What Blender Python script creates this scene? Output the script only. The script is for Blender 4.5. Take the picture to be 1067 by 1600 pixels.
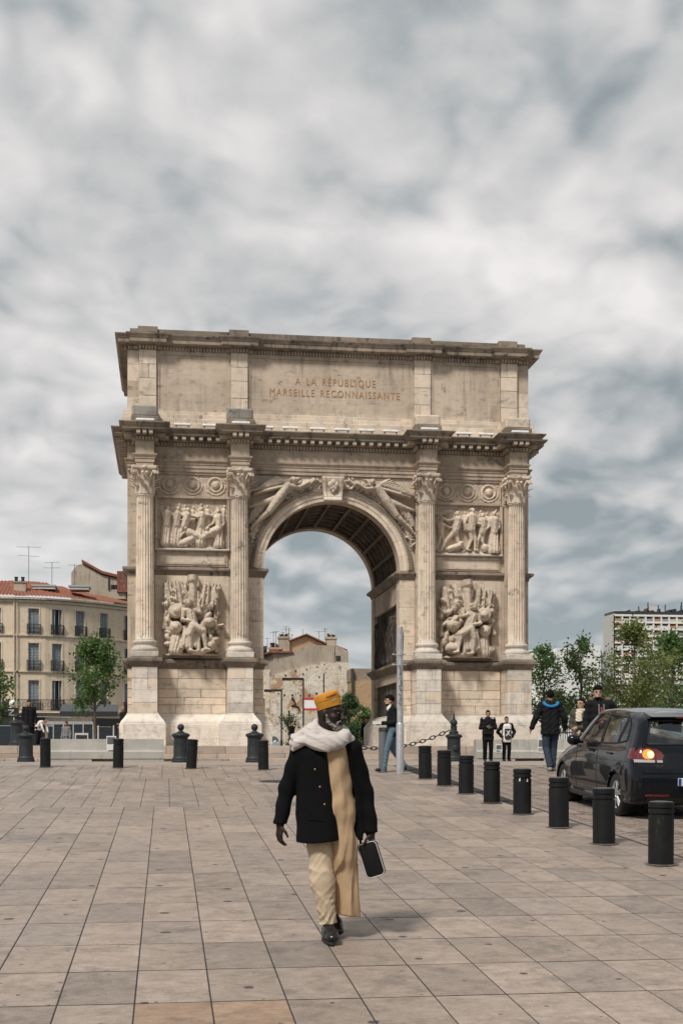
import bpy, bmesh, math, random
import numpy as np
from mathutils import Vector, Matrix, noise as mnoise

for _o in list(bpy.data.objects):
    bpy.data.objects.remove(_o)
SC = bpy.context.scene
COL = SC.collection
R = math.radians
random.seed(7)

# ------------------------------------------------------------------ camera
CAM_H = 1.9
YAW = math.atan(0.1334)
cam_d = bpy.data.cameras.new("camera")
cam = bpy.data.objects.new("camera", cam_d)
COL.objects.link(cam)
cam.location = (0, 0, CAM_H)
cam.rotation_euler = (R(90), 0, -YAW)
cam_d.sensor_fit = 'VERTICAL'
cam_d.sensor_height = 36.0
cam_d.sensor_width = 24.0
cam_d.lens = 36.0 * 2050 / 1600
cam_d.shift_y = (1170 - 800) / 1600
cam_d.clip_start = 0.1
cam_d.clip_end = 6000
SC.camera = cam

# ------------------------------------------------------------------ sky and sun
SUN_EL, SUN_AZ = 50, 218           # azimuth measured clockwise from +Y: behind the camera, a little left
world = bpy.data.worlds.new("World")
SC.world = world
world.use_nodes = True
wt = world.node_tree
wt.nodes.clear()


def wn(kind, **kw):
    n = wt.nodes.new(kind)
    for k, v in kw.items():
        setattr(n, k, v)
    return n


def wmath(op, a, b=None, clamp=False):
    n = wn('ShaderNodeMath', operation=op, use_clamp=clamp)
    for i, q in enumerate((a, b)):
        if q is None:
            continue
        if isinstance(q, (int, float)):
            n.inputs[i].default_value = q
        else:
            wt.links.new(q, n.inputs[i])
    return n.outputs[0]


def wmix(f, a, b):
    n = wn('ShaderNodeMix', data_type='RGBA')
    for i, q in ((0, f), (6, a), (7, b)):
        if isinstance(q, (int, float)):
            n.inputs[i].default_value = q
        elif isinstance(q, tuple):
            n.inputs[i].default_value = (*q, 1)
        else:
            wt.links.new(q, n.inputs[i])
    return n.outputs[2]


def build_sky():
    tc = wn('ShaderNodeTexCoord')
    sep = wn('ShaderNodeSeparateXYZ')
    wt.links.new(tc.outputs['Generated'], sep.inputs[0])
    x, y, z = sep.outputs
    zc = wmath('MAXIMUM', z, 0.0)
    den = wmath('ADD', zc, 0.40)
    px = wmath('DIVIDE', x, den)
    py = wmath('DIVIDE', y, den)
    comb = wn('ShaderNodeCombineXYZ')
    wt.links.new(px, comb.inputs[0])
    wt.links.new(py, comb.inputs[1])

    def tex(scale, detail, rough, dist, off, sy=1.0):
        mp = wn('ShaderNodeMapping')
        mp.inputs['Location'].default_value = off
        mp.inputs['Scale'].default_value = (1, sy, 1)
        wt.links.new(comb.outputs[0], mp.inputs[0])
        n = wn('ShaderNodeTexNoise')
        n.inputs['Scale'].default_value = scale
        n.inputs['Detail'].default_value = detail
        n.inputs['Roughness'].default_value = rough
        n.inputs['Distortion'].default_value = dist
        wt.links.new(mp.outputs[0], n.inputs['Vector'])
        return n.outputs['Fac']
    big = tex(1.0, 3, 0.5, 0.3, (3.6, 2.9, 0))
    # puffs: folded noise has rounded tops and dark creases between them
    warp = wn('ShaderNodeTexNoise')
    warp.inputs['Scale'].default_value = 3.0
    warp.inputs['Detail'].default_value = 3
    wt.links.new(comb.outputs[0], warp.inputs['Vector'])
    wsc = wn('ShaderNodeVectorMath', operation='SCALE')
    wt.links.new(warp.outputs['Color'], wsc.inputs[0])
    wsc.inputs['Scale'].default_value = 0.22
    wad = wn('ShaderNodeVectorMath', operation='ADD')
    wt.links.new(comb.outputs[0], wad.inputs[0])
    wt.links.new(wsc.outputs[0], wad.inputs[1])

    def puff(sc, amp, off, shift=0.0):
        mp = wn('ShaderNodeMapping')
        mp.inputs['Location'].default_value = (off[0] + shift * 0.4, off[1] + shift, 0)
        wt.links.new(wad.outputs[0], mp.inputs[0])
        n = wn('ShaderNodeTexNoise')
        n.inputs['Scale'].default_value = sc
        n.inputs['Detail'].default_value = 1.0
        n.inputs['Roughness'].default_value = 0.4
        wt.links.new(mp.outputs[0], n.inputs['Vector'])
        q = wmath('SUBTRACT', wmath('MULTIPLY', n.outputs['Fac'], 2.0), 1.0)
        q = wmath('SQRT', wmath('ADD', wmath('MULTIPLY', q, q), 0.006))
        return wmath('MULTIPLY', q, amp)

    def field(shift):
        f = puff(2.0, 1.0, (7.3, 4.2), shift)
        for sc, am, of in ((4.7, 0.62, (1.3, 9.2)), (9.6, 0.36, (5.3, 2.2)), (19.0, 0.2, (2.3, 6.2))):
            f = wmath('ADD', f, puff(sc, am, of, shift))
        return f
    f0 = field(0.0)
    f1 = field(0.05)
    soft = tex(12.0, 6, 0.6, 0.2, (4.1, 3.3, 0))
    s = wmath('MULTIPLY', big, 0.585)
    s = wmath('ADD', s, wmath('MULTIPLY', f0, 0.23))
    s = wmath('ADD', s, wmath('MULTIPLY', wmath('SUBTRACT', f0, f1), 0.26))
    s = wmath('ADD', s, wmath('MULTIPLY', soft, 0.16))
    ramp = wn('ShaderNodeValToRGB')
    wt.links.new(s, ramp.inputs[0])
    e = ramp.color_ramp.elements
    e[0].position, e[0].color = 0.38, (0.31, 0.36, 0.38, 1)
    e[1].position, e[1].color = 0.66, (0.97, 0.935, 0.92, 1)
    for p, c in ((0.435, (0.45, 0.48, 0.49, 1)), (0.49, (0.62, 0.62, 0.62, 1)), (0.57, (0.80, 0.775, 0.765, 1))):
        q = ramp.color_ramp.elements.new(p)
        q.color = c
    sky = wn('ShaderNodeTexSky', sky_type='NISHITA')
    sky.sun_disc = False
    sky.sun_elevation = R(SUN_EL)
    sky.sun_rotation = R(SUN_AZ)
    sk = wn('ShaderNodeVectorMath', operation='SCALE')
    wt.links.new(sky.outputs[0], sk.inputs[0])
    sk.inputs['Scale'].default_value = 0.055
    # thinner, bluer air low over the roofs
    low = wmath('SUBTRACT', 1.0, wmath('MULTIPLY', zc, 5.5), True)
    thin = wmath('MULTIPLY', low, 0.5)
    thin = wmath('ADD', thin, 0.05)
    col = wmix(thin, ramp.outputs[0], (0.46, 0.53, 0.57))
    col = wmix(0.06, col, sk.outputs[0])
    bg = wn('ShaderNodeBackground')
    bg.inputs['Strength'].default_value = 0.42
    wt.links.new(col, bg.inputs['Color'])
    out = wn('ShaderNodeOutputWorld')
    wt.links.new(bg.outputs[0], out.inputs[0])


build_sky()
sun_d = bpy.data.lights.new("sun", 'SUN')
sun = bpy.data.objects.new("sun", sun_d)
COL.objects.link(sun)
sun_d.energy = 1.5
sun_d.angle = R(10)
sun_d.color = (1.0, 0.95, 0.88)
_az, _el = R(SUN_AZ), R(SUN_EL)
_dir = Vector((math.sin(_az) * math.cos(_el), math.cos(_az) * math.cos(_el), math.sin(_el)))
sun.rotation_euler = _dir.to_track_quat('Z', 'Y').to_euler()
sun.location = (0, -20, 40)

SC.render.engine = 'CYCLES'
SC.render.resolution_x, SC.render.resolution_y = 682, 1024
SC.view_settings.view_transform = 'Standard'
SC.view_settings.look = 'None'
SC.view_settings.exposure = 1.2
SC.view_settings.gamma = 1.0
SC.view_settings.use_curve_mapping = False
SC.cycles.max_bounces = 5

SLOPE = 0.0485
Y_TOP = 30.93
Z_TOP = SLOPE * Y_TOP


def gz(y):
    """height of the ground: the square climbs towards the arch, then levels out"""
    return SLOPE * y if y < Y_TOP else Z_TOP


# ------------------------------------------------------------------ mesh helpers
class MB:
    def __init__(self):
        self.v, self.f, self.n = [], [], 0

    def add(self, vs, fs):
        o = self.n
        self.v.extend([tuple(p) for p in vs])
        self.f.extend([tuple(i + o for i in q) for q in fs])
        self.n += len(vs)
        return self

    def box(self, x0, x1, y0, y1, z0, z1, ch=0.0):
        if ch <= 0:
            vs = [(x0, y0, z0), (x1, y0, z0), (x1, y1, z0), (x0, y1, z0), (x0, y0, z1), (x1, y0, z1), (x1, y1, z1), (x0, y1, z1)]
            fs = [(0, 3, 2, 1), (4, 5, 6, 7), (0, 1, 5, 4), (1, 2, 6, 5), (2, 3, 7, 6), (3, 0, 4, 7)]
            return self.add(vs, fs)
        bm = bmesh.new()
        bmesh.ops.create_cube(bm, size=1.0)
        for q in bm.verts:
            q.co = Vector((x0 + (q.co.x + .5) * (x1 - x0), y0 + (q.co.y + .5) * (y1 - y0), z0 + (q.co.z + .5) * (z1 - z0)))
        bmesh.ops.bevel(bm, geom=bm.edges[:], offset=ch, segments=1, affect='EDGES')
        bm.verts.index_update()
        self.add([tuple(q.co) for q in bm.verts], [tuple(q.index for q in f.verts) for f in bm.faces])
        bm.free()
        return self

    def poly_prism(self, pts, axis, a, b):
        """extrude a polygon (list of 2-d points) along axis from a to b"""
        n = len(pts)

        def put(p, c):
            if axis == 'z':
                return (p[0], p[1], c)
            if axis == 'y':
                return (p[0], c, p[1])
            return (c, p[0], p[1])
        vs = [put(p, a) for p in pts] + [put(p, b) for p in pts]
        fs = [tuple(range(n))[::-1], tuple(range(n, 2 * n))] + [(i, (i + 1) % n, n + (i + 1) % n, n + i) for i in range(n)]
        return self.add(vs, fs)

    def lathe(self, prof, cx=0, cy=0, n=24, rf=None, cap=True):
        vs, fs = [], []
        m = len(prof)
        for (r, z) in prof:
            for i in range(n):
                a = 2 * math.pi * i / n
                q = r if rf is None else rf(r, a, z)
                vs.append((cx + q * math.cos(a), cy + q * math.sin(a), z))
        for j in range(m - 1):
            for i in range(n):
                fs.append((j * n + i, j * n + (i + 1) % n, (j + 1) * n + (i + 1) % n, (j + 1) * n + i))
        if cap:
            fs.append(tuple(range(n))[::-1])
            fs.append(tuple((m - 1) * n + i for i in range(n)))
        return self.add(vs, fs)

    def tube(self, pts, r, n=8, cap=True):
        pts = [Vector(p) for p in pts]
        rs = r if isinstance(r, (list, tuple)) else [r] * len(pts)
        vs, fs = [], []
        up = None
        for i, p in enumerate(pts):
            d = (pts[min(i + 1, len(pts) - 1)] - pts[max(i - 1, 0)])
            if d.length < 1e-9:
                d = Vector((0, 0, 1))
            d.normalize()
            if up is None:
                up = Vector((0, 0, 1)) if abs(d.z) < .9 else Vector((1, 0, 0))
            a = d.cross(up)
            if a.length < 1e-6:
                a = d.orthogonal()
            a.normalize()
            b = a.cross(d).normalized()
            up = b
            for k in range(n):
                t = 2 * math.pi * k / n
                vs.append(tuple(p + (a * math.cos(t) + b * math.sin(t)) * rs[i]))
        for j in range(len(pts) - 1):
            for k in range(n):
                fs.append((j * n + k, j * n + (k + 1) % n, (j + 1) * n + (k + 1) % n, (j + 1) * n + k))
        if cap:
            fs.append(tuple(range(n)))
            fs.append(tuple((len(pts) - 1) * n + k for k in range(n))[::-1])
        return self.add(vs, fs)

    def sweep(self, path, prof, closed=True):
        """sweep a moulding profile [(offset, z)] round a plan path; outward is right of travel"""
        n = len(path)
        P = [Vector((p[0], p[1])) for p in path]
        mit = []
        for i in range(n):
            if closed or 0 < i < n - 1:
                d0 = (P[i] - P[i - 1]).normalized()
                d1 = (P[(i + 1) % n] - P[i]).normalized()
            elif i == 0:
                d0 = d1 = (P[1] - P[0]).normalized()
            else:
                d0 = d1 = (P[-1] - P[-2]).normalized()
            n0, n1 = Vector((d0.y, -d0.x)), Vector((d1.y, -d1.x))
            m = n0 + n1
            k = m.dot(n0)
            mit.append(m / k if abs(k) > 1e-6 else n0)
        vs, fs = [], []
        for (o, z) in prof:
            for i in range(n):
                q = P[i] + mit[i] * o
                vs.append((q.x, q.y, z))
        m = len(prof)
        for j in range(m - 1):
            for i in range(n if closed else n - 1):
                k = (i + 1) % n
                fs.append((j * n + i, j * n + k, (j + 1) * n + k, (j + 1) * n + i))
        return self.add(vs, fs)

    def grid(self, P, mask=None):
        ny, nx = P.shape[:2]
        vs = P.reshape(-1, 3).tolist()
        fs = []
        for j in range(ny - 1):
            for i in range(nx - 1):
                if mask is not None and not (mask[j, i] and mask[j + 1, i] and mask[j, i + 1] and mask[j + 1, i + 1]):
                    continue
                fs.append((j * nx + i, j * nx + i + 1, (j + 1) * nx + i + 1, (j + 1) * nx + i))
        return self.add(vs, fs)

    def sphere(self, c, r, n=12, m=8):
        rx, ry, rz = r if isinstance(r, (tuple, list)) else (r, r, r)
        vs = [(c[0], c[1], c[2] - rz)]
        for j in range(1, m):
            ph = -math.pi / 2 + math.pi * j / m
            for i in range(n):
                a = 2 * math.pi * i / n
                vs.append((c[0] + rx * math.cos(ph) * math.cos(a), c[1] + ry * math.cos(ph) * math.sin(a), c[2] + rz * math.sin(ph)))
        vs.append((c[0], c[1], c[2] + rz))
        fs = [(0, 1 + (i + 1) % n, 1 + i) for i in range(n)]
        for j in range(m - 2):
            for i in range(n):
                a, b = 1 + j * n, 1 + (j + 1) * n
                fs.append((a + i, a + (i + 1) % n, b + (i + 1) % n, b + i))
        L = len(vs) - 1
        a = 1 + (m - 2) * n
        fs += [(a + i, a + (i + 1) % n, L) for i in range(n)]
        return self.add(vs, fs)

    def xform(self, M):
        self.v = [tuple(M @ Vector(p)) for p in self.v]
        return self

    def mesh(self, name, mat, smooth=False, ang=None):
        me = bpy.data.meshes.new(name)
        me.from_pydata(self.v, [], self.f)
        me.update()
        if mat is not None:
            me.materials.append(mat)
        if smooth:
            me.polygons.foreach_set('use_smooth', [True] * len(me.polygons))
            if ang:
                me.set_sharp_from_angle(angle=R(ang))
        return me

    def build(self, name, mat, parent=None, smooth=False, ang=None, loc=None):
        return link(name, self.mesh(name, mat, smooth, ang), parent, loc)


def link(name, me, parent=None, loc=None):
    o = bpy.data.objects.new(name, me)
    COL.objects.link(o)
    if parent is not None:
        o.parent = parent
    if loc is not None:
        o.location = loc
    return o


def empty(name, loc=(0, 0, 0), rz=0.0):
    o = bpy.data.objects.new(name, None)
    COL.objects.link(o)
    o.location = loc
    o.rotation_euler = (0, 0, rz)
    o.empty_display_size = 0.2
    return o


def tag(o, label=None, cat=None, group=None, kind=None):
    for k, v in (('label', label), ('category', cat), ('group', group), ('kind', kind)):
        if v:
            o[k] = v
    return o


def copy_tree(o, parent=None):
    c = o.copy()
    COL.objects.link(c)
    c.parent = parent
    for ch in o.children:
        copy_tree(ch, c)
    return c


# ------------------------------------------------------------------ materials
class NT:
    """tiny wrapper to write node materials in few lines"""

    def __init__(self, name):
        self.m = bpy.data.materials.new(name)
        self.m.use_nodes = True
        self.t = self.m.node_tree
        self.b = self.t.nodes['Principled BSDF']
        self._pos = self._obj = None

    def n(self, kind, **kw):
        q = self.t.nodes.new(kind)
        for k, v in kw.items():
            setattr(q, k, v)
        return q

    def put(self, s, v):
        if v is None:
            return
        if isinstance(v, (int, float)):
            s.default_value = v
        elif isinstance(v, tuple):
            s.default_value = (*v, 1) if len(v) == 3 and s.type == 'RGBA' else v
        else:
            self.t.links.new(v, s)

    def pos(self):
        if self._pos is None:
            self._pos = self.n('ShaderNodeNewGeometry').outputs['Position']
        return self._pos

    def obj(self):
        if self._obj is None:
            self._obj = self.n('ShaderNodeTexCoord').outputs['Object']
        return self._obj

    def rnd(self):
        return self.n('ShaderNodeObjectInfo').outputs['Random']

    def mapv(self, v, scale=(1, 1, 1), loc=(0, 0, 0), rot=(0, 0, 0)):
        q = self.n('ShaderNodeMapping')
        self.put(q.inputs[0], v)
        q.inputs['Scale'].default_value = scale
        q.inputs['Location'].default_value = loc
        q.inputs['Rotation'].default_value = rot
        return q.outputs[0]

    def noise(self, v, scale, detail=4, rough=.55, dist=0.0):
        q = self.n('ShaderNodeTexNoise')
        self.put(q.inputs['Vector'], v)
        q.inputs['Scale'].default_value = scale
        q.inputs['Detail'].default_value = detail
        q.inputs['Roughness'].default_value = rough
        q.inputs['Distortion'].default_value = dist
        return q.outputs['Fac']

    def voro(self, v, scale, feature='F1', out='Distance', dim='3D'):
        q = self.n('ShaderNodeTexVoronoi', feature=feature, voronoi_dimensions=dim)
        self.put(q.inputs['Vector'], v)
        q.inputs['Scale'].default_value = scale
        return q.outputs[out]

    def math(self, op, a, b=None, clamp=False):
        q = self.n('ShaderNodeMath', operation=op, use_clamp=clamp)
        self.put(q.inputs[0], a)
        self.put(q.inputs[1], b)
        return q.outputs[0]

    def rng(self, v, a, b, c=0.0, d=1.0):
        q = self.n('ShaderNodeMapRange')
        self.put(q.inputs[0], v)
        for i, k in enumerate((a, b, c, d)):
            q.inputs[1 + i].default_value = k
        return q.outputs[0]

    def mix(self, f, a, b, mode='MIX'):
        q = self.n('ShaderNodeMix', data_type='RGBA', blend_type=mode)
        self.put(q.inputs[0], f)
        self.put(q.inputs[6], a)
        self.put(q.inputs[7], b)
        return q.outputs[2]

    def hsv(self, col, val=1.0, sat=1.0):
        q = self.n('ShaderNodeHueSaturation')
        self.put(q.inputs['Color'], col)
        self.put(q.inputs['Value'], val)
        self.put(q.inputs['Saturation'], sat)
        return q.outputs[0]

    def bump(self, h, dist=.01, strength=1.0):
        q = self.n('ShaderNodeBump')
        self.put(q.inputs['Height'], h)
        q.inputs['Distance'].default_value = dist
        q.inputs['Strength'].default_value = strength
        self.put(self.b.inputs['Normal'], q.outputs[0])

    def fin(self, col=None, rough=.6, metal=0.0, spec=None, **kw):
        self.put(self.b.inputs['Base Color'], col)
        self.put(self.b.inputs['Roughness'], rough)
        self.put(self.b.inputs['Metallic'], metal)
        if spec is not None:
            self.put(self.b.inputs['Specular IOR Level'], spec)
        for k, v in kw.items():
            self.put(self.b.inputs[k.replace('_', ' ')], v)
        return self.m


def plain(name, col, rough=.6, metal=0.0, var=.12, nscale=9.0, bump=0.0, spec=None, **kw):
    """a plain surface with a little grain, so that nothing is perfectly even"""
    t = NT(name)
    p = t.obj()
    a = t.noise(p, nscale, 4)
    c = t.hsv(col, t.rng(a, .3, .7, 1 - var, 1 + var))
    if bump:
        t.bump(t.noise(p, nscale * 6, 3), bump)
    r = t.rng(a, .3, .7, max(0.03, rough - .08), min(1, rough + .08))
    return t.fin(c, r, metal, spec, **kw)


def stone(name, c1, c2, stain=.5, scol=(.05, .045, .042), bed=.5, streak=.5, bump=.012, rnd=.16, grey=(.30, .27, .235)):
    t = NT(name)
    p = t.pos()
    big = t.noise(p, .55, 5, .6)
    med = t.noise(p, 3.2, 5, .6)
    col = t.mix(t.rng(big, .35, .66), c1, c2)
    col = t.mix(t.rng(med, .48, .72, 0, .5), col, grey)
    beds = t.noise(t.mapv(p, (.9, .9, 14)), 1.0, 5, .65)
    col = t.mix(t.rng(beds, .54, .76, 0, bed), col, t.hsv(col, .55))
    # weather stains: vertical runs broken by large patches
    run = t.noise(t.mapv(p, (5.5, 5.5, .35)), 1.0, 5, .6)
    patch = t.noise(t.mapv(p, (1, 1, 1), (9, 4, 2)), .9, 4, .6)
    sm = t.math('MULTIPLY', t.rng(run, .47, .70), t.rng(patch, .40, .62))
    col = t.mix(t.math('MULTIPLY', sm, streak), col, scol)
    blot = t.noise(t.mapv(p, (1, 1, 1.6), (2, 7, 5)), 2.6, 6, .68)
    col = t.mix(t.rng(blot, .58, .68, 0, stain), col, scol)
    col = t.hsv(col, t.rng(t.rnd(), 0, 1, 1 - rnd, 1 + rnd))
    h = t.math('ADD', t.noise(p, 22, 5, .65), t.math('MULTIPLY', beds, .8))
    t.bump(h, bump, .8)
    return t.fin(col, .88, 0, .2)


M = {}
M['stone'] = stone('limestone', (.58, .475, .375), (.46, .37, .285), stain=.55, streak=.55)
M['stone_column'] = stone('column_limestone', (.72, .62, .51), (.65, .545, .435), stain=.55, streak=.4, bed=.2)  # lighter than the wall stone; recess shading put into the colour difference
M['stone_block'] = stone('limestone_block', (.71, .60, .485), (.63, .52, .41), stain=.45, streak=.22, rnd=.14)
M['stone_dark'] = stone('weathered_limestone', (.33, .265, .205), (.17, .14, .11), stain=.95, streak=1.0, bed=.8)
M['stone_pale'] = stone('pale_limestone', (.70, .635, .555), (.62, .555, .48), stain=.35, streak=.3, bed=.55, bump=.02)
M['stone_relief'] = stone('carved_limestone', (.64, .545, .44), (.55, .455, .36), stain=.3, streak=.35, bed=.1)
M['stone_step'] = stone('pinkish_step_stone', (.46, .375, .31), (.40, .32, .265), stain=.25, streak=.2, bed=.35)
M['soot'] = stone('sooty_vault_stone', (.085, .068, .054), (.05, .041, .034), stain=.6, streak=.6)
M['joint'] = plain('dark_joint', (.10, .08, .065), .95)
def at(x, y, Y):
    """point of the vertical plane Y that the photograph shows at pixel (x, y)"""
    s, c = math.sin(YAW), math.cos(YAW)
    wx, wy = 2050 * s + (x - 533.5) * c, 2050 * c - (x - 533.5) * s
    k = Y / wy
    return Vector((wx * k, Y, CAM_H + (1170 - y) * k))


# ------------------------------------------------------------------ ground, square, road
TW, TL = .4537, .905                 # paving slab width and length
TX0, TY0 = -.186, 7.907 - TL * 3


def mat_tile(name, c1, c2, c3):
    t = NT(name)
    p = t.pos()
    sx = t.n('ShaderNodeSeparateXYZ')
    t.put(sx.inputs[0], p)
    ix = t.math('FLOOR', t.math('DIVIDE', t.math('SUBTRACT', sx.outputs[0], TX0 - TW * 60), TW))
    iy = t.math('FLOOR', t.math('DIVIDE', t.math('SUBTRACT', sx.outputs[1], TY0 - TL * 60), TL))
    cb = t.n('ShaderNodeCombineXYZ')
    t.put(cb.inputs[0], ix)
    t.put(cb.inputs[1], iy)
    wnz = t.n('ShaderNodeTexWhiteNoise', noise_dimensions='2D')
    t.put(wnz.inputs['Vector'], cb.outputs[0])
    w = wnz.outputs['Value']
    wsep = t.n('ShaderNodeSeparateColor')
    t.put(wsep.inputs[0], wnz.outputs['Color'])
    big = t.noise(p, .22, 4, .6)
    col = t.mix(t.rng(big, .36, .64), c1, c2)
    col = t.mix(t.rng(wsep.outputs[1], .5, 1, 0, .8), col, c3)
    col = t.hsv(col, t.rng(w, 0, 1, .84, 1.14))
    # worn mottling, scrubbed grain, grime
    mot = t.noise(p, 5.5, 8, .78)
    col = t.hsv(col, t.rng(mot, .28, .72, .68, 1.25))
    # each slab carries its own offset so that marks stop at the joints
    vo = t.n('ShaderNodeVectorMath', operation='ADD')
    t.put(vo.inputs[0], p)
    t.put(vo.inputs[1], t.mapv(wnz.outputs['Color'], (37, 37, 37)))
    q = vo.outputs[0]
    gr = t.noise(t.mapv(q, (9, 60, 9)), 1.0, 5, .7)
    col = t.hsv(col, t.rng(gr, .25, .75, .74, 1.22))
    grime = t.noise(q, 2.6, 8, .78, .3)
    col = t.mix(t.rng(grime, .50, .70, 0, .7), col, (.105, .085, .072))
    # chewing gum and drips
    for sc, th, k in ((1.6, .075, .9), (3.1, .06, .7)):
        d = t.voro(t.mapv(p, (1, 1, 0)), sc, dim='2D')
        d2 = t.math('ADD', d, t.math('MULTIPLY', t.math('SUBTRACT', t.noise(p, 40, 2), .5), .05))
        vc = t.n('ShaderNodeSeparateColor')
        t.put(vc.inputs[0], t.voro(t.mapv(p, (1, 1, 0)), sc, out='Color', dim='2D'))
        lim = t.math('MULTIPLY', t.rng(vc.outputs[0], .25, 1, 0, 1), th)
        mk = t.rng(t.math('SUBTRACT', lim, d2), 0, .012)
        col = t.mix(t.math('MULTIPLY', mk, k), col, (.035, .03, .028))
    spk = t.noise(p, 95, 3, .7)
    col = t.hsv(col, t.rng(spk, .3, .7, .80, 1.18))
    t.bump(t.math('ADD', gr, spk), .003, .8)
    return t.fin(col, t.rng(grime, .3, .7, .42, .62), 0, .5)


M['tile'] = mat_tile('paving_slab', (.355, .280, .228), (.31, .247, .203), (.265, .217, .188))
M['tile_o'] = mat_tile('ochre_paving_slab', (.35, .235, .16), (.33, .22, .15), (.32, .22, .155))
t = NT('asphalt_bed')
p_ = t.pos()
M['ground'] = t.fin(t.mix(t.rng(t.noise(p_, .8, 6), .3, .7), (.018, .016, .014), (.03, .026, .023)), .9)
t = NT('road_dust')
p_ = t.pos()
M['road'] = t.fin(t.mix(t.rng(t.noise(t.mapv(p_, (.3, 2.5, 1)), 1.2, 6), .3, .7), (.27, .225, .19), (.36, .305, .26)), .85)
t = NT('granite_sett')
p_ = t.pos()
c_ = t.mix(t.noise(p_, 1.6, 5), (.20, .155, .128), (.33, .265, .22))
c_ = t.hsv(c_, t.rng(t.voro(p_, 7, out='Color'), 0, 1, .75, 1.2))
t.bump(t.noise(p_, 60, 4), .006)
M['sett'] = t.fin(c_, .62, 0, .4)


def ground_sheet():
    ys = [-30, -5, 10, 20, Y_TOP, Y_TOP + 1.5, 60, 120, 400, 3000]
    xs = [-3000, -300, -60, -20, 0, 20, 60, 300, 3000]
    P = np.array([[(x, y, gz(y) - .0028) for x in xs] for y in ys])
    o = MB().grid(P).build('ground', M['ground'])
    tag(o, kind='structure')


ground_sheet()

plaza = empty('plaza', (0, 0, 0))
tag(plaza, kind='structure')
X_EDGE = 5.74


def slab_mesh():
    g = .0045
    m = MB().box(g, TW - g, .013, TL - .013, -.05, 0, .002)
    return m


slab_me = slab_mesh().mesh('paving_slab', M['tile'])
slab_rot = math.atan(SLOPE)


def in_view(x, y, z=None, pad=40):
    z = gz(y) if z is None else z
    s, c = math.sin(YAW), math.cos(YAW)
    d = x * s + y * c
    if d < 1:
        return False
    px, py = 533.5 + 2050 * (x * c - y * s) / d, 1170 - 2050 * (z - CAM_H) / d
    return -pad < px < 1067 + pad and py < 1600 + pad


def lay_slabs():
    rng = random.Random(3)
    rest = MB()
    cells = []
    for j in range(0, 30):
        y = TY0 + j * TL
        if y > Y_TOP - .02:
            break
        sh = 0.0 if j < 17 else (.24 if j < 24 else .1)
        for i in range(-32, 14):
            x = TX0 + i * TW + sh
            if x + TW > X_EDGE + .02:
                continue
            if not in_view(x + TW / 2, y + TL / 2, pad=90):
                continue
            cells.append((y, x, i, j))
    cells.sort()
    for k, (y, x, i, j) in enumerate(cells):
        z = gz(y) + rng.uniform(-.0008, .0008)
        tilt = rng.uniform(-.0015, .0015)
        if k < 300:
            o = link('paving_slab', slab_me, plaza, (x, y, z))
            o.rotation_euler = (slab_rot + rng.uniform(-.0007, .0007), tilt, 0)
            if j == 2 and i in (0, 1):
                o.material_slots[0].link = 'OBJECT'
                o.material_slots[0].material = M['tile_o']
        else:
            m = slab_mesh()
            m.xform(Matrix.Translation((x, y, z)) @ Matrix.Rotation(slab_rot, 4, 'X') @ Matrix.Rotation(tilt, 4, 'Y'))
            rest.add(m.v, m.f)
    o = rest.build('far_paving_slabs', M['tile'], plaza)
    o['kind'] = 'stuff'


lay_slabs()


M['sand'] = plain('jointing_sand', (.13, .105, .088), .9)


def road_setts():
    rng = random.Random(5)
    root = MB()
    rows = MB()
    # strip of setts beside the square, where the car stands
    w, l = .125, .235
    j = 0
    y = 11.0
    while y < Y_TOP:
        off = (j % 2) * l / 2
        x = X_EDGE + .01
        i = 0
        while x < 13.5:
            xx = x + (off if i else 0)
            ww = l if i else (l / 2 if j % 2 else l)
            if in_view(xx, y, pad=30):
                dz = rng.uniform(-.006, .005)
                g = .007
                a, b = xx + g, xx + ww - g
                z0, z1 = gz(y + g) + dz, gz(y + w - g) + dz
                e = .012
                vs = [(a, y + g, z0 - .02), (b, y + g, z0 - .02), (b, y + w - g, z1 - .02), (a, y + w - g, z1 - .02),
                      (a + e, y + g + e, z0 + .004), (b - e, y + g + e, z0 + .004), (b - e, y + w - g - e, z1 + .004), (a + e, y + w - g - e, z1 + .004)]
                rows.add(vs, [(4, 5, 6, 7), (0, 1, 5, 4), (1, 2, 6, 5), (2, 3, 7, 6), (3, 0, 4, 7)])
            x = xx + ww
            i += 1
        y += w
        j += 1
    bed = np.array([[(xx, yy, gz(yy) - .001) for xx in (X_EDGE + .004, 9, 16)] for yy in (9, 20, Y_TOP)])
    tag(MB().grid(bed).build('road_bed', M['sand']), kind='structure')
    o = rows.build('sett_paving', M['sett'])
    tag(o, 'small brown stone setts paving the road under the dark car', 'paving', kind='stuff')
    # level roadway in front of the monument
    P = np.array([[(x, yy, Z_TOP + .004) for x in (-80, 0, 80)] for yy in (Y_TOP + .02, 36, 42.4)])
    o = MB().grid(P).build('roadway', M['road'])
    tag(o, kind='structure')
    k = empty('kerb', (0, 0, 0))
    tag(k, kind='structure')
    x = -20.0
    while x < 26:
        L = rng.uniform(.95, 1.05)
        MB().box(x + .006, x + L - .006, 42.1, 42.4, Z_TOP - .05, Z_TOP + .09 + rng.uniform(-.004, .004), .012).build('kerb_stone', M['stone_step'], k)
        x += L
    P = np.array([[(xx, yy, Z_TOP + .07) for xx in (-60, 0, 60)] for yy in (42.4, 60, 86)])
    o = MB().grid(P).build('pavement', M['road'])
    tag(o, kind='structure')


road_setts()
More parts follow.
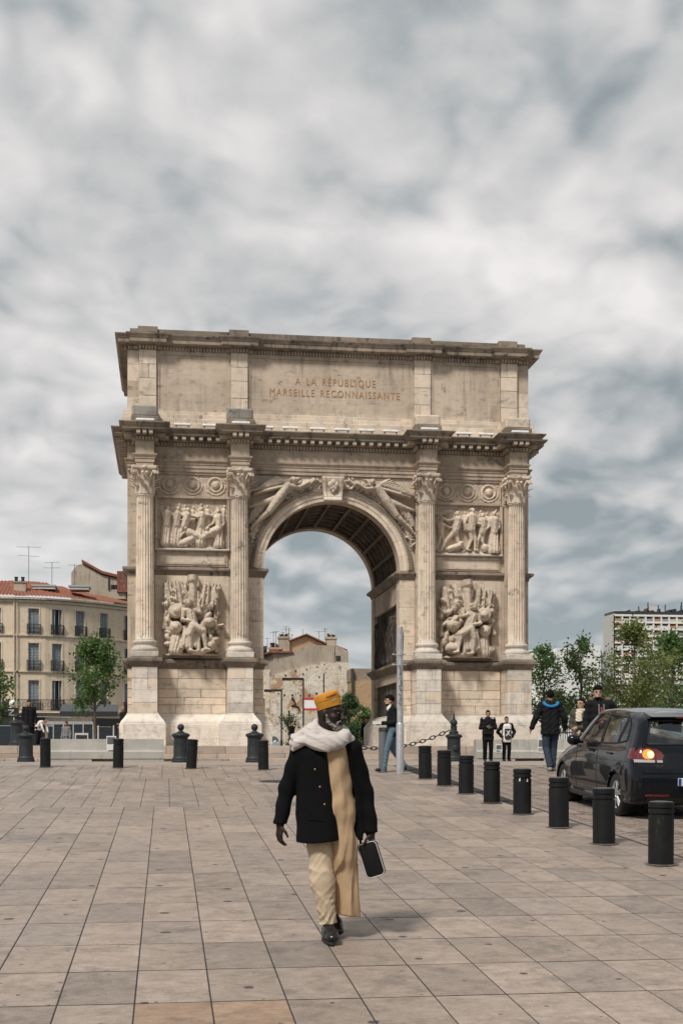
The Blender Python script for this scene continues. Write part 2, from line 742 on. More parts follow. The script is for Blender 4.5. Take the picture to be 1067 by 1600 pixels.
# ------------------------------------------------------------------ the triumphal arch
AX, AY, AZ = 5.745, 45.6, Z_TOP + .5
DEP = 6.4
HW = 7.06
CU = (-6.46, -3.25, 3.25, 6.46)
VC = -.62
arch = empty('triumphal_arch', (AX, AY, AZ))
tag(arch, 'large pale limestone triumphal arch with four fluted columns and carved reliefs', 'monument')


def piers_path(half, v0, v1, side):
    """plan of one pier with its two pedestals stepping forward"""
    a, b = (CU[0], CU[1]) if side < 0 else (CU[2], CU[3])
    l, r = (-HW, -2.4) if side < 0 else (2.4, HW)
    return [(l, v0), (a - half, v0), (a - half, v1), (a + half, v1), (a + half, v0), (b - half, v0), (b - half, v1), (b + half, v1), (b + half, v0), (r, v0), (r, DEP), (l, DEP)]


def full_path(half, v0, v1, hw=HW, dep=DEP):
    P = [(-hw, v0)]
    for u in CU:
        P += [(u - half, v0), (u - half, v1), (u + half, v1), (u + half, v0)]
    P += [(hw, v0), (hw, dep - v0)]
    for u in CU[::-1]:
        P += [(u + half, dep - v0), (u + half, dep - v1), (u - half, dep - v1), (u - half, dep - v0)]
    P += [(-hw, dep - v0)]
    return P


def arc(r, z0, a0, a1, n):
    return [(r * math.cos(a0 + (a1 - a0) * i / n), z0 + r * math.sin(a0 + (a1 - a0) * i / n)) for i in range(n + 1)]


SPR = 6.17
A_R = 2.4


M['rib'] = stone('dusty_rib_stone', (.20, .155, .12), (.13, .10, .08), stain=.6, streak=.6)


def arch_core():
    """the solid mass: front and back rings, with a slightly taller vault between"""
    for nm, r, j, v0, v1, zt in (('front_wall', A_R, 2.4, 0.0, .62, 13.6), ('vault', 2.58, 2.56, .62, DEP - .62, 13.55), ('rear_wall', A_R, 2.4, DEP - .62, DEP, 13.6)):
        a = arc(r, SPR, math.pi, 0, 40)
        pts = [(-HW, 0), (-j, 0), (-j, SPR)] + a[(1 if r == j else 0):-1 if r == j else None] + [(j, SPR), (j, 0), (HW, 0), (HW, zt), (-HW, zt)]
        # split at the crown so that each half is a simple polygon
        left = [(-HW, 0), (-j, 0), (-j, SPR - .001)] + [q for q in a if q[0] <= 1e-6] + [(0, zt), (-HW, zt)]
        right = [(-q[0], q[1]) for q in left][::-1]
        m = MB()
        m.poly_prism(left, 'y', v0, v1)
        m.poly_prism(right, 'y', v0, v1)
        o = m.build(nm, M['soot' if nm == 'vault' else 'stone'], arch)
        if nm == 'vault':
            core = o
    # coffering: bars running through the passage, thin rings across
    m = MB()
    for k in range(1, 10):
        a = math.pi * k / 10
        for (r0, r1, hw) in ((2.40, 2.60, .055),):
            ca, sa = math.cos(a), math.sin(a)
            q = []
            for rr in (r0, r1):
                for w in (-hw, hw):
                    q.append((rr * ca - w * sa, SPR + rr * sa + w * ca))
            q = [q[0], q[1], q[3], q[2]]
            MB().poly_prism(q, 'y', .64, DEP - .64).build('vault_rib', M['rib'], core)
    n = 7
    for k in range(n + 1):
        v = .66 + (DEP - 1.32) * k / n
        a = arc(2.47, SPR, .04, math.pi - .04, 36)
        b = arc(2.60, SPR, .04, math.pi - .04, 36)
        m = MB()
        for i in range(36):
            vs = [(a[i][0], v - .045, a[i][1]), (a[i + 1][0], v - .045, a[i + 1][1]), (a[i + 1][0], v + .045, a[i + 1][1]), (a[i][0], v + .045, a[i][1]),
                  (b[i][0], v - .045, b[i][1]), (b[i + 1][0], v - .045, b[i + 1][1]), (b[i + 1][0], v + .045, b[i + 1][1]), (b[i][0], v + .045, b[i][1])]
            m.add(vs, [(0, 3, 2, 1), (0, 1, 5, 4), (2, 3, 7, 6)])
        m.build('vault_ring', M['rib'], core)


arch_core()


def arch_platform():
    pl = empty('platform')
    pl.parent = arch
    rng = random.Random(11)
    # two courses of long step stones, pedestals stand on them
    for k, (y0, z0, z1) in enumerate(((-2.32, -.5, -.26), (-2.26, -.26, 0.0))):
        x = -17.2
        while x < 9.2:
            L = rng.uniform(.9, 1.5)
            d = rng.uniform(-.006, .006)
            MB().box(x + .005, min(x + L, 9.3) - .005, y0 + d, y0 + .75, z0 + .003, z1, .012).build('step_stone', M['stone_step'], pl)
            x += L
    m = MB().box(-17.3, 9.25, -1.53, DEP + 2.2, -.5, -.004)
    m.build('platform_core', M['stone_step'], pl)


arch_platform()


def pedestals():
    for side in (-1, 1):
        nm = 'pedestal_course'
        p = piers_path(.43, -.10, VC - .43, side)
        m = MB()
        m.sweep(p, [(.27, 0), (.27, .74), (.255, .77), (.24, .77)])
        m.build('base_course', M['stone_pale'], arch)
        m = MB()
        m.sweep(p, [(.235, .775), (.235, .80), (.20, .86), (.12, .95), (.06, 1.04), (.035, 1.06), (.035, 1.10), (.012, 1.115)])
        m.build('base_moulding', M['stone_pale'], arch, True, 35)
        m = MB()
        m.sweep(p, [(.01, 2.66), (.03, 2.68), (.03, 2.72), (.07, 2.78), (.13, 2.83), (.16, 2.85), (.165, 2.93), (.15, 2.945), (.02, 3.0)])
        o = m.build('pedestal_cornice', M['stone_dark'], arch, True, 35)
        m = MB()
        n = len(p)
        m.add([(x, y, 3.0) for x, y in p], [tuple(range(n))])
        m.sweep(p, [(.02, 2.995), (0, 3.0)])
        m.build('pedestal_top', M['stone_pale'], arch)
        # dado of stones
        rng = random.Random(20 + side)
        us = (CU[0], CU[1]) if side < 0 else (CU[2], CU[3])
        for u in us:
            ped = empty('pedestal')
            ped.parent = arch
            MB().box(u - .41, u + .41, VC - .41, -.08, 1.11, 2.67).build('pedestal_core', M['joint'], ped)
            zz = 1.115
            for hgt in (.34, .42, .40, .385):
                z2 = zz + hgt
                split = rng.choice((None, -.12, .1, .16))
                xs = [u - .43, u + .43] if split is None else [u - .43, u + split, u + .43]
                for i in range(len(xs) - 1):
                    d = rng.uniform(-.006, .004)
                    MB().box(xs[i] + .004, xs[i + 1] - .004, VC - .43 + d, VC - .03, zz + .004, z2 - .004, .006).build('stone_block', rng.choice((M['stone_pale'], M['stone_pale'], M['stone_block'])), ped)
                    MB().box(u - .43 - d, u - .2, VC - .026, -.1, zz + .004, z2 - .004, .006).build('stone_block', M['stone_block'], ped) if i == 0 else None
                    MB().box(u + .2, u + .43 + d, VC - .026, -.1, zz + .004, z2 - .004, .006).build('stone_block', M['stone_block'], ped) if i == 0 else None
                zz = z2
        # dado wall between and beside the pedestals
        dw = empty('dado_wall')
        dw.parent = arch
        a, b = us
        l, r = (-HW, -2.4) if side < 0 else (2.4, HW)
        MB().box(l + .02, r - .02, -.07, .3, .5, 2.99).build('dado_core', M['joint'], dw)
        for (x0, x1) in ((l, a - .44), (a + .44, b - .44), (b + .44, r)):
            zz = 1.115
            row = 0
            for hgt in (.30, .24, .30, .36, .345):
                z2 = zz + hgt
                if x1 - x0 < 1:
                    cuts = [x0, x1]
                else:
                    q = x0 + (x1 - x0) * rng.uniform(.28, .72)
                    cuts = [x0, q, x1] if row % 2 else [x0, x0 + (x1 - x0) * rng.uniform(.2, .4), x0 + (x1 - x0) * rng.uniform(.6, .8), x1]
                for i in range(len(cuts) - 1):
                    d = rng.uniform(-.008, .004)
                    MB().box(cuts[i] + .006, cuts[i + 1] - .006, -.10 + d, -.03, zz + .006, z2 - .006, .008).build('stone_block', M['stone_block'], dw)
                zz = z2
                row += 1


pedestals()


def column_parts():
    base = MB()
    base.box(-.46, .46, -.46, .46, 3.0, 3.19, .015)
    base.lathe([(.44, 3.19), (.465, 3.22), (.47, 3.27), (.455, 3.31), (.40, 3.335), (.385, 3.36), (.37, 3.40), (.385, 3.44), (.40, 3.455), (.415, 3.48), (.41, 3.53), (.375, 3.56), (.345, 3.565), (.34, 3.60), (.315, 3.62)], n=40)
    NF = 20

    def rf(r, a, z):
        q = (a * NF / (2 * math.pi)) % 1.0
        w = min(1.0, max(0.0, (z - 3.66) / .05)) * min(1.0, max(0.0, (8.44 - z) / .05))
        g = 0 if (q < .2) else math.sin(math.pi * (q - .2) / .8)
        return r - .055 * (g ** .7) * w
    prof = [(.315, 3.60)]
    for i in range(17):
        s = i / 16
        prof.append((.312 - .042 * s ** 1.6, 3.66 + (8.44 - 3.66) * s))
    prof.insert(2, (.312, 3.71))
    prof.insert(-1, (.272, 8.39))
    prof += [(.27, 8.455), (.30, 8.46), (.305, 8.49), (.28, 8.51)]
    shaft = MB().lathe(prof, n=NF * 8, rf=rf)
    cap = MB()
    cap.lathe([(.26, 8.50), (.265, 8.7), (.275, 9.0), (.31, 9.2), (.37, 9.32), (.40, 9.36)], n=24)
    rng = random.Random(2)
    for (n, z0, h, r0, out, w, ph) in ((8, 8.50, .36, .275, .17, .125, 0), (8, 8.52, .62, .275, .22, .12, math.pi / 8)):
        for k in range(n):
            a = ph + 2 * math.pi * k / n
            strip = []
            for i in range(9):
                s = i / 8
                zz = z0 + h * (1.12 * s - .42 * max(0, s - .62) ** 1.0 * (s > .62) * 2.0)
                rr = r0 + .02 + .05 * s + out * max(0, (s - .45) / .55) ** 1.6
                ww = w * (1 - .35 * s) * (1 + .14 * math.cos(s * 22)) * (1 if s < .85 else .7)
                strip.append((rr, zz, ww))
            vs, fs = [], []
            for (rr, zz, ww) in strip:
                for (t_, dr) in ((-1, -.035), (-.5, .012), (0, .035), (.5, .012), (1, -.035)):
                    x, y = rr + dr, t_ * ww
                    vs.append((x * math.cos(a) - y * math.sin(a), x * math.sin(a) + y * math.cos(a), zz))
            for i in range(8):
                for j in range(4):
                    fs.append((i * 5 + j, i * 5 + j + 1, i * 5 + 6 + j, i * 5 + 5 + j))
            cap.add(vs, fs)
    for k in range(4):
        a = math.pi / 4 + k * math.pi / 2
        for s in (-1, 1):
            # corner volutes and small inner helices
            pts, rs = [], []
            for i in range(22):
                th = i / 21 * 4.2 * math.pi * .55
                q = .085 * (1 - i / 24)
                bx = .53 - q * math.cos(th) * .9
                bz = 9.235 + q * math.sin(th + 2.4)
                pts.append((bx * math.cos(a) - s * .05 * math.sin(a), bx * math.sin(a) + s * .05 * math.cos(a), bz))
                rs.append(.032 - .012 * i / 21)
            pts = [((.33) * math.cos(a + s * .3), .33 * math.sin(a + s * .3), 8.98)] + pts
            cap.tube(pts, [.03] + rs, 6)
            b = a + s * (math.pi / 4 - .17)
            cap.sphere((.40 * math.cos(b), .40 * math.sin(b), 9.20), .055, 8, 6)
        cap.sphere((.40 * math.cos(a + math.pi / 4), .40 * math.sin(a + math.pi / 4), 9.38), .07, 8, 6)
    # abacus with hollow sides
    pts = []
    for k in range(4):
        a0 = -math.pi / 4 + k * math.pi / 2
        c0 = Vector((math.cos(a0), math.sin(a0))) * .66
        c1 = Vector((math.cos(a0 + math.pi / 2), math.sin(a0 + math.pi / 2))) * .66
        n_ = Vector((math.cos(a0 + math.pi / 4), math.sin(a0 + math.pi / 4)))
        for i in range(1, 10):
            s = i / 10
            q = c0.lerp(c1, s) - n_ * .10 * math.sin(math.pi * s)
            pts.append((q.x, q.y))
    cap.poly_prism(pts, 'z', 9.36, 9.44)
    cap.poly_prism([(x * .96, y * .96) for x, y in pts], 'z', 9.33, 9.36)
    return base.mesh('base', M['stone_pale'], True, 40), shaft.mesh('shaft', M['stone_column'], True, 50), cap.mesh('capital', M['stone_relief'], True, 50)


def columns():
    b, s, c = column_parts()
    pil = MB().box(-.30, .30, -.13, .02, 3.2, 8.5).box(-.33, .33, -.16, .02, 3.0, 3.2, .02)
    pil.box(-.31, .31, -.145, .02, 8.5, 8.56).box(-.33, .33, -.17, .02, 8.95, 9.1).box(-.36, .36, -.2, .02, 9.1, 9.30).box(-.4, .4, -.24, .02, 9.30, 9.44)
    for i in range(4):
        pil.box(-.3 + i * .155, -.3 + i * .155 + .12, -.19, 0, 8.58, 8.93, .02)
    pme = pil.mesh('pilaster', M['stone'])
    for u in CU:
        col = empty('column')
        col.parent = arch
        col.location = (u, VC, 0)
        for nm, me in (('base', b), ('shaft', s), ('capital', c)):
            link(nm, me, col)
        link('pilaster', pme, arch, (u, 0, 0))


columns()


def dentils(path, o0, o1, z0, z1, w, gap, m, closed=True, vmax=2.0):
    """rows of small blocks set along the outside of a plan path (seen sides only)"""
    n = len(path)
    for i in range(n if closed else n - 1):
        a, b = Vector(path[i]), Vector(path[(i + 1) % n])
        d = b - a
        L = d.length
        if L < .02:
            continue
        d.normalize()
        nn = Vector((d.y, -d.x))
        if nn.y > .5:
            continue
        # outward corners lengthen the run, inward ones shorten it
        k = max(1, int(round((L + (o0 if L < 1 else 0)) / (w + gap))))
        step = L / k
        for j in range(k):
            c = a + d * (step * (j + .5))
            q = [c + d * (-w / 2) + nn * o0, c + d * (w / 2) + nn * o0, c + d * (w / 2) + nn * o1, c + d * (-w / 2) + nn * o1]
            m.poly_prism([(p.x, p.y) for p in q], 'z', z0, z1)


def entablature():
    P = full_path(.31, -.12, VC - .31)
    e = empty('entablature')
    e.parent = arch
    m = MB().sweep(P, [(-.1, 9.44), (-.02, 9.44), (-.02, 9.56), (.01, 9.565), (.01, 9.68), (.035, 9.685), (.035, 9.745), (.06, 9.76), (.095, 9.80), (.10, 9.84), (.0, 9.85)])
    m.build('architrave', M['stone'], e)
    MB().sweep(P, [(0, 9.85), (0, 10.30)]).build('frieze', M['stone'], e)
    m = MB().sweep(P, [(0, 10.28), (.05, 10.29), (.05, 10.42), (.12, 10.43), (.14, 10.45), (.14, 10.58), (.40, 10.585), (.42, 10.60), (.42, 10.68), (.44, 10.69), (.47, 10.72), (.52, 10.77), (.535, 10.79), (.535, 10.82), (.50, 10.83), (-.2, 10.90)])
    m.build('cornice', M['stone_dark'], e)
    m = MB()
    dentils(P, .04, .125, 10.30, 10.40, .06, .05, m)
    o = m.build('dentil_course', M['stone'], e)
    o['kind'] = 'stuff'
    m = MB()
    dentils(P, .13, .375, 10.465, 10.575, .13, .16, m)
    m.build('modillion_course', M['stone_relief'], e)['kind'] = 'stuff'
    # solid filling so that no light leaks between ressauts
    m = MB().box(-HW + .03, HW - .03, -.05, DEP + .05, 9.45, 10.8)
    for u in CU:
        m.box(u - .27, u + .27, VC - .26, 0, 9.45, 10.8)
    m.build('entablature_core', M['stone'], e)


entablature()


def attic():
    at = empty('attic')
    at.parent = arch
    rng = random.Random(31)
    AP = [-6.37, -3.24, 3.20, 6.33]
    # stepped base courses
    for z0, z1, v in ((10.86, 11.05, -.30), (11.05, 11.24, -.22), (11.24, 11.40, -.14), (11.40, 11.52, -.08)):
        x = -HW - .12 + v * .3
        end = -x
        while x < end - .02:
            L = min(rng.uniform(.9, 2.2), end - x)
            if end - x - L < .4:
                L = end - x
            d = rng.uniform(-.012, .008)
            MB().box(x + .003, x + L - .003, v + d, .6, z0 + .003, z1, .01).build('stone_block', M['stone_block'], at)
            x += L
        MB().box(-HW + v * .3 - .1, HW - v * .3 + .1, .62, DEP - v, z0 + .004, z1).build('base_course', M['stone'], at)
    # weathered blocks over the columns
    for u in CU:
        MB().box(u - .46, u + .46, -.98, -.2, 10.86, 11.12, .02).build('stone_block', M['stone_dark'], at)
        MB().box(u - .44, u + .44, -.86, -.1, 11.12, 11.50, .05).build('stone_block', M['weather_block'] if u < 0 else M['stone_block'], at)
    body = MB().box(-HW + .02, HW - .02, .06, DEP - .02, 11.5, 13.62)
    body.build('attic_core', M['joint'], at)
    # ashlar fields between the pilasters
    edges = [-HW] + [a for p in AP for a in (p - .30, p + .30)] + [HW]
    fields = [(edges[i], edges[i + 1]) for i in range(0, len(edges), 2)]
    for k, (x0, x1) in enumerate(fields):
        wide = x1 - x0
        v = 0.02 if wide > 1 else 0.0
        if wide > 1:
            # raised border round the sunk field
            for q in (MB().box(x0 + .003, x0 + .10, -.035, .1, 11.523, 13.6), MB().box(x1 - .10, x1 - .003, -.035, .1, 11.523, 13.6),
                      MB().box(x0 + .103, x1 - .103, -.035, .1, 13.47, 13.6), MB().box(x0 + .103, x1 - .103, -.035, .1, 11.523, 11.62)):
                q.build('field_border', M['stone'], at)
            x0, x1 = x0 + .105, x1 - .105
        zz = 11.525 if wide < 1 else 11.625
        top = 13.595 if wide < 1 else 13.465
        rows = 5 if wide > 4 else 4
        hs = [rng.uniform(.8, 1.25) for _ in range(rows)]
        tot = sum(hs)
        for r_ in range(rows):
            h = hs[r_] / tot * (top - zz if r_ == 0 else T0)
            if r_ == 0:
                T0 = top - zz
            z2 = zz + h
            n = 1 if wide < 1 else (2 if wide < 4 else 4)
            cuts = [x0] + sorted(x0 + (x1 - x0) * ((i + 1 + rng.uniform(-.32, .32)) / (n + 1 - (r_ % 2) * (n > 1) * 0)) for i in range(n - 0 if wide > 1 else 0)) + [x1]
            for i in range(len(cuts) - 1):
                if cuts[i + 1] - cuts[i] < .05:
                    continue
                d = rng.uniform(-.008, .008)
                MB().box(cuts[i] + .006, cuts[i + 1] - .006, v + d, .12, zz + .006, z2 - .006, .007).build('stone_block', M['stone_block'], at)
            zz = z2
    for u in AP:
        p = empty('attic_pilaster')
        p.parent = arch
        zz = 11.5
        for h in (.52, .60, .48, .50):
            if rng.random() < .4:
                q = u + rng.uniform(-.1, .1)
                parts = [(u - .297, q), (q, u + .297)]
            else:
                parts = [(u - .297, u + .297)]
            for a, b in parts:
                d = rng.uniform(-.006, .006)
                MB().box(a + .004, b - .004, -.13 + d, .1, zz + .006, zz + h - .006, .008).build('stone_block', M['stone_block'], p)
            zz += h
    # sides and back
    MB().box(-HW, -HW + .1, .13, DEP, 11.52, 13.6).build('side_wall', M['stone'], at)
    MB().box(HW - .1, HW, .13, DEP, 11.52, 13.6).build('side_wall', M['stone'], at)
    # crowning cornice and parapet
    Pth = [(-HW, 0)]
    for u in AP:
        Pth += [(u - .31, 0), (u - .31, -.14), (u + .31, -.14), (u + .31, 0)]
    Pth += [(HW, 0), (HW, DEP), (-HW, DEP)]
    m = MB().sweep(Pth, [(-.02, 13.585), (.04, 13.60), (.04, 13.72), (.10, 13.73), (.12, 13.76), (.30, 13.765), (.32, 13.78), (.32, 13.90), (.34, 13.91), (.36, 13.95), (.41, 14.02), (.42, 14.06), (.36, 14.07), (.0, 14.10)])
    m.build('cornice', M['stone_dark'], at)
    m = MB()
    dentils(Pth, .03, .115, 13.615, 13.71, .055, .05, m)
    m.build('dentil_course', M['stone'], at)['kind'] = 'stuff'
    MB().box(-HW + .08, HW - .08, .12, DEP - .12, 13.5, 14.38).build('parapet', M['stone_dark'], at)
    for u in AP:
        MB().box(u - .34, u + .34, .02, .6, 14.05, 14.45, .012).build('parapet_block', M['stone_dark'], at)
        MB().box(u - .62, u + .62, -.30, .3, 14.075, 14.13, .012).build('parapet_block', M['stone_dark'], at)


M['weather_block'] = stone('grey_weathered_stone', (.36, .33, .295), (.22, .205, .185), stain=.8, streak=.5, bed=.9)
attic()


def ring_band(r0, r1, v0, v1, a0, a1, n=48, steps=None):
    """one moulding ring of the archivolt"""
    m = MB()
    A = arc(r0, SPR, a0, a1, n)
    B = arc(r1, SPR, a0, a1, n)
    vs = []
    for (p, q) in zip(A, B):
        vs += [(p[0], v0, p[1]), (q[0], v0, q[1]), (q[0], v1, q[1]), (p[0], v1, p[1])]
    fs = []
    for i in range(n):
        a, b = i * 4, i * 4 + 4
        fs += [(a, a + 1, b + 1, b), (a + 1, a + 2, b + 2, b + 1), (a + 3, a, b, b + 3)]
    fs += [(0, 3, 2, 1), (n * 4, n * 4 + 1, n * 4 + 2, n * 4 + 3)]
    return m.add(vs, fs)


def archivolt():
    o = empty('archivolt')
    o.parent = arch
    rng = random.Random(8)
    nb = 15
    for (r0, r1, v) in ((2.395, 2.53, -.05), (2.53, 2.66, -.075), (2.66, 2.745, -.10)):
        for k in range(nb):
            a0 = math.pi * k / nb + .0012
            a1 = math.pi * (k + 1) / nb - .0012
            if abs((a0 + a1) / 2 - math.pi / 2) < .05:
                continue
            ring_band(r0, r1 - .006, v + rng.uniform(-.003, .003), .03, a0, a1, 5).build('voussoir', M['stone_block'], o, False)
    ring_band(2.742, 2.83, -.16, .02, 0, math.pi, 60).build('hood_moulding', M['stone_dark'], o)
    m = MB()
    for k in range(90):
        a = math.pi * (k + .5) / 90
        ca, sa = math.cos(a), math.sin(a)
        q = [(2.70 * ca - s * .022 * sa, SPR + 2.70 * sa + s * .022 * ca) for s in (-1, 1)] + [(2.742 * ca - s * .022 * sa, SPR + 2.742 * sa + s * .022 * ca) for s in (1, -1)]
        m.poly_prism(q, 'y', -.15, -.09)
    m.build('bead_course', M['stone'], o)['kind'] = 'stuff'
    # keystone: a console with scrolls and a leaf
    k = empty('keystone')
    k.parent = arch
    m = MB()
    prof = [(-.42, 9.36), (-.44, 9.30), (-.42, 9.22), (-.37, 9.12), (-.33, 8.98), (-.31, 8.85), (-.33, 8.76), (-.36, 8.68), (-.35, 8.60), (-.29, 8.55), (-.2, 8.53)]
    vs, fs = [], []
    for i, (v, z) in enumerate(prof):
        s = (z - 8.53) / (9.36 - 8.53)
        w = .30 + .085 * s
        vs += [(-w, v, z), (-w * .72, v - .02, z), (-w * .62, v + .02, z), (w * .62, v + .02, z), (w * .72, v - .02, z), (w, v, z), (w, .05, z), (-w, .05, z)]
    for i in range(len(prof) - 1):
        for j in range(8):
            fs.append((i * 8 + j, i * 8 + (j + 1) % 8, (i + 1) * 8 + (j + 1) % 8, (i + 1) * 8 + j))
    fs += [tuple(range(8)), tuple((len(prof) - 1) * 8 + j for j in range(8))[::-1]]
    m.add(vs, fs)
    m.build('console', M['stone_relief'], k)
    m = MB()
    for (x, z, r) in ((-.1, 9.08, .10), (.1, 9.08, .10), (0, 9.16, .10), (-.06, 8.96, .08), (.06, 8.96, .08), (0, 8.86, .07), (0, 9.0, .07)):
        m.sphere((x, -.36 - (z - 8.9) * .16, z), (r, .07, r * 1.1), 10, 6)
    m.build('carved_leaf', M['stone_relief'], k, True)
    MB().box(-.32, .32, -.40, -.2, 8.52, 8.64, .03).build('console_foot', M['stone_pale'], k)
    # impost mouldings on which the arch springs, and the string course of the bays
    prof = [(.0, 5.86), (.03, 5.90), (.03, 5.95), (.08, 6.0), (.14, 6.04), (.17, 6.06), (.17, 6.13), (.15, 6.15), (0, 6.17)]
    for s in (-1, 1):
        for a, b in ((2.4, 2.92),):
            pth = [(s * b, -.02), (s * a, -.02), (s * a, DEP + .02), (s * b, DEP + .02)]
            if s < 0:
                pth = pth[:]
            else:
                pth = pth[::-1]
            if s < 0:
                pth = [(-b, -.02), (-a, -.02), (-a, DEP + .02), (-b, DEP + .02)]
            else:
                pth = [(b, DEP + .02), (a, DEP + .02), (a, -.02), (b, -.02)]
            MB().sweep(pth, prof, False).build('impost', M['stone_dark'], arch, True, 30)
        x0, x1 = sorted((s * 3.58, s * 6.13))
        MB().sweep([(x0, 0), (x1, 0)], [(q[0] * .8, z) for q, z in ((p, p[1]) for p in prof)], False).build('string_course', M['stone_dark'], arch, True, 30)
        x = s * HW
        pth = [(-HW, DEP), (-HW, 0), (-6.78, 0)] if s < 0 else [(6.78, 0), (HW, 0), (HW, DEP)]
        MB().sweep(pth, prof, False).build('string_course', M['stone_dark'], arch, True, 30)
        # inner pilaster strips of the passage and their sunk panel
        x0, x1 = sorted((s * 2.42, s * 2.62))
        for v0, v1 in ((.02, .62), (DEP - .62, DEP - .02)):
            pass
        q = MB().box(*sorted((s * 2.44, s * 2.6)), .6, DEP - .6, 5.1, 5.86)
        q.box(*sorted((s * 2.44, s * 2.6)), .6, DEP - .6, 2.3, 2.75)
        q.build('panel_frame', M['stone'], arch)
        prof2 = [(.0, 2.62), (.04, 2.68), (.10, 2.74), (.12, 2.82), (0, 2.86)]
        pth = [(-2.44, .64), (-2.44, DEP - .64)] if s < 0 else [(2.44, DEP - .64), (2.44, .64)]
        MB().sweep(pth, prof2, False).build('panel_moulding', M['stone_dark'], arch)
        # ashlar of the jamb strips beside the opening
        zz = 3.02
        rr = random.Random(50 + s)
        jb = empty('jamb')
        jb.parent = arch
        while zz < 5.8:
            h = min(rr.uniform(.38, .6), 5.85 - zz)
            if 5.85 - zz - h < .25:
                h = 5.85 - zz
            d = rr.uniform(-.004, .004)
            a, b = sorted((s * 2.395, s * 2.93))
            MB().box(a - (.005 if s < 0 else 0) * 0, b, -.025 + d, .61, zz + .003, zz + h - .003, .005).build('stone_block', M['stone_block'], jb)
            zz += h


archivolt()


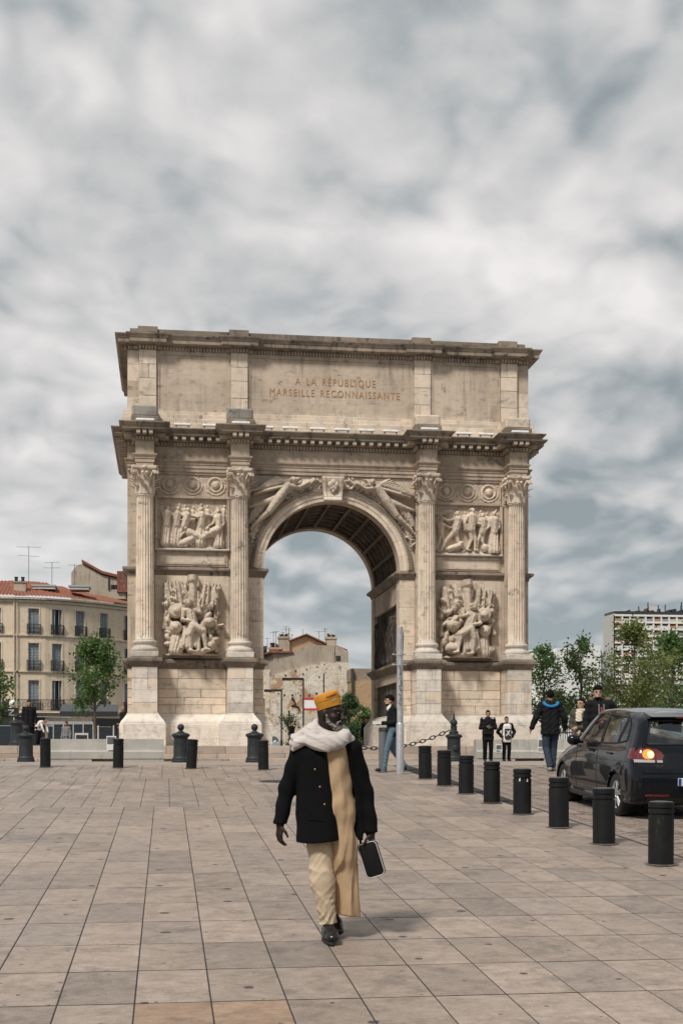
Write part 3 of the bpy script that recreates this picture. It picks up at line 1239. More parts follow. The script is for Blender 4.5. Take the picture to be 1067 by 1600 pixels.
# ---------------------------------------------------------------- carved reliefs as height fields
class Relief:
    def __init__(self, u0, u1, z0, z1, step=.016):
        self.u = np.arange(u0, u1 + step / 2, step)
        self.z = np.arange(z0, z1 + step / 2, step)
        self.U, self.Z = np.meshgrid(self.u, self.z)
        self.H = np.zeros_like(self.U)

    def cap(self, a, b, ra, rb, base=0.0, hs=1.0, rip=0.0, rk=60.0):
        ax, az = a
        bx, bz = b
        dx, dz = bx - ax, bz - az
        L2 = dx * dx + dz * dz + 1e-9
        t = np.clip(((self.U - ax) * dx + (self.Z - az) * dz) / L2, 0, 1)
        r = ra + (rb - ra) * t
        ex, ez = self.U - (ax + t * dx), self.Z - (az + t * dz)
        d = np.sqrt(ex * ex + ez * ez)
        q = np.clip(1 - (d / r) ** 2, 0, None)
        side = (ex * -dz + ez * dx) / math.sqrt(L2)
        h = base + hs * r * np.sqrt(q)
        if rip:
            h = h + rip * np.sin(side * rk + 3 * t) * (q > 0)
        self.H = np.where(q > 0, np.maximum(self.H, h), self.H)

    def ell(self, c, rx, rz, base=0.0, h=.1, rot=0.0, rings=0):
        ca, sa = math.cos(rot), math.sin(rot)
        x = (self.U - c[0]) * ca + (self.Z - c[1]) * sa
        z = -(self.U - c[0]) * sa + (self.Z - c[1]) * ca
        q = 1 - (x / rx) ** 2 - (z / rz) ** 2
        hh = base + h * np.sqrt(np.clip(q, 0, None))
        if rings:
            hh = hh + .02 * np.sin(rings * np.sqrt(np.clip(1 - q, 0, 1)))
        self.H = np.where(q > 0, np.maximum(self.H, hh), self.H)

    def blade(self, a, b, w, base=.1, h=.06):
        """flag, spear head or feather: pointed ridge from a to b"""
        ax, az = a
        dx, dz = b[0] - ax, b[1] - az
        L = math.hypot(dx, dz)
        t = ((self.U - ax) * dx + (self.Z - az) * dz) / (L * L)
        s = (-(self.U - ax) * dz + (self.Z - az) * dx) / L
        ww = w * np.clip(np.sin(np.clip(t, 0, 1) * math.pi * .92 + .08), 0, 1)
        ok = (t > 0) & (t < 1) & (np.abs(s) < ww)
        hh = base + h * (1 - np.abs(s) / np.maximum(ww, 1e-4))
        self.H = np.where(ok, np.maximum(self.H, hh), self.H)

    def person(self, x, z, h, d=1, lean=0.0, base=.05, arm1=.6, arm2=-.3, step=.15, robe=False, look=0.0, hs=.95):
        """a carved standing figure, feet at (x, z); angles in radians"""
        hip = (x + lean * .45 * h, z + .50 * h)
        sh = (x + lean * .95 * h, z + .80 * h)
        hd = (sh[0] + d * .02 * h + look * .03 * h, z + .925 * h)
        r = .1 * h
        self.cap(hip, sh, r * .95, r * 1.15, base + .02, hs, .006, 70)
        self.cap((sh[0] - .09 * h, sh[1]), (sh[0] + .09 * h, sh[1]), r * .6, r * .6, base + .03, hs)
        self.cap((sh[0], sh[1] + .03 * h), hd, r * .4, r * .4, base + .02, hs)
        self.ell(hd, .056 * h, .072 * h, base + .035, .075 * h + .02)
        self.ell((hd[0] - d * .012 * h, hd[1] + .035 * h), .062 * h, .05 * h, base + .03, .07 * h + .015, 0, 18)
        f1 = (x + step * h, z)
        f2 = (x - step * h, z)
        for f, kx in ((f1, .02), (f2, -.02)):
            k = ((hip[0] + f[0]) / 2 + d * .05 * h, z + .27 * h)
            self.cap((hip[0] + kx * h, hip[1]), k, r * .72, r * .52, base, hs)
            self.cap(k, (f[0], f[1] + .03 * h), r * .5, r * .3, base, hs)
            self.cap((f[0], f[1] + .025 * h), (f[0] + d * .08 * h, f[1] + .01 * h), r * .28, r * .2, base + .02, hs)
        for s, a in ((1, arm1), (-1, arm2)):
            p = (sh[0] + s * .1 * h, sh[1] - .01 * h)
            e = (p[0] + .17 * h * math.sin(a), p[1] - .17 * h * math.cos(a))
            w = (e[0] + .15 * h * math.sin(a + .7 * d), e[1] - .15 * h * math.cos(a + .7 * d))
            self.cap(p, e, r * .46, r * .38, base + .06, hs)
            self.cap(e, w, r * .36, r * .26, base + .075, hs)
            self.ell(w, .03 * h, .03 * h, base + .08, .03)
        if robe:
            self.cap((hip[0], hip[1] + .1 * h), (x, z + .06 * h), r * 1.05, r * 1.6, base - .01, .75, .014, 62)

    def shape(self, flat=.02):
        rs = np.random.RandomState(4)
        n = rs.rand(*self.H.shape)
        k = np.array([1, 2, 1]) / 4.0
        for _ in range(2):
            n = (np.roll(n, 1, 0) + n * 2 + np.roll(n, -1, 0)) / 4
            n = (np.roll(n, 1, 1) + n * 2 + np.roll(n, -1, 1)) / 4
        self.H = self.H + (n - .5) * .06 * (self.H > .01)
        H = self.H
        H[1:-1, 1:-1] = (H[1:-1, 1:-1] * 6 + H[:-2, 1:-1] + H[2:, 1:-1] + H[1:-1, :-2] + H[1:-1, 2:]) / 10
        return self

    def build(self, name, v0, parent, mask=None, mat='stone_relief'):
        self.shape()
        P = np.stack([self.U, v0 - self.H, self.Z], -1)
        return MB().grid(P, mask).build(name, M[mat], parent, True)


def battle_reliefs():
    rng = random.Random(77)
    for k, (u0, u1) in enumerate(((-6.04, -3.66), (3.68, 6.0))):
        z0, z1 = 6.82, 8.48
        r = Relief(u0, u1, z0, z1, .017)
        w = u1 - u0
        r.ell((u0 + w / 2, z0 - .05), w * .55, .16, 0, .16)
        for i in range(46):
            x, z = rng.uniform(u0 + .05, u1 - .05), rng.uniform(z0 + .2, z1 - .12)
            a_ = rng.uniform(0, 3.1)
            L_ = rng.uniform(.05, .22)
            r.cap((x, z), (x + L_ * math.cos(a_), z + L_ * math.sin(a_)), rng.uniform(.03, .06), rng.uniform(.025, .05), .0, .9, .006, 90)
        if k == 0:
            # crowd round a fallen man
            for i in range(9):
                r.person(u0 + .2 + i * w / 9.2, z0 + .45 + rng.uniform(-.06, .1), 1.08 + rng.uniform(-.05, .08), rng.choice((-1, 1)), rng.uniform(-.06, .06), .0, rng.uniform(-.2, 1.0), rng.uniform(-1, .3), .06, rng.random() < .5)
            r.person(u0 + .28, z0 + .10, 1.36, 1, .04, .09, .7, .2, .07, True)
            r.person(u0 + .62, z0 + .12, 1.30, 1, .05, .10, .9, .2, .08, True)
            r.person(u0 + .80, z0 + .08, 1.30, 1, .18, .13, 1.3, .9, .26)
            r.person(u0 + 1.45, z0 + .12, 1.30, -1, .05, .09, 1.5, -1.2, .1, True)
            r.person(u0 + 2.10, z0 + .05, 1.30, -1, .0, .10, .2, -.3, .06, True)
            # reclining figures
            for (x, z, s) in ((u0 + 1.5, z0 + .30, -1), (u0 + .75, z0 + .06, 1)):
                r.cap((x, z + .05), (x + s * .42, z + .24), .13, .15, .12, .95)
                r.ell((x + s * .55, z + .36), .075, .09, .16, .11)
                r.cap((x, z + .05), (x - s * .34, z + .22), .10, .08, .12, .95)
                r.cap((x - s * .34, z + .22), (x - s * .58, z + .0), .075, .05, .12, .95)
                r.cap((x + s * .4, z + .26), (x + s * .2, z + .0), .06, .05, .17, .95)
            r.cap((u0 + 1.72, z0 + .5), (u0 + 2.02, z0 + .62), .14, .17, .13, 1)
            r.cap((u0 + 2.02, z0 + .62), (u0 + 2.12, z0 + .12), .11, .09, .14, 1)
            r.ell((u0 + 1.70, z0 + .66), .08, .09, .2, .1)
            r.cap((u0 + .55, z0 + .10), (u0 + 1.02, z0 + .66), .035, .035, .18, 1)
        else:
            for i in range(8):
                r.person(u0 + .2 + i * w / 8.2, z0 + .42 + rng.uniform(-.08, .1), 1.1 + rng.uniform(-.05, .08), rng.choice((-1, 1)), rng.uniform(-.06, .06), .0, rng.uniform(-.2, 1.0), rng.uniform(-1, .3), .06)
            r.person(u0 + .62, z0 + .06, 1.42, -1, .12, .12, .8, -1.4, .30)
            r.person(u0 + 1.28, z0 + .10, 1.50, 1, .0, .14, .35, -.5, .09)
            r.person(u0 + 1.66, z0 + .08, 1.36, -1, .03, .11, .1, -.9, .12)
            r.person(u0 + 2.10, z0 + .04, 1.46, -1, .0, .12, .1, -.2, .06, True)
            r.person(u0 + .18, z0 + .1, 1.15, 1, .02, .08, 1.0, .2, .16)
            r.cap((u0 + .5, z0 + .16), (u0 + .82, z0 + .26), .11, .12, .14, 1)
            r.ell((u0 + .92, z0 + .36), .07, .08, .17, .1)
            r.ell((u0 + 1.78, z0 + .22), .14, .15, .12, .10)
            r.cap((u0 + .05, z0 + 1.42), (u0 + .55, z0 + 1.46), .10, .10, .06, .8, .02, 90)
        r.H *= 1.7
        o = r.build('battle_relief', .16, arch)
        # sunk frame, ledge and inscribed tablet below
        for q in (MB().box(u0 - .09, u0, -.11, .05, z0 - .02, z1 + .05), MB().box(u1, u1 + .09, -.11, .05, z0 - .02, z1 + .05),
                  MB().box(u0 - .09, u1 + .09, -.13, .05, z1 + .052, z1 + .13)):
            q.build('relief_frame', M['stone'], arch)
        MB().box(u0 - .09, u1 + .09, -.20, .02, z0 - .10, z0 - .022, .02).build('relief_ledge', M['stone_pale'], arch)
        tb = MB().box(u0 - .02, u1 + .02, -.06, .02, 6.20, z0 - .104).build('tablet', M['stone_block'], arch)
        for q in (MB().box(u0 + .04, u1 - .04, -.095, -.05, 6.60, 6.66), MB().box(u0 + .04, u1 - .04, -.095, -.05, 6.26, 6.32),
                  MB().box(u0 + .04, u0 + .10, -.095, -.05, 6.322, 6.598), MB().box(u1 - .10, u1 - .04, -.095, -.05, 6.322, 6.598)):
            q.build('tablet_border', M['stone'], tb)


battle_reliefs()


def rosette_panels():
    dis = Relief(-.36, .36, -.36, .36, .02)
    for k in range(20):
        a = 2 * math.pi * k / 20
        dis.ell((.24 * math.cos(a), .24 * math.sin(a)), .06, .035, .03, .07, a + .9)
    dis.ell((0, 0), .13, .13, .03, .13)
    for k in range(8):
        a = 2 * math.pi * k / 8
        dis.ell((.09 * math.cos(a), .09 * math.sin(a)), .05, .035, .05, .10, a)
    rad = np.hypot(dis.U, dis.Z)
    dis.shape()
    me = MB().grid(np.stack([dis.U, -dis.H, dis.Z], -1), rad < .345).mesh('rosette', M['stone_relief'], True)
    for k, (u0, u1) in enumerate(((-6.04, -3.66), (3.68, 6.0))):
        z0, z1 = 8.66, 9.36
        r = Relief(u0, u1, z0, z1, .025)
        w = (u1 - u0) / 3
        for i in range(4):
            cx = u0 + i * w
            r.cap((cx, z0 + .05), (cx, z1 - .08), .03, .03, .0, 1.6)
            for s in (-1, 1):
                r.ell((cx + s * .08, z1 - .12), .08, .05, 0, .07, s * .6)
                r.ell((cx + s * .09, z0 + .14), .09, .05, 0, .07, -s * .7)
                r.ell((cx + s * .05, z0 + .33), .05, .04, 0, .06)
        for i in range(3):
            cx, cz = u0 + (i + .5) * w, (z0 + z1) / 2 + .02
            for j in range(22):
                a_ = math.pi * (1.0 + j / 21)
                r.ell((cx + .345 * math.cos(a_), cz - .02 + .33 * math.sin(a_)), .045, .035, 0, .10, a_)
            for j in range(14):
                a_ = 2 * math.pi * j / 14
                r.ell((cx + .36 * math.cos(a_), cz + .30 * math.sin(a_)), .03, .05, 0, .06, a_ + 1)
        pan = r.build('rosette_frieze', .05, arch)
        for i in range(3):
            link('rosette', me, pan, (u0 + (i + .5) * w, .035, (z0 + z1) / 2 + .02))
        for q in (MB().box(u0 - .04, u1 + .04, -.06, .02, z1 + .002, z1 + .075), MB().box(u0 - .05, u0, -.06, .02, z0 - .03, z1), MB().box(u1, u1 + .05, -.06, .02, z0 - .03, z1)):
            q.build('frieze_border', M['stone'], pan)


rosette_panels()


def trophies():
    for k, uc in enumerate((-4.86, 4.80)):
        rng = random.Random(91 + k)
        r = Relief(uc - 1.06, uc + 1.06, 3.10, 5.86, .017)
        d = 1 if k == 0 else -1
        # fans of flags, spears and leaves
        for i in range(46):
            a = rng.uniform(-1.05, 1.05)
            x = uc + rng.uniform(-.35, .35)
            z = rng.uniform(4.0, 4.7)
            L = rng.uniform(.7, 1.35)
            e = (x + math.sin(a) * L, min(5.72, z + math.cos(a) * L))
            if abs(e[0] - uc) < .95:
                r.blade((x, z), e, rng.uniform(.05, .12), rng.uniform(.05, .16), rng.uniform(.05, .10))
        for i in range(40):
            s = rng.choice((-1, 1))
            x, z = uc + s * rng.uniform(.30, .88), rng.uniform(3.25, 5.3)
            a = rng.uniform(0, 3.1)
            if rng.random() < .55:
                r.ell((x, z), rng.uniform(.10, .22), rng.uniform(.07, .15), rng.uniform(.06, .16), rng.uniform(.08, .16), a, rng.choice((0, 14, 22)))
            else:
                L = rng.uniform(.12, .34)
                r.cap((x, z), (x + L * math.cos(a), z + L * math.sin(a)), rng.uniform(.04, .09), rng.uniform(.03, .07), rng.uniform(.08, .17), .9, .008, 80)
        for s in (-1, 1):
            # tassels and banners hanging at the edges
            for i in range(7):
                x = uc + s * rng.uniform(.62, .92)
                z = rng.uniform(3.3, 4.6)
                r.cap((x, z + .45), (x + s * .05, z), .03, .10, .07, .8, .015, 70)
        # flags and plumes squaring off the upper corners
        for s in (-1, 1):
            for i in range(11):
                x = uc + s * (.28 + .06 * i)
                r.blade((x - s * .08, 4.55 + .05 * (i % 3)), (x + s * rng.uniform(-.02, .12), 5.74 - rng.uniform(0, .22)), rng.uniform(.06, .10), .06 + .05 * (i % 3), .09)
            for i in range(9):
                r.ell((uc + s * rng.uniform(.3, .92), rng.uniform(4.75, 5.45)), rng.uniform(.08, .16), rng.uniform(.05, .10), rng.uniform(.1, .17), .1, rng.uniform(0, 3), 16)
        # shield, helmets, drum, cuirass
        r.ell((uc - d * .52, 4.62), .30, .26, .14, .2, .3, 9)
        r.ell((uc + d * .55, 4.25), .24, .20, .16, .22, 0, 7)
        r.ell((uc + d * .52, 4.45), .20, .10, .18, .15, .8)
        r.ell((uc - d * .55, 4.05), .23, .22, .16, .22, .4, 8)
        r.cap((uc - d * .55, 3.28), (uc - d * .5, 3.66), .26, .25, .1, .75, .012, 60)
        r.ell((uc + d * .60, 3.45), .24, .20, .14, .22, .3, 6)
        r.ell((uc + d * .25, 3.22), .32, .12, .2, .14, .3)
        # the post
        zt = 5.84
        r.cap((uc + d * .02, 4.4), (uc + d * .02, zt), .155, .14, .10, 1.1)
        r.cap((uc + d * .02, 5.70), (uc + d * .02, zt), .18, .18, .10, 1.15)
        # seated figure in front of it
        B = .24
        hd = (uc - d * .12, 4.86)
        r.ell(hd, .10, .125, B + .08, .15)
        r.ell((hd[0], hd[1] + .07), .115, .09, B + .08, .14, 0, 14)
        ch = (uc - d * .08, 4.55)
        hp = (uc + d * .02, 4.10)
        r.cap(ch, hp, .19, .20, B, .9, .008, 60)
        r.cap((ch[0] - .16, ch[1] + .06), (ch[0] + .16, ch[1] + .06), .10, .10, B + .06, .9)
        r.cap((ch[0] - .2 * d, ch[1] + .05), (ch[0] - d * .26, ch[1] - .26), .075, .065, B + .08)
        r.cap((ch[0] - d * .26, ch[1] - .26), (ch[0] + d * .12, ch[1] - .32), .065, .05, B + .14)
        r.cap((ch[0] + .2 * d, ch[1] + .05), (ch[0] + d * .34, ch[1] + .0), .075, .06, B + .06)
        r.cap((ch[0] + d * .34, ch[1]), (ch[0] + d * .30, ch[1] + .26), .06, .05, B + .06)
        for s, kx, kz, fx, fz in ((1, .36, 3.92, .46, 3.30), (-1, -.10, 3.80, -.06, 3.25)):
            kn = (uc + d * kx, kz)
            ft = (uc + d * fx, fz)
            r.cap(hp, kn, .155, .13, B + .10, .9)
            r.cap(kn, ft, .115, .06, B + .10, .9)
            r.cap(ft, (ft[0] + d * .13, ft[1] - .03), .055, .045, B + .14)
        # drapery across the lap
        for i in range(12):
            s = i / 11
            r.cap((uc - d * .26 + d * s * .5, 4.08 - .1 * s), (uc - d * .34 + d * s * .55, 3.36 + .1 * math.sin(i)), .055, .075, B + .02 + .04 * (i % 2), .9)
        r.ell((uc, 3.12), 1.0, .12, .0, .2)
        mask = r.H > .012
        # widen the mask by one cell so that the carving sinks into the wall
        mk = mask.copy()
        mk[1:] |= mask[:-1]
        mk[:-1] |= mask[1:]
        mk[:, 1:] |= mask[:, :-1]
        mk[:, :-1] |= mask[:, 1:]
        r.H *= 2.0
        r.build('trophy_relief', .0, arch, mk)
        # plain wall behind, laid in courses
        bw = empty('bay_wall')
        bw.parent = arch
        MB().box(uc - 1.25, uc + 1.25, .0, .05, 3.0, 5.9).build('bay_core', M['joint'], bw)
        zz = 3.02
        while zz < 5.84:
            h = min(rng.uniform(.42, .55), 5.88 - zz)
            if 5.88 - zz - h < .2:
                h = 5.88 - zz
            for a, b in ((uc - 1.26, uc + rng.uniform(-.4, .4)),):
                MB().box(a, b - .002, -.016, .02, zz + .002, zz + h - .002, .003).build('stone_block', M['stone_block'], bw)
                MB().box(b + .002, uc + 1.26, -.016, .02, zz + .002, zz + h - .002, .003).build('stone_block', M['stone_block'], bw)
            zz += h


trophies()


def spandrels():
    for s in (-1, 1):
        r = Relief(-2.98 if s < 0 else .40, -.40 if s < 0 else 2.98, 6.9, 9.40, .017)

        def q(x, z):
            return (s * x, z)
        rng = random.Random(5 + s)
        # foliage following the arch
        for i in range(60):
            a = rng.uniform(.25, 1.45)
            rr = rng.uniform(2.88, 3.05 + .45 * abs(a - .8))
            r.ell((s * rr * math.cos(a), SPR + rr * math.sin(a)), rng.uniform(.05, .12), rng.uniform(.03, .06), .0, rng.uniform(.05, .1), rng.uniform(0, 3))
        # winged victory leaning along the curve
        B = .10
        hd, sh, hp = q(1.36, 9.20), q(1.58, 9.02), q(1.88, 8.60)
        kn1, kn2 = q(2.24, 8.10), q(2.42, 8.42)
        ft1, ft2 = q(2.78, 7.62), q(2.88, 8.28)
        r.ell(hd, .10, .12, B + .08, .14)
        r.ell((hd[0] + s * .03, hd[1] + .04), .11, .10, B + .06, .14, 0, 14)
        r.cap(sh, hp, .15, .17, B + .03, .95)
        r.cap(hp, kn1, .165, .12, B + .03, .95)
        r.cap(kn1, ft1, .11, .05, B + .02, .95)
        r.cap(hp, kn2, .15, .10, B, .95)
        r.cap(kn2, ft2, .09, .05, B, .95)
        r.cap(ft1, q(2.84, 7.50), .05, .04, B + .03)
        r.cap(sh, q(1.16, 8.98), .075, .06, B + .08)
        r.cap(q(1.16, 8.98), q(.84, 9.16), .058, .045, B + .08)
        r.cap(sh, q(1.95, 8.95), .075, .06, B + .06)
        r.cap(q(1.95, 8.95), q(2.4, 8.84), .055, .04, B + .06)
        # wings
        for i in range(11):
            t_ = i / 10
            r.blade(q(1.62 + .05 * i, 9.10 - .01 * i), q(2.05 + .085 * i, 9.36 - .055 * i - .03 * t_), .09, B + .02 + .03 * (1 - t_), .07)
        for i in range(6):
            r.blade(q(1.50, 9.12), q(1.1 + .06 * i, 9.36), .06, B * .6, .05)
        # trumpet and flying drapery
        r.cap(q(1.2, 9.12), q(2.75, 8.70), .03, .03, B + .12, 1)
        for i in range(10):
            x = .52 + i * .085
            r.cap(q(x, 9.28 - .015 * i + .03 * math.sin(i * 2)), q(x + .22, 9.14 - .03 * i + .05 * math.cos(i * 1.7)), .05, .06, .03 + .03 * (i % 2), 1)
        for i in range(9):
            x = 2.05 + i * .09
            r.cap(q(x, 8.62 - i * .055), q(x + .18, 8.44 - i * .10), .06, .05, .03 + .03 * (i % 2), .9)
        for i in range(8):
            r.cap(q(2.55 + .05 * (i % 4), 8.3 - i * .13), q(2.80, 8.16 - i * .15), .06, .045, .02, .9)
        rad = np.hypot(r.U, r.Z - SPR)
        mask = (rad > 2.80) & (np.abs(r.U) < 2.95)
        r.H *= 1.6
        r.build('victory_relief', -.02, arch, mask)


spandrels()


def inner_panels():
    """dark carved panels on the passage walls"""
    for s in (-1, 1):
        rng = random.Random(60 + s)
        r = Relief(0, 4.6, 0, 2.2, .03)
        for i in range(15):
            r.person(.25 + i * .3, .05 + rng.uniform(0, .3), 1.65 + rng.uniform(-.2, .2), rng.choice((-1, 1)), rng.uniform(-.05, .05), .02, rng.uniform(-.3, 1.2), rng.uniform(-1, .4), .12, rng.random() < .4)
        r.shape()
        X = s * (2.57 - r.H) if s > 0 else -(2.57 - r.H)
        P = np.stack([X, .9 + r.U, 2.86 + r.Z], -1)
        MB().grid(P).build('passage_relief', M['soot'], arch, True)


inner_panels()


def split_letters(me, mat, parent, ax=0, name='letter'):
    """cut a text mesh into one mesh for each letter (pieces that overlap along the line belong together)"""
    n = len(me.vertices)
    lab = list(range(n))

    def root(i):
        while lab[i] != i:
            lab[i] = lab[lab[i]]
            i = lab[i]
        return i
    for e in me.edges:
        a, b = root(e.vertices[0]), root(e.vertices[1])
        if a != b:
            lab[a] = b
    isl = {}
    for i in range(n):
        isl.setdefault(root(i), []).append(i)
    iv = sorted((min(me.vertices[i].co[ax] for i in q), max(me.vertices[i].co[ax] for i in q), k) for k, q in isl.items())
    groups, cur, end = [], [], -1e9
    for a, b, k in iv:
        if cur and a > end - .004:
            groups.append(cur)
            cur, end = [], -1e9
        cur.append(k)
        end = max(end, b)
    groups.append(cur)
    for g in groups:
        ids = [i for k in g for i in isl[k]]
        mp = {i: j for j, i in enumerate(ids)}
        m = MB().add([tuple(me.vertices[i].co) for i in ids], [tuple(mp[i] for i in p.vertices) for p in me.polygons if p.vertices[0] in mp])
        m.build(name, mat, parent)


def inscription():
    t = NT('bronze_lettering')
    M['letters'] = t.fin(t.mix(t.noise(t.pos(), 6, 4), (.36, .19, .085), (.46, .28, .15)), .6)
    for txt, x0, x1, z in (('A LA RÉPUBLIQUE', -1.29, 1.54, 12.615), ('MARSEILLE RECONNAISSANTE', -2.18, 2.40, 12.215)):
        cu = bpy.data.curves.new('inscription', 'FONT')
        cu.body = txt
        cu.size = .36
        cu.extrude = .012
        cu.space_character = 1.25
        cu.space_word = 1.5
        cu.resolution_u = 3
        tmp = bpy.data.objects.new('tmp_text', cu)
        COL.objects.link(tmp)
        dg = bpy.context.evaluated_depsgraph_get()
        dg.update()
        me = bpy.data.meshes.new_from_object(tmp.evaluated_get(dg))
        bpy.data.objects.remove(tmp)
        me.name = 'inscription'
        n = len(me.vertices)
        co = np.zeros(n * 3)
        me.vertices.foreach_get('co', co)
        co = co.reshape(-1, 3)
        mn, mx = co.min(0), co.max(0)
        sx = (x1 - x0) / (mx[0] - mn[0])
        out = np.zeros_like(co)
        out[:, 0] = x0 + (co[:, 0] - mn[0]) * sx
        out[:, 2] = z + co[:, 1] * .98
        out[:, 1] = -.004 - co[:, 2]
        me.vertices.foreach_set('co', out.ravel())
        me.update()
        ins = empty('inscription')
        ins.parent = arch
        split_letters(me, M['letters'], ins)


inscription()


def light_bars():
    """white strip lamps standing on the cornice ledge"""
    M['lamp_white'] = plain('white_lamp_housing', (.78, .78, .77), .45)
    M['bracket'] = plain('dark_bracket', (.06, .06, .06), .6)
    proto = None
    spots = []
    for x in (-5.2, -4.25, -2.35, -1.5, -.55, .3, 1.15, 2.0, 4.6, 5.4):
        spots.append((x, -.48, 10.885, 1.0))
    for u in CU:
        spots.append((u + .02, -1.04, 10.87, 1.1))
    spots.append((-7.12, -.42, 10.885, .75))
    names = ['between the two left columns, nearest the corner', 'between the two left columns, nearest the arch', 'above the left winged figure', 'second from the left over the arch', 'third from the left over the arch',
             'fourth from the left over the arch', 'second from the right over the arch', 'above the right winged figure', 'between the two right columns, left one', 'between the two right columns, right one',
             'on the block over the far left column', 'over the column left of the opening', 'over the column right of the opening', 'on the block over the far right column', 'at the far left corner of the cornice']
    for (x, v, z, w), nm in zip(spots, names):
        if proto is None:
            proto = empty('lamp_bar')
            MB().box(-.28, .28, -.05, .05, .05, .13, .02).build('housing', M['lamp_white'], proto)
            for s in (-1, 1):
                MB().box(s * .2 - .02, s * .2 + .02, -.03, .03, 0, .05).build('foot', M['bracket'], proto)
            o = proto
        else:
            o = copy_tree(proto)
        o.location = (AX + x, AY + v, AZ + z)
        o.scale = (w, 1, 1)
        tag(o, 'white strip lamp on the arch cornice, ' + nm, 'lamp', 'strip lamps along the cornice')


light_bars()
# ------------------------------------------------------------------ buildings behind
K1 = .0634                      # metres per pixel measured on the house front
M['plaster'] = stone('cream_plaster', (.72, .60, .455), (.67, .55, .41), stain=.10, streak=.22, bed=.05, bump=.004, rnd=.05, grey=(.50, .41, .31))
M['trim'] = stone('cream_trim', (.68, .58, .45), (.60, .50, .385), stain=.2, streak=.4, bed=.05, bump=.004, rnd=.05)
M['shutter'] = plain('blue_grey_shutter', (.23, .265, .29), .6, var=.25)
M['glass_dark'] = plain('dark_window_glass', (.035, .045, .055), .12, spec=.6)
M['iron'] = plain('black_iron', (.018, .018, .02), .5)
M['shop'] = plain('shop_dark', (.03, .032, .033), .4)
M['white_paint'] = plain('white_paint', (.74, .73, .71), .5)
M['zinc'] = plain('grey_zinc', (.42, .43, .44), .4, .3)
M['pale_panel'] = plain('pale_panel', (.55, .53, .49), .7)
t = NT('roman_tile')
p_ = t.pos()
M['rooftile'] = t.fin(t.mix(t.rng(t.noise(p_, 3.0, 5, .7), .3, .7), (.29, .10, .055), (.17, .065, .042)), .85)


def antenna(parent, x, y, z, h, arms, rng):
    m = MB().tube([(x, y, z), (x, y, z + h)], .026, 5)
    for k in range(arms):
        zz = z + h * (1 - .22 * k) - .1
        w = h * rng.uniform(.22, .36)
        m.tube([(x - w, y, zz), (x + w, y, zz + rng.uniform(-.1, .1))], .014, 4)
        for i in range(6):
            q = x - w + 2 * w * i / 5
            m.tube([(q, y - .25, zz), (q, y + .25, zz)], .009, 4)
    m.build('antenna', M['iron'], parent)


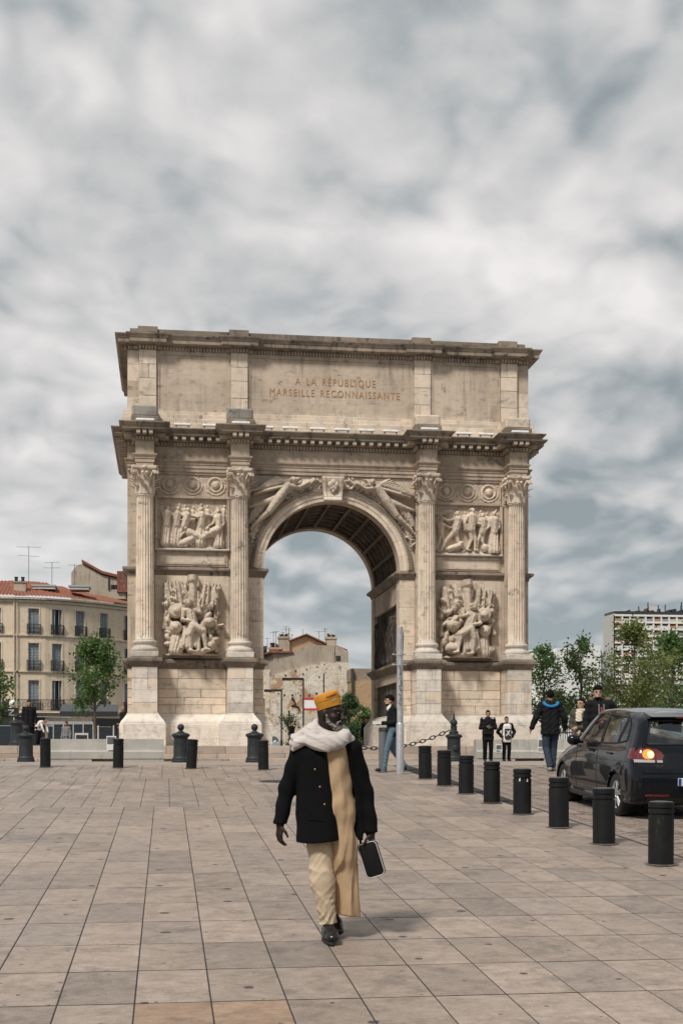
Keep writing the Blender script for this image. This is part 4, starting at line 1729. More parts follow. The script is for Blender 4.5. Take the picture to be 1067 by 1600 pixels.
def cream_house():
    k = K1
    root = empty('corner_house', (at(100, 1170, 130).x, 130, Z_TOP))
    tag(root, 'cream plastered corner house with grey shutters and red tiled roof', 'house')

    def U(x):
        return (x - 100) * k

    def Zp(y):
        return (1170 - y) * k + .4
    yaw = .02
    wins = [-1.5, 54.5, 88.5, 122.5, 157.5, 194]
    xs = [-60, -31, 26, 71.5, 105.5, 140, 175.5, 213, 240]
    storeys = [(955, 994, 979), (1008, 1050, 1034), (1065, 1111, 1095)]
    rng = random.Random(12)

    def yoff(x):
        return .0016 * max(0, x - 30) ** 1.75 * .55

    # one flat facet for each window bay, bending away to the right
    def facet(x0, x1):
        return (U(x0), yoff(x0)), (U(x1), yoff(x1))
    sh_leaf = MB()
    sh_leaf.box(-.23, -.19, -.03, .03, 0, 1).box(.19, .23, -.03, .03, 0, 1).box(-.19, .19, -.03, .03, 0, .05).box(-.19, .19, -.03, .03, .95, 1).box(-.19, .19, -.03, .03, .48, .53)
    for i in range(16):
        z = .06 + i * .056
        sh_leaf.add([(-.19, -.025, z), (.19, -.025, z), (.19, .02, z + .05), (-.19, .02, z + .05)], [(0, 1, 2, 3)])
    leaf_me = sh_leaf.mesh('shutter', M['shutter'])
    rail = MB()
    rail.box(-.66, .66, -.03, .03, .95, 1.0).box(-.66, .66, -.025, .025, .1, .14).box(-.66, .66, -.025, .025, .55, .58)
    for i in range(15):
        q = -.65 + 1.3 * i / 14
        rail.box(q - .014, q + .014, -.014, .014, 0, .96)
    for s in (-1, 1):
        rail.box(s * .65 - .02, s * .65 + .02, 0, .3, .95, 1.0).box(s * .65 - .02, s * .65 + .02, 0, .3, .1, .14)
        for i in range(4):
            rail.box(s * .65 - .014, s * .65 + .014, i * .08, i * .08 + .028, 0, .96)
    rail_me = rail.mesh('balcony_railing', M['iron'])
    ztop = Zp(941)
    for w in range(len(wins)):
        x0, x1 = xs[w + 1], xs[w + 2]
        (ax, ay), (bx, by) = facet(x0, x1)
        ang = math.atan2(by - ay, bx - ax)
        L = math.hypot(bx - ax, by - ay)
        Mx = Matrix.Translation((ax, ay, 0)) @ Matrix.Rotation(ang, 4, 'Z')
        cx = (wins[w] - x0) / (x1 - x0) * L
        hw = .50
        m = MB()
        lv = [3.55] + [q for (a, b, c) in storeys[::-1] for q in (Zp(b), Zp(a))] + [ztop]
        for i in range(0, len(lv) - 1):
            if i % 2 == 0:
                m.box(0, L, 0, .5, lv[i], lv[i + 1])
            else:
                m.box(0, cx - hw, 0, .5, lv[i], lv[i + 1])
                m.box(cx + hw, L, 0, .5, lv[i], lv[i + 1])
        m.xform(Mx).build('wall', M['plaster'], root)
        for (a, b, c) in storeys:
            h = Zp(a) - Zp(b)
            win = MB().box(cx - hw + .003, cx + hw - .003, .34, .42, Zp(b) + .003, Zp(a) - .003).xform(Mx).build('window', M['glass_dark'], root)
            fr = MB()
            for s in (-1, 1):
                fr.box(cx + s * (hw + .08) - .075, cx + s * (hw + .08) + .075, -.045, .02, Zp(b) + .05, Zp(a) + .16)
            fr.box(cx - hw - .003, cx + hw + .003, -.05, .02, Zp(a) + .004, Zp(a) + .17)
            fr.xform(Mx).build('window_frame', M['trim'], win)
            ajar = rng.random() < .25
            for s in (-1, 1):
                o = link('shutter', leaf_me, win)
                o.matrix_local = Mx @ Matrix.Translation((cx + s * (.25 + (.1 if ajar else 0)), .2, Zp(b) + .02)) @ Matrix.Rotation(s * (.9 if ajar else rng.uniform(0, .12)), 4, 'Z') @ Matrix.Diagonal((1, 1, h - .04, 1))
            o = link('balcony_railing', rail_me, win)
            o.matrix_local = Mx @ Matrix.Translation((cx, -.24, Zp(b) + .02)) @ Matrix.Diagonal((1, 1, Zp(c) - Zp(b), 1))
        for yy, t_, o_ in ((996, .14, .14), (1051.5, .14, .14), (1113, .2, .35), (944, .25, .18), (940, .16, .42)):
            z = Zp(yy)
            MB().box(-.02, L + .02, -o_, .04, z - t_ / 2, z + t_ / 2).xform(Mx).build('string_course', M['trim'], root)
        # shop floor
        sf = MB().box(.25, L - .25, .1, .3, .05, 2.6)
        sf.xform(Mx).build('shop_window', M['glass_dark'], root)
        MB().box(0, .24, 0, .4, 0, 3.5).box(L - .24, L, 0, .4, 0, 3.5).box(.24, L - .24, .0, .4, 2.65, 3.5).xform(Mx).build('shop_front', M['plaster'] if w in (2, 3) else M['shop'], root)
        # roof facet with half-round tiles
        rz0, rz1 = Zp(937), Zp(937) + 2.1 - .22 * max(0, w - 2)
        run = 6.0
        nt = max(4, int(L / .32))
        v, f = [], []
        for i in range(nt * 6 + 1):
            q = -.05 + (L + .1) * i / (nt * 6)
            hgt = .09 * abs(math.sin(math.pi * i / 6))
            for j in range(9):
                s = j / 8
                v.append((q, -.55 + run * s, rz0 + (rz1 - rz0) * s + hgt + .03 * (j % 2)))
        for i in range(nt * 6):
            for j in range(8):
                f.append((i * 9 + j, i * 9 + 9 + j, i * 9 + 10 + j, i * 9 + 1 + j))
        MB().add(v, f).xform(Mx).build('roof', M['rooftile'], root)
    # long balcony on the first floor
    bl = MB().box(U(32), U(116), -.9, .0, Zp(1115.5), Zp(1113.5))
    bl.build('balcony_slab', M['trim'], root)
    m = MB().box(U(32), U(116), -.88, -.84, Zp(1096), Zp(1095)).box(U(32), U(116), -.88, -.84, Zp(1111), Zp(1110.3))
    n = 46
    for i in range(n):
        q = U(32) + (U(116) - U(32)) * i / (n - 1)
        m.box(q - .014, q + .014, -.87, -.845, Zp(1112.5), Zp(1095.5))
        if i % 4 == 1:
            m.tube([(q + .06 + .16 * math.cos(a), -.86, Zp(1103) + .26 * math.sin(a)) for a in [j * .785 for j in range(9)]], .018, 4)
    m.build('balcony_railing', M['iron'], root)
    # downpipe
    MB().tube([(U(26), -.12, 1), (U(26), -.12, ztop)], .07, 6).tube([(U(30.5), -.12, 3.6), (U(30.5), -.12, ztop)], .05, 6).build('downpipe', M['trim'], root)
    # chimney stack with two pots, roof lights
    ch = MB().box(U(23), U(41), 1.3, 2.3, Zp(932), Zp(913)).box(U(22), U(42), 1.2, 2.4, Zp(913.5), Zp(912)).build('chimney', M['wall_old'], root)
    for x in (26, 36):
        MB().lathe([(.17, Zp(912)), (.15, Zp(906)), (.19, Zp(905.5)), (.19, Zp(904))], U(x), 1.8, 10).build('chimney_pot', M['iron'], ch)
    for x0, x1 in ((50, 84), (106, 136)):
        o = MB().box(U(x0), U(x1), 2.2, 4.5, Zp(921), Zp(917)).build('roof_light', M['pale_panel'], root)
        MB().box(U(x0) - .1, U(x1) + .1, 2.1, 4.6, Zp(917), Zp(914.5)).build('roof_light_cover', M['zinc'], o)
    for (x, y0, y1, a) in ((43, 913, 853, 2), (78.5, 914, 877, 2), (113, 915, 880, 1)):
        antenna(root, U(x), 3.0, Zp(y0), (y0 - y1) * k, a, rng)
    return root


def gable_wall_house():
    """taller old house behind the cream one"""
    k = .072
    root = empty('old_house', (at(150, 1170, 148).x, 148, Z_TOP))
    tag(root, 'old grey plastered house gable rising behind the red tiled roof', 'house')

    def P(x, y):
        return ((x - 150) * k, (1170 - y) * k + .4)
    MB().poly_prism([P(113, 1170), P(205, 1170), P(205, 918), P(185, 907), P(160, 902), P(130, 885), P(121, 888), P(113, 899)], 'y', 0, 8).build('wall', M['wall_old'], root)
    m = MB()
    pts = [P(129, 883), P(160, 900), P(186, 906), P(206, 916)]
    for (a, b) in zip(pts[:-1], pts[1:]):
        m.poly_prism([a, b, (b[0], b[1] + .3), (a[0], a[1] + .3)], 'y', -.3, 8.2)
    m.build('roof', M['rooftile'], root)
    MB().box(P(183, 0)[0], P(205, 0)[0], -1.5, 0, P(0, 930)[1], P(0, 898)[1]).build('chimney', M['brick_red'], root)
    for x in (176, 181, 186):
        MB().lathe([(.2, P(0, 926)[1]), (.2, P(0, 918)[1])], P(x, 0)[0], -.6, 8).build('chimney_pot', M['iron'], root)
    MB().box(P(175, 0)[0], P(196, 0)[0], -1.2, 0, P(0, 940)[1], P(0, 926)[1]).build('chimney_stack', M['wall_old'], root)
    MB().tube([(*(P(170, 0)[0], -.1), P(0, 925)[1]), (P(170, 0)[0], -.1, P(0, 905)[1])], .08, 5).build('downpipe', M['iron'], root)


M['wall_old'] = stone('old_render', (.46, .385, .30), (.38, .315, .25), stain=.45, streak=.6, bed=.1, rnd=.05)
M['brick_red'] = stone('old_red_brick', (.26, .09, .06), (.20, .075, .05), stain=.3, streak=.3, bed=.5)
M['peach'] = stone('peach_render', (.50, .32, .20), (.44, .28, .18), stain=.2, streak=.4, bed=.05, rnd=.05)
t = NT('scraped_plaster')
p_ = t.pos()
c_ = t.mix(t.rng(t.noise(p_, .35, 5, .7), .35, .65), (.70, .63, .52), (.60, .515, .40))
c_ = t.mix(t.rng(t.noise(t.mapv(p_, (1, 1, 1), (3, 1, 8)), .26, 5, .65), .53, .57), c_, (.44, .27, .16))
c_ = t.mix(t.rng(t.noise(p_, 1.3, 6, .75), .56, .64, 0, .9), c_, (.17, .125, .09))
c_ = t.mix(t.rng(t.noise(t.mapv(p_, (1, 1, .2)), .9, 5, .7), .58, .68, 0, .5), c_, (.30, .24, .18))
c_ = t.mix(t.rng(t.noise(t.mapv(p_, (1, 1, 1), (13, 1, 2)), .5, 5, .7), .60, .63, 0, .9), c_, (.75, .70, .62))
t.bump(t.noise(p_, 2.0, 6, .7), .15)
M['scraped'] = t.fin(c_, .9)
cream_house()
gable_wall_house()


def scraped_houses():
    k = .0732
    Y = 150
    root = empty('gable_house', (at(480, 1170, Y).x, Y, Z_TOP))
    tag(root, 'tall house with scraped patchy gable wall seen through the arch', 'house')

    def P(cx, cy):
        x, y = 400 + cx * .1873, 960 + cy * .1873
        return ((x - 480) * k, (1170 - y) * k + .4)
    MB().poly_prism([P(125, 1120), P(790, 1120), P(782, 395), P(640, 400), P(560, 395), P(150, 500), P(125, 520)], 'y', 0, 9).build('lower_wall', M['scraped'], root)
    MB().poly_prism([P(150, 502), P(560, 397), P(660, 397), P(660, 252), P(440, 252), P(320, 296), P(180, 365), P(150, 480)], 'y', .25, 9).build('upper_wall', M['wall_old'], root)
    MB().poly_prism([P(665, 398), P(778, 395), P(776, 300), P(700, 262), P(665, 254)], 'y', .15, 9).build('end_wall', M['wall_old'], root)
    MB().poly_prism([P(290, 310), P(610, 260), P(605, 235), P(437, 160), P(292, 215)], 'y', 2.5, 9.5).build('gable', M['peach'], root)
    m = MB()
    for a, b in ((P(285, 212), P(437, 152)), (P(437, 152), P(612, 232)), (P(690, 250), P(788, 285))):
        m.poly_prism([a, b, (b[0], b[1] + .16), (a[0], a[1] + .16)], 'y', 2.0, 10)
    m.build('roof', M['rooftile'], root)
    rng = random.Random(4)
    for x0, x1, y0, y1 in ((205, 292, 168, 300), (610, 695, 168, 258), (128, 222, 262, 330)):
        a, b = P(x0, y1), P(x1, y0)
        c = MB().box(a[0], b[0], 2.0, 3.2, a[1], b[1]).box(a[0] - .1, b[0] + .1, 1.9, 3.3, b[1] - .25, b[1]).build('chimney', M['wall_old'] if x0 != 128 else M['peach'], root)
        for i in range(7):
            q = a[0] + .1 + (b[0] - a[0] - .2) * i / 6
            MB().lathe([(.09, b[1]), (.08, b[1] + rng.uniform(.25, .5))], q, 2.5, 6).build('chimney_pot', M['iron'] if i % 3 else M['peach'], c)
    for (cx, y0, y1, ar) in ((268, 170, 75, 2), (295, 168, 90, 2), (412, 160, 98, 0), (162, 255, 122, 1), (183, 255, 118, 1), (552, 210, 112, 1), (605, 170, 90, 2), (242, 168, 122, 1), (110, 270, 175, 1), (318, 190, 140, 1)):
        a, b = P(cx, y0), P(cx, y1)
        antenna(root, a[0], 3.0, a[1], b[1] - a[1], ar, rng)
    for cx in (70, 82, 95, 100, 140, 150, 160, 170):
        a = P(cx, 268 if cx < 120 else 240)
        MB().lathe([(.1, a[1] - 1), (.08, a[1] + .3)], a[0], 3.0, 6).build('chimney_pot', M['iron'], root)
    # put-log holes and broken spots in the bare wall
    for cx, cy, w in ((235, 672, 14), (302, 672, 14), (372, 675, 12), (443, 672, 12), (245, 505, 12), (330, 468, 11), (420, 455, 10), (510, 432, 9), (570, 412, 8), (392, 495, 12), (527, 517, 10), (505, 655, 14), (305, 705, 18), (185, 660, 10), (690, 360, 40)):
        a = P(cx, cy)
        s = w * .1873 * k / 2
        MB().box(a[0] - s, a[0] + s, -.06 if w != 40 else .1, .05 if w != 40 else .2, a[1] - s * 1.1, a[1] + s * 1.1).build('wall_hole', M['shop'], root)
    # scrawled strokes painted on the wall
    for pts in ([(300, 700), (330, 745), (295, 760), (350, 770), (362, 800)], [(225, 850), (240, 890), (255, 905)], [(272, 800), (275, 850), (270, 885)], [(300, 690), (318, 720)]):
        q = [(P(*c)[0], -.04, P(*c)[1]) for c in pts]
        MB().tube(q, .10, 5).build('painted_stroke', M['shop'], root)
    # receding street front on the left
    st = empty('street_house', (at(424, 1170, Y).x, Y, Z_TOP), 0)
    tag(st, 'narrow street facade with shuttered windows receding beside the scraped gable', 'house')
    x1, x0 = 0.0, -5.2
    H1 = (1170 - 1010) * k
    d = Vector((-5.6, 46, 0))
    Lf = d.length
    ang = math.atan2(d.y, d.x)
    Mx = Matrix.Translation((.3, .2, 0)) @ Matrix.Rotation(ang, 4, 'Z')
    MB().box(0, Lf, -2, 0, 0, 11.4).xform(Mx).build('wall', M['wall_old'], st)
    MB().box(-.4, Lf, -2.2, .5, 11.4, 11.6).xform(Mx).build('eaves', M['brick_red'], st)
    for i in range(9):
        for j in range(3):
            a = 2 + i * 5.0
            z = 1.2 + j * 3.1
            w = MB().box(a, a + 1.3, .02, .09, z, z + 1.9).xform(Mx).build('window', M['glass_dark'], st)
            MB().box(a - .5, a - .02, .03, .14, z, z + 1.9).box(a + 1.32, a + 1.8, .03, .14, z, z + 1.9).xform(Mx).build('shutter', M['shutter'], w)
    for z in (3.9, 7.0):
        MB().box(0, Lf, 0, .2, z, z + .15).xform(Mx).build('string_course', M['trim'], st)
    MB().box(-4.2, .05, 2.0, 2.3, 0, 9.6).build('gable_end', M['scraped'], st)
    # lower, rough orange wall on the right
    Y2 = 140
    rw = empty('rubble_wall', (at(570, 1170, Y2).x, Y2, Z_TOP))
    tag(rw, 'rough ochre party wall of a demolished house at the right of the opening', 'wall')
    k2 = .0683
    MB().box((550 - 570) * k2, (640 - 570) * k2, 0, 4, 0, (1170 - 1063) * k2 + .4).build('lower_wall', M['peach_rough'], rw)
    MB().box((549 - 570) * k2, (640 - 570) * k2, .2, 4, (1170 - 1063) * k2 + .4, (1170 - 1043) * k2 + .4).build('upper_wall', M['rubble'], rw)
    MB().box((549 - 570) * k2, (551.5 - 570) * k2, -.3, .6, (1170 - 1081) * k2, (1170 - 1042) * k2 + .3).build('downpipe', M['shop'], rw)


t = NT('rough_ochre_wall')
p_ = t.pos()
c_ = t.mix(t.rng(t.noise(p_, .5, 6, .7), .35, .65), (.47, .31, .17), (.40, .27, .16))
c_ = t.mix(t.rng(t.noise(p_, 2.2, 6, .7), .58, .68, 0, .7), c_, (.20, .13, .08))
t.bump(t.noise(p_, 3.0, 6, .7), .12)
M['peach_rough'] = t.fin(c_, .9)
M['rubble'] = stone('rubble_masonry', (.37, .29, .21), (.30, .23, .165), stain=.6, streak=.2, bed=.8, bump=.1)
scraped_houses()


def tower_block():
    k = .127
    Y = 258
    root = empty('apartment_block', (at(1000, 1170, Y).x, Y, Z_TOP))
    tag(root, 'high white apartment block with a grid of balconies beyond the trees', 'building')

    def U(cx):
        return (820 + cx * .2315 - 1000) * k

    def Z(cy):
        return (1170 - (920 + cy * .2315)) * k + .4
    conc = M['trim']
    zb, zt = Z(980), Z(150)
    MB().box(U(590) - .17, U(590) - .16 + .3, 0, 6.4, 0, Z(142)).build('end_wall', M['pale_panel'], root)
    MB().box(U(590) + .2, U(1300), 2.2, 6.3, 0, Z(150)).build('core', conc, root)
    g = M['white_paint']
    cols = [590 + 56.5 * i for i in range(13)]
    rows = [152 + 47.5 * j for j in range(17)]
    rng = random.Random(14)
    for x in cols:
        MB().box(U(x) - .16, U(x) + .16, 0, 2.25, 0, zt).build('fin', g, root)
    for y in rows:
        MB().box(U(590), U(1300), -.05, 2.3, Z(y) - .2, Z(y) + .2).build('floor_slab', g, root)
    pal = [plain('panel_' + n, c, .7) for n, c in (('cream', (.55, .47, .36)), ('orange', (.45, .22, .10)), ('white', (.7, .68, .64)), ('grey', (.30, .29, .28)), ('ochre', (.50, .34, .18)), ('brown', (.22, .14, .10)))]
    for i in range(len(cols) - 1):
        for j in range(len(rows) - 1):
            a, b = U(cols[i]) + .17, U(cols[i + 1]) - .17
            z0, z1 = Z(rows[j + 1]) + .21, Z(rows[j]) - .21
            if U(cols[i]) > (1085 - 1000) * k:
                continue
            w = MB().box(a + .2, b - .2, 2.05, 2.18, z0 + .1, z1 - .05).build('window', M['glass_dark'], root)
            if rng.random() < .6:
                MB().box(a + .05, a + (b - a) * rng.uniform(.35, 1), 1.7, 1.78, z0 + rng.uniform(.4, .7), z1).build('blind', rng.choice(pal), w)
            MB().box(a, b, .02, .12, z0, z0 + .55).build('balcony_panel', rng.choice(pal[:1] * 3 + pal), root)
    MB().box(U(590), U(1300), .4, 6.2, Z(142), Z(122)).build('roof_band', M['shop'], root)
    for x0, x1, y in ((600, 650, 108), (865, 945, 80)):
        MB().box(U(x0), U(x1), 2, 6, Z(150), Z(y)).build('roof_house', M['pale_panel'], root)
    for i in range(24):
        x = rng.uniform(640, 1150)
        MB().box(U(x), U(x + rng.uniform(4, 22)), 1, 3, Z(150), Z(rng.uniform(95, 118))).build('roof_vent', M['shop'], root)
    for i in range(9):
        x = rng.uniform(780, 1150)
        MB().tube([(U(x), 2, Z(130)), (U(x), 2, Z(rng.uniform(45, 90)))], .12, 4).build('antenna', M['iron'], root)


def white_hall():
    k = .0976
    Y = 200
    root = empty('white_hall', (at(900, 1170, Y).x, Y, Z_TOP))
    tag(root, 'low angular white building behind the trees on the right', 'building')

    def P(x, y):
        return ((x - 900) * k, (1170 - y) * k + .4)
    MB().poly_prism([P(815, 1170), P(866, 1170), P(866, 1006), P(815, 1010)], 'y', 4.1, 8).build('side_wing', M['white_paint'], root)
    MB().poly_prism([P(850, 1170), P(945, 1170), P(940, 1003), P(867, 1008), P(858, 1042)], 'y', 0, 4).build('front_wall', M['white_paint'], root)
    MB().poly_prism([P(945, 1170), P(975, 1170), P(962, 1046), P(940, 1004)], 'y', .6, 4).build('slanted_wall', M['zinc'], root)
    MB().box(P(859, 0)[0], P(862, 0)[0], -.06, .02, P(0, 1032)[1], P(0, 1018)[1]).build('slot_window', M['shop'], root)


tower_block()
white_hall()

# ------------------------------------------------------------------ trees
M['bark'] = plain('bark', (.10, .075, .055), .9, var=.3, bump=.01)


def leaf_mat(name, c1, c2):
    t = NT(name)
    p = t.pos()
    c = t.mix(t.rng(t.noise(p, 2.2, 3), .3, .7), c1, c2)
    c = t.hsv(c, t.rng(t.noise(p, 23, 2), .3, .7, .7, 1.35))
    t.fin(c, .55, 0, .35)
    tr = t.n('ShaderNodeBsdfTranslucent')
    t.put(tr.inputs[0], t.mix(.5, c, (.16, .20, .03)))
    mx = t.n('ShaderNodeMixShader')
    mx.inputs[0].default_value = .35
    out = t.t.nodes['Material Output']
    t.t.links.new(t.b.outputs[0], mx.inputs[1])
    t.t.links.new(tr.outputs[0], mx.inputs[2])
    t.t.links.new(mx.outputs[0], out.inputs[0])
    return t.m


M['leaf'] = leaf_mat('plane_leaf', (.06, .14, .04), (.11, .18, .055))
M['leaf_y'] = leaf_mat('pale_plane_leaf', (.12, .18, .055), (.20, .21, .075))
M['leaf_d'] = leaf_mat('dark_leaf', (.035, .075, .03), (.06, .105, .045))


def tree(name, base, h, crown, mat, label, seed, leaf=.10, n=5200, trunk_h=None, twigs=True, group=None, fill=1.0):
    """young street tree: tapered trunk, limbs, and leaves gathered on the twigs"""
    rng = random.Random(seed)
    root = empty(name, base)
    th = trunk_h or h * .28
    tr = MB()
    pts = []
    lean = rng.uniform(-.03, .03)
    for i in range(8):
        s = i / 7
        pts.append((lean * h * s + .04 * math.sin(s * 6 + seed), .03 * math.cos(s * 5 + seed), h * .96 * s))
    r0 = .012 * h + .02
    tr.tube(pts, [r0 * (1 - .85 * i / 7) for i in range(8)], 7)
    cw, ch = crown
    cz = h - ch / 2
    ends = []
    nb = 34
    for i in range(nb):
        s = rng.uniform(th / h, .93)
        z0 = h * s
        q = max(0.0, 1 - ((z0 + .1 * h - cz) / (ch / 2 + .2)) ** 2) ** .5
        a = i * 2.399 + rng.uniform(-.4, .4)
        L = cw / 2 * (q * rng.uniform(.6, 1.12) + .1) * min(1.15, 1.75 - 1.25 * s)
        p0 = Vector((lean * h * s, 0, z0))
        p1 = p0 + Vector((math.cos(a) * L * .55, math.sin(a) * L * .55, L * .45))
        p2 = p0 + Vector((math.cos(a) * L, math.sin(a) * L, L * rng.uniform(.55, .95)))
        tr.tube([p0, p1, p2], [r0 * .38 * (1.2 - s), r0 * .22 * (1.2 - s), .004], 5)
        for k in range(5):
            ends.append(p0.lerp(p1, rng.uniform(.35, 1)) if k < 2 else p1.lerp(p2, rng.uniform(0, 1.05)))
            if twigs:
                e = ends[-1] + Vector((rng.gauss(0, .16), rng.gauss(0, .16), rng.uniform(.05, .3))) * cw * .3
                tr.tube([ends[-1], e], [.008, .003], 3)
                ends.append(e)
    tr.build('trunk', M['bark'], root, True)
    # top shoots
    for k in range(5):
        ends.append(Vector((lean * h + rng.gauss(0, .05) * cw, rng.gauss(0, .05) * cw, h * rng.uniform(.92, 1.0))))
    N = int(n * fill)
    rs = np.random.RandomState(seed)
    E = np.array([tuple(e) for e in ends])
    idx = rs.randint(0, len(E), N)
    sp = cw * .062
    C = E[idx] + rs.normal(0, 1, (N, 3)) * np.array([sp, sp, sp * 1.05])
    nrm = rs.normal(0, 1, (N, 3)) + np.array([0, 0, .6])
    nrm /= np.linalg.norm(nrm, axis=1)[:, None]
    tan = np.cross(nrm, rs.normal(0, 1, (N, 3)))
    tan /= np.linalg.norm(tan, axis=1)[:, None]
    bit = np.cross(nrm, tan)
    sz = leaf * rs.uniform(.55, 1.2, (N, 1))
    V_ = np.empty((N, 4, 3))
    V_[:, 0] = C - tan * sz * .55
    V_[:, 1] = C + bit * sz * .42 + nrm * sz * .12
    V_[:, 2] = C + tan * sz * .6
    V_[:, 3] = C - bit * sz * .42 + nrm * sz * .12
    me = bpy.data.meshes.new('crown')
    me.from_pydata(V_.reshape(-1, 3).tolist(), [], np.arange(N * 4).reshape(-1, 4).tolist())
    me.materials.append(M[mat])
    link('crown', me, root)
    tag(root, label, 'tree', group)
    return root


def plant_trees():
    def g(x, Y):
        p = at(x, 1170, Y)
        return (p.x, Y, Z_TOP)
    tree('plane_tree', g(151, 62), 5.6, (2.55, 4.5), 'leaf', 'young plane tree in front of the cream house, left of the arch', 3, .15, 3600)
    tree('plane_tree', g(-8, 64), 4.3, (2.0, 3.0), 'leaf', 'tree cut by the left edge of the picture beside the dark shop sign', 13, .15, 1800)
    grp = 'street trees on the right'
    tree('plane_tree', g(848, 60), 5.3, (2.2, 4.3), 'leaf', 'slim young tree right behind the corner of the arch', 5, .13, 2400, group=grp)
    tree('plane_tree', g(905, 57), 5.55, (2.2, 4.7), 'leaf', 'slim young tree before the white hall, above the woman', 6, .13, 2100, group=grp)
    tree('plane_tree', g(993, 52), 5.6, (3.0, 4.4), 'leaf_y', 'tallest bushy tree above the roof of the dark car', 7, .12, 5200, group=grp)
    tree('plane_tree', g(1052, 55), 5.3, (2.9, 4.3), 'leaf', 'bushy tree at the right edge before the apartment block', 8, .12, 5200, group=grp)
    tree('plane_tree', g(950, 68), 3.7, (2.8, 2.9), 'leaf', 'low leafy tree behind the bearded man in the fur hood', 9, .13, 2400, group=grp)
    tree('plane_tree', g(872, 70), 3.3, (2.4, 2.5), 'leaf_d', 'low dark leafy tree behind the man walking away', 10, .14, 1900, group=grp)
    tree('plane_tree', g(1020, 72), 3.9, (3.4, 3.0), 'leaf', 'broad low tree filling the gap behind the tallest tree', 22, .14, 2800, group=grp)
    tree('round_tree', g(545, 84), 3.9, (1.7, 2.2), 'leaf_d', 'dark round tree to the right of the yellow cap', 11, .13, 3400, group='trees beyond the arch')
    tree('round_tree', g(569, 80), 3.0, (1.3, 2.2), 'leaf', 'small leafy tree beside the inner right pier of the arch', 12, .13, 1300, group='trees beyond the arch')
    tree('shrub', g(452, 86), 2.6, (1.5, 1.6), 'leaf_d', 'thin shrub at the foot of the scraped gable wall', 15, .14, 500, trunk_h=.4, group='trees beyond the arch')
    tree('shrub', g(556, 80), 1.6, (1.9, 1.4), 'leaf_d', 'low dark bush beyond the arch behind the elderly man', 16, .13, 2600, trunk_h=.2, group='trees beyond the arch')


plant_trees()
# ------------------------------------------------------------------ street furniture
t = NT('bollard_paint')
p_ = t.obj()
c_ = t.mix(t.rng(t.noise(p_, 4, 5), .45, .7), (.009, .010, .011), (.014, .0145, .015))
c_ = t.mix(t.rng(t.noise(t.mapv(p_, (1, 1, .25), (4, 1, 1)), 14, 4, .7), .62, .72, 0, .4), c_, (.06, .055, .05))
M['bollard'] = t.fin(c_, t.rng(t.noise(p_, 9, 4), .3, .7, .45, .65), 0, .22)
M['cast_iron'] = plain('grey_cast_iron', (.022, .026, .029), .55, var=.3, nscale=5, bump=.003, spec=.3)
t = NT('street_concrete')
p_ = t.pos()
c_ = t.mix(t.rng(t.noise(p_, 1.6, 6, .65), .35, .65), (.33, .315, .285), (.42, .395, .355))
c_ = t.mix(t.rng(t.noise(t.mapv(p_, (4, 4, .6)), 1.2, 5, .7), .55, .72, 0, .6), c_, (.16, .15, .135))
t.bump(t.noise(p_, 26, 5), .006)
M['concrete'] = t.fin(c_, .85)
M['galv'] = plain('galvanised_steel', (.50, .50, .505), .42, .55, var=.12, nscale=12)
M['grey_post'] = plain('grey_post_paint', (.10, .11, .12), .5)
M['paper'] = plain('white_paper', (.72, .71, .69), .7, var=.06)
M['ink'] = plain('grey_print', (.11, .115, .12), .7, var=.5, nscale=14)
M['red_sign'] = plain('red_sign_paint', (.50, .035, .05), .5)


M['bollard_cap'] = plain('sky_lit_bollard_top', (.07, .07, .072), .4, var=.3)  # lighter tone painted in for the sky reflected on the flat top


M['grime'] = plain('grimy_contact_shade', (.10, .085, .072), .9, var=.4, nscale=20)  # dirt ring with the contact shadow put into its dark tone


def bollard_proto():
    root = empty('bollard')
    r, h = .135, .68
    prof = [(r + .004, 0), (r + .004, .012), (r, .016)]
    z = .016
    prof += [(r, h - .145), (r - .012, h - .142), (r - .012, h - .125), (r, h - .122), (r, h - .082), (r - .012, h - .079), (r - .012, h - .062), (r, h - .059), (r, h - .012), (r - .006, h - .004), (r - .018, h)]
    MB().lathe(prof, n=40).build('post', M['bollard'], root, True, 30)
    MB().lathe([(r + .045, .006), (r + .035, .012), (r + .002, .014)], n=28, rf=lambda q, a, z: q * (1 + .06 * math.sin(3 * a + 1) + .04 * math.sin(7 * a)), cap=False).build('contact_shade_collar', M['grime'], root)  # dark ring painting contact shadow and dirt round the foot
    MB().lathe([(r - .012, h - .001), (r - .018, h + .004), (.05, h + .010), (.0, h + .011)], n=32, cap=False).build('cap', M['bollard_cap'], root, True)
    return root


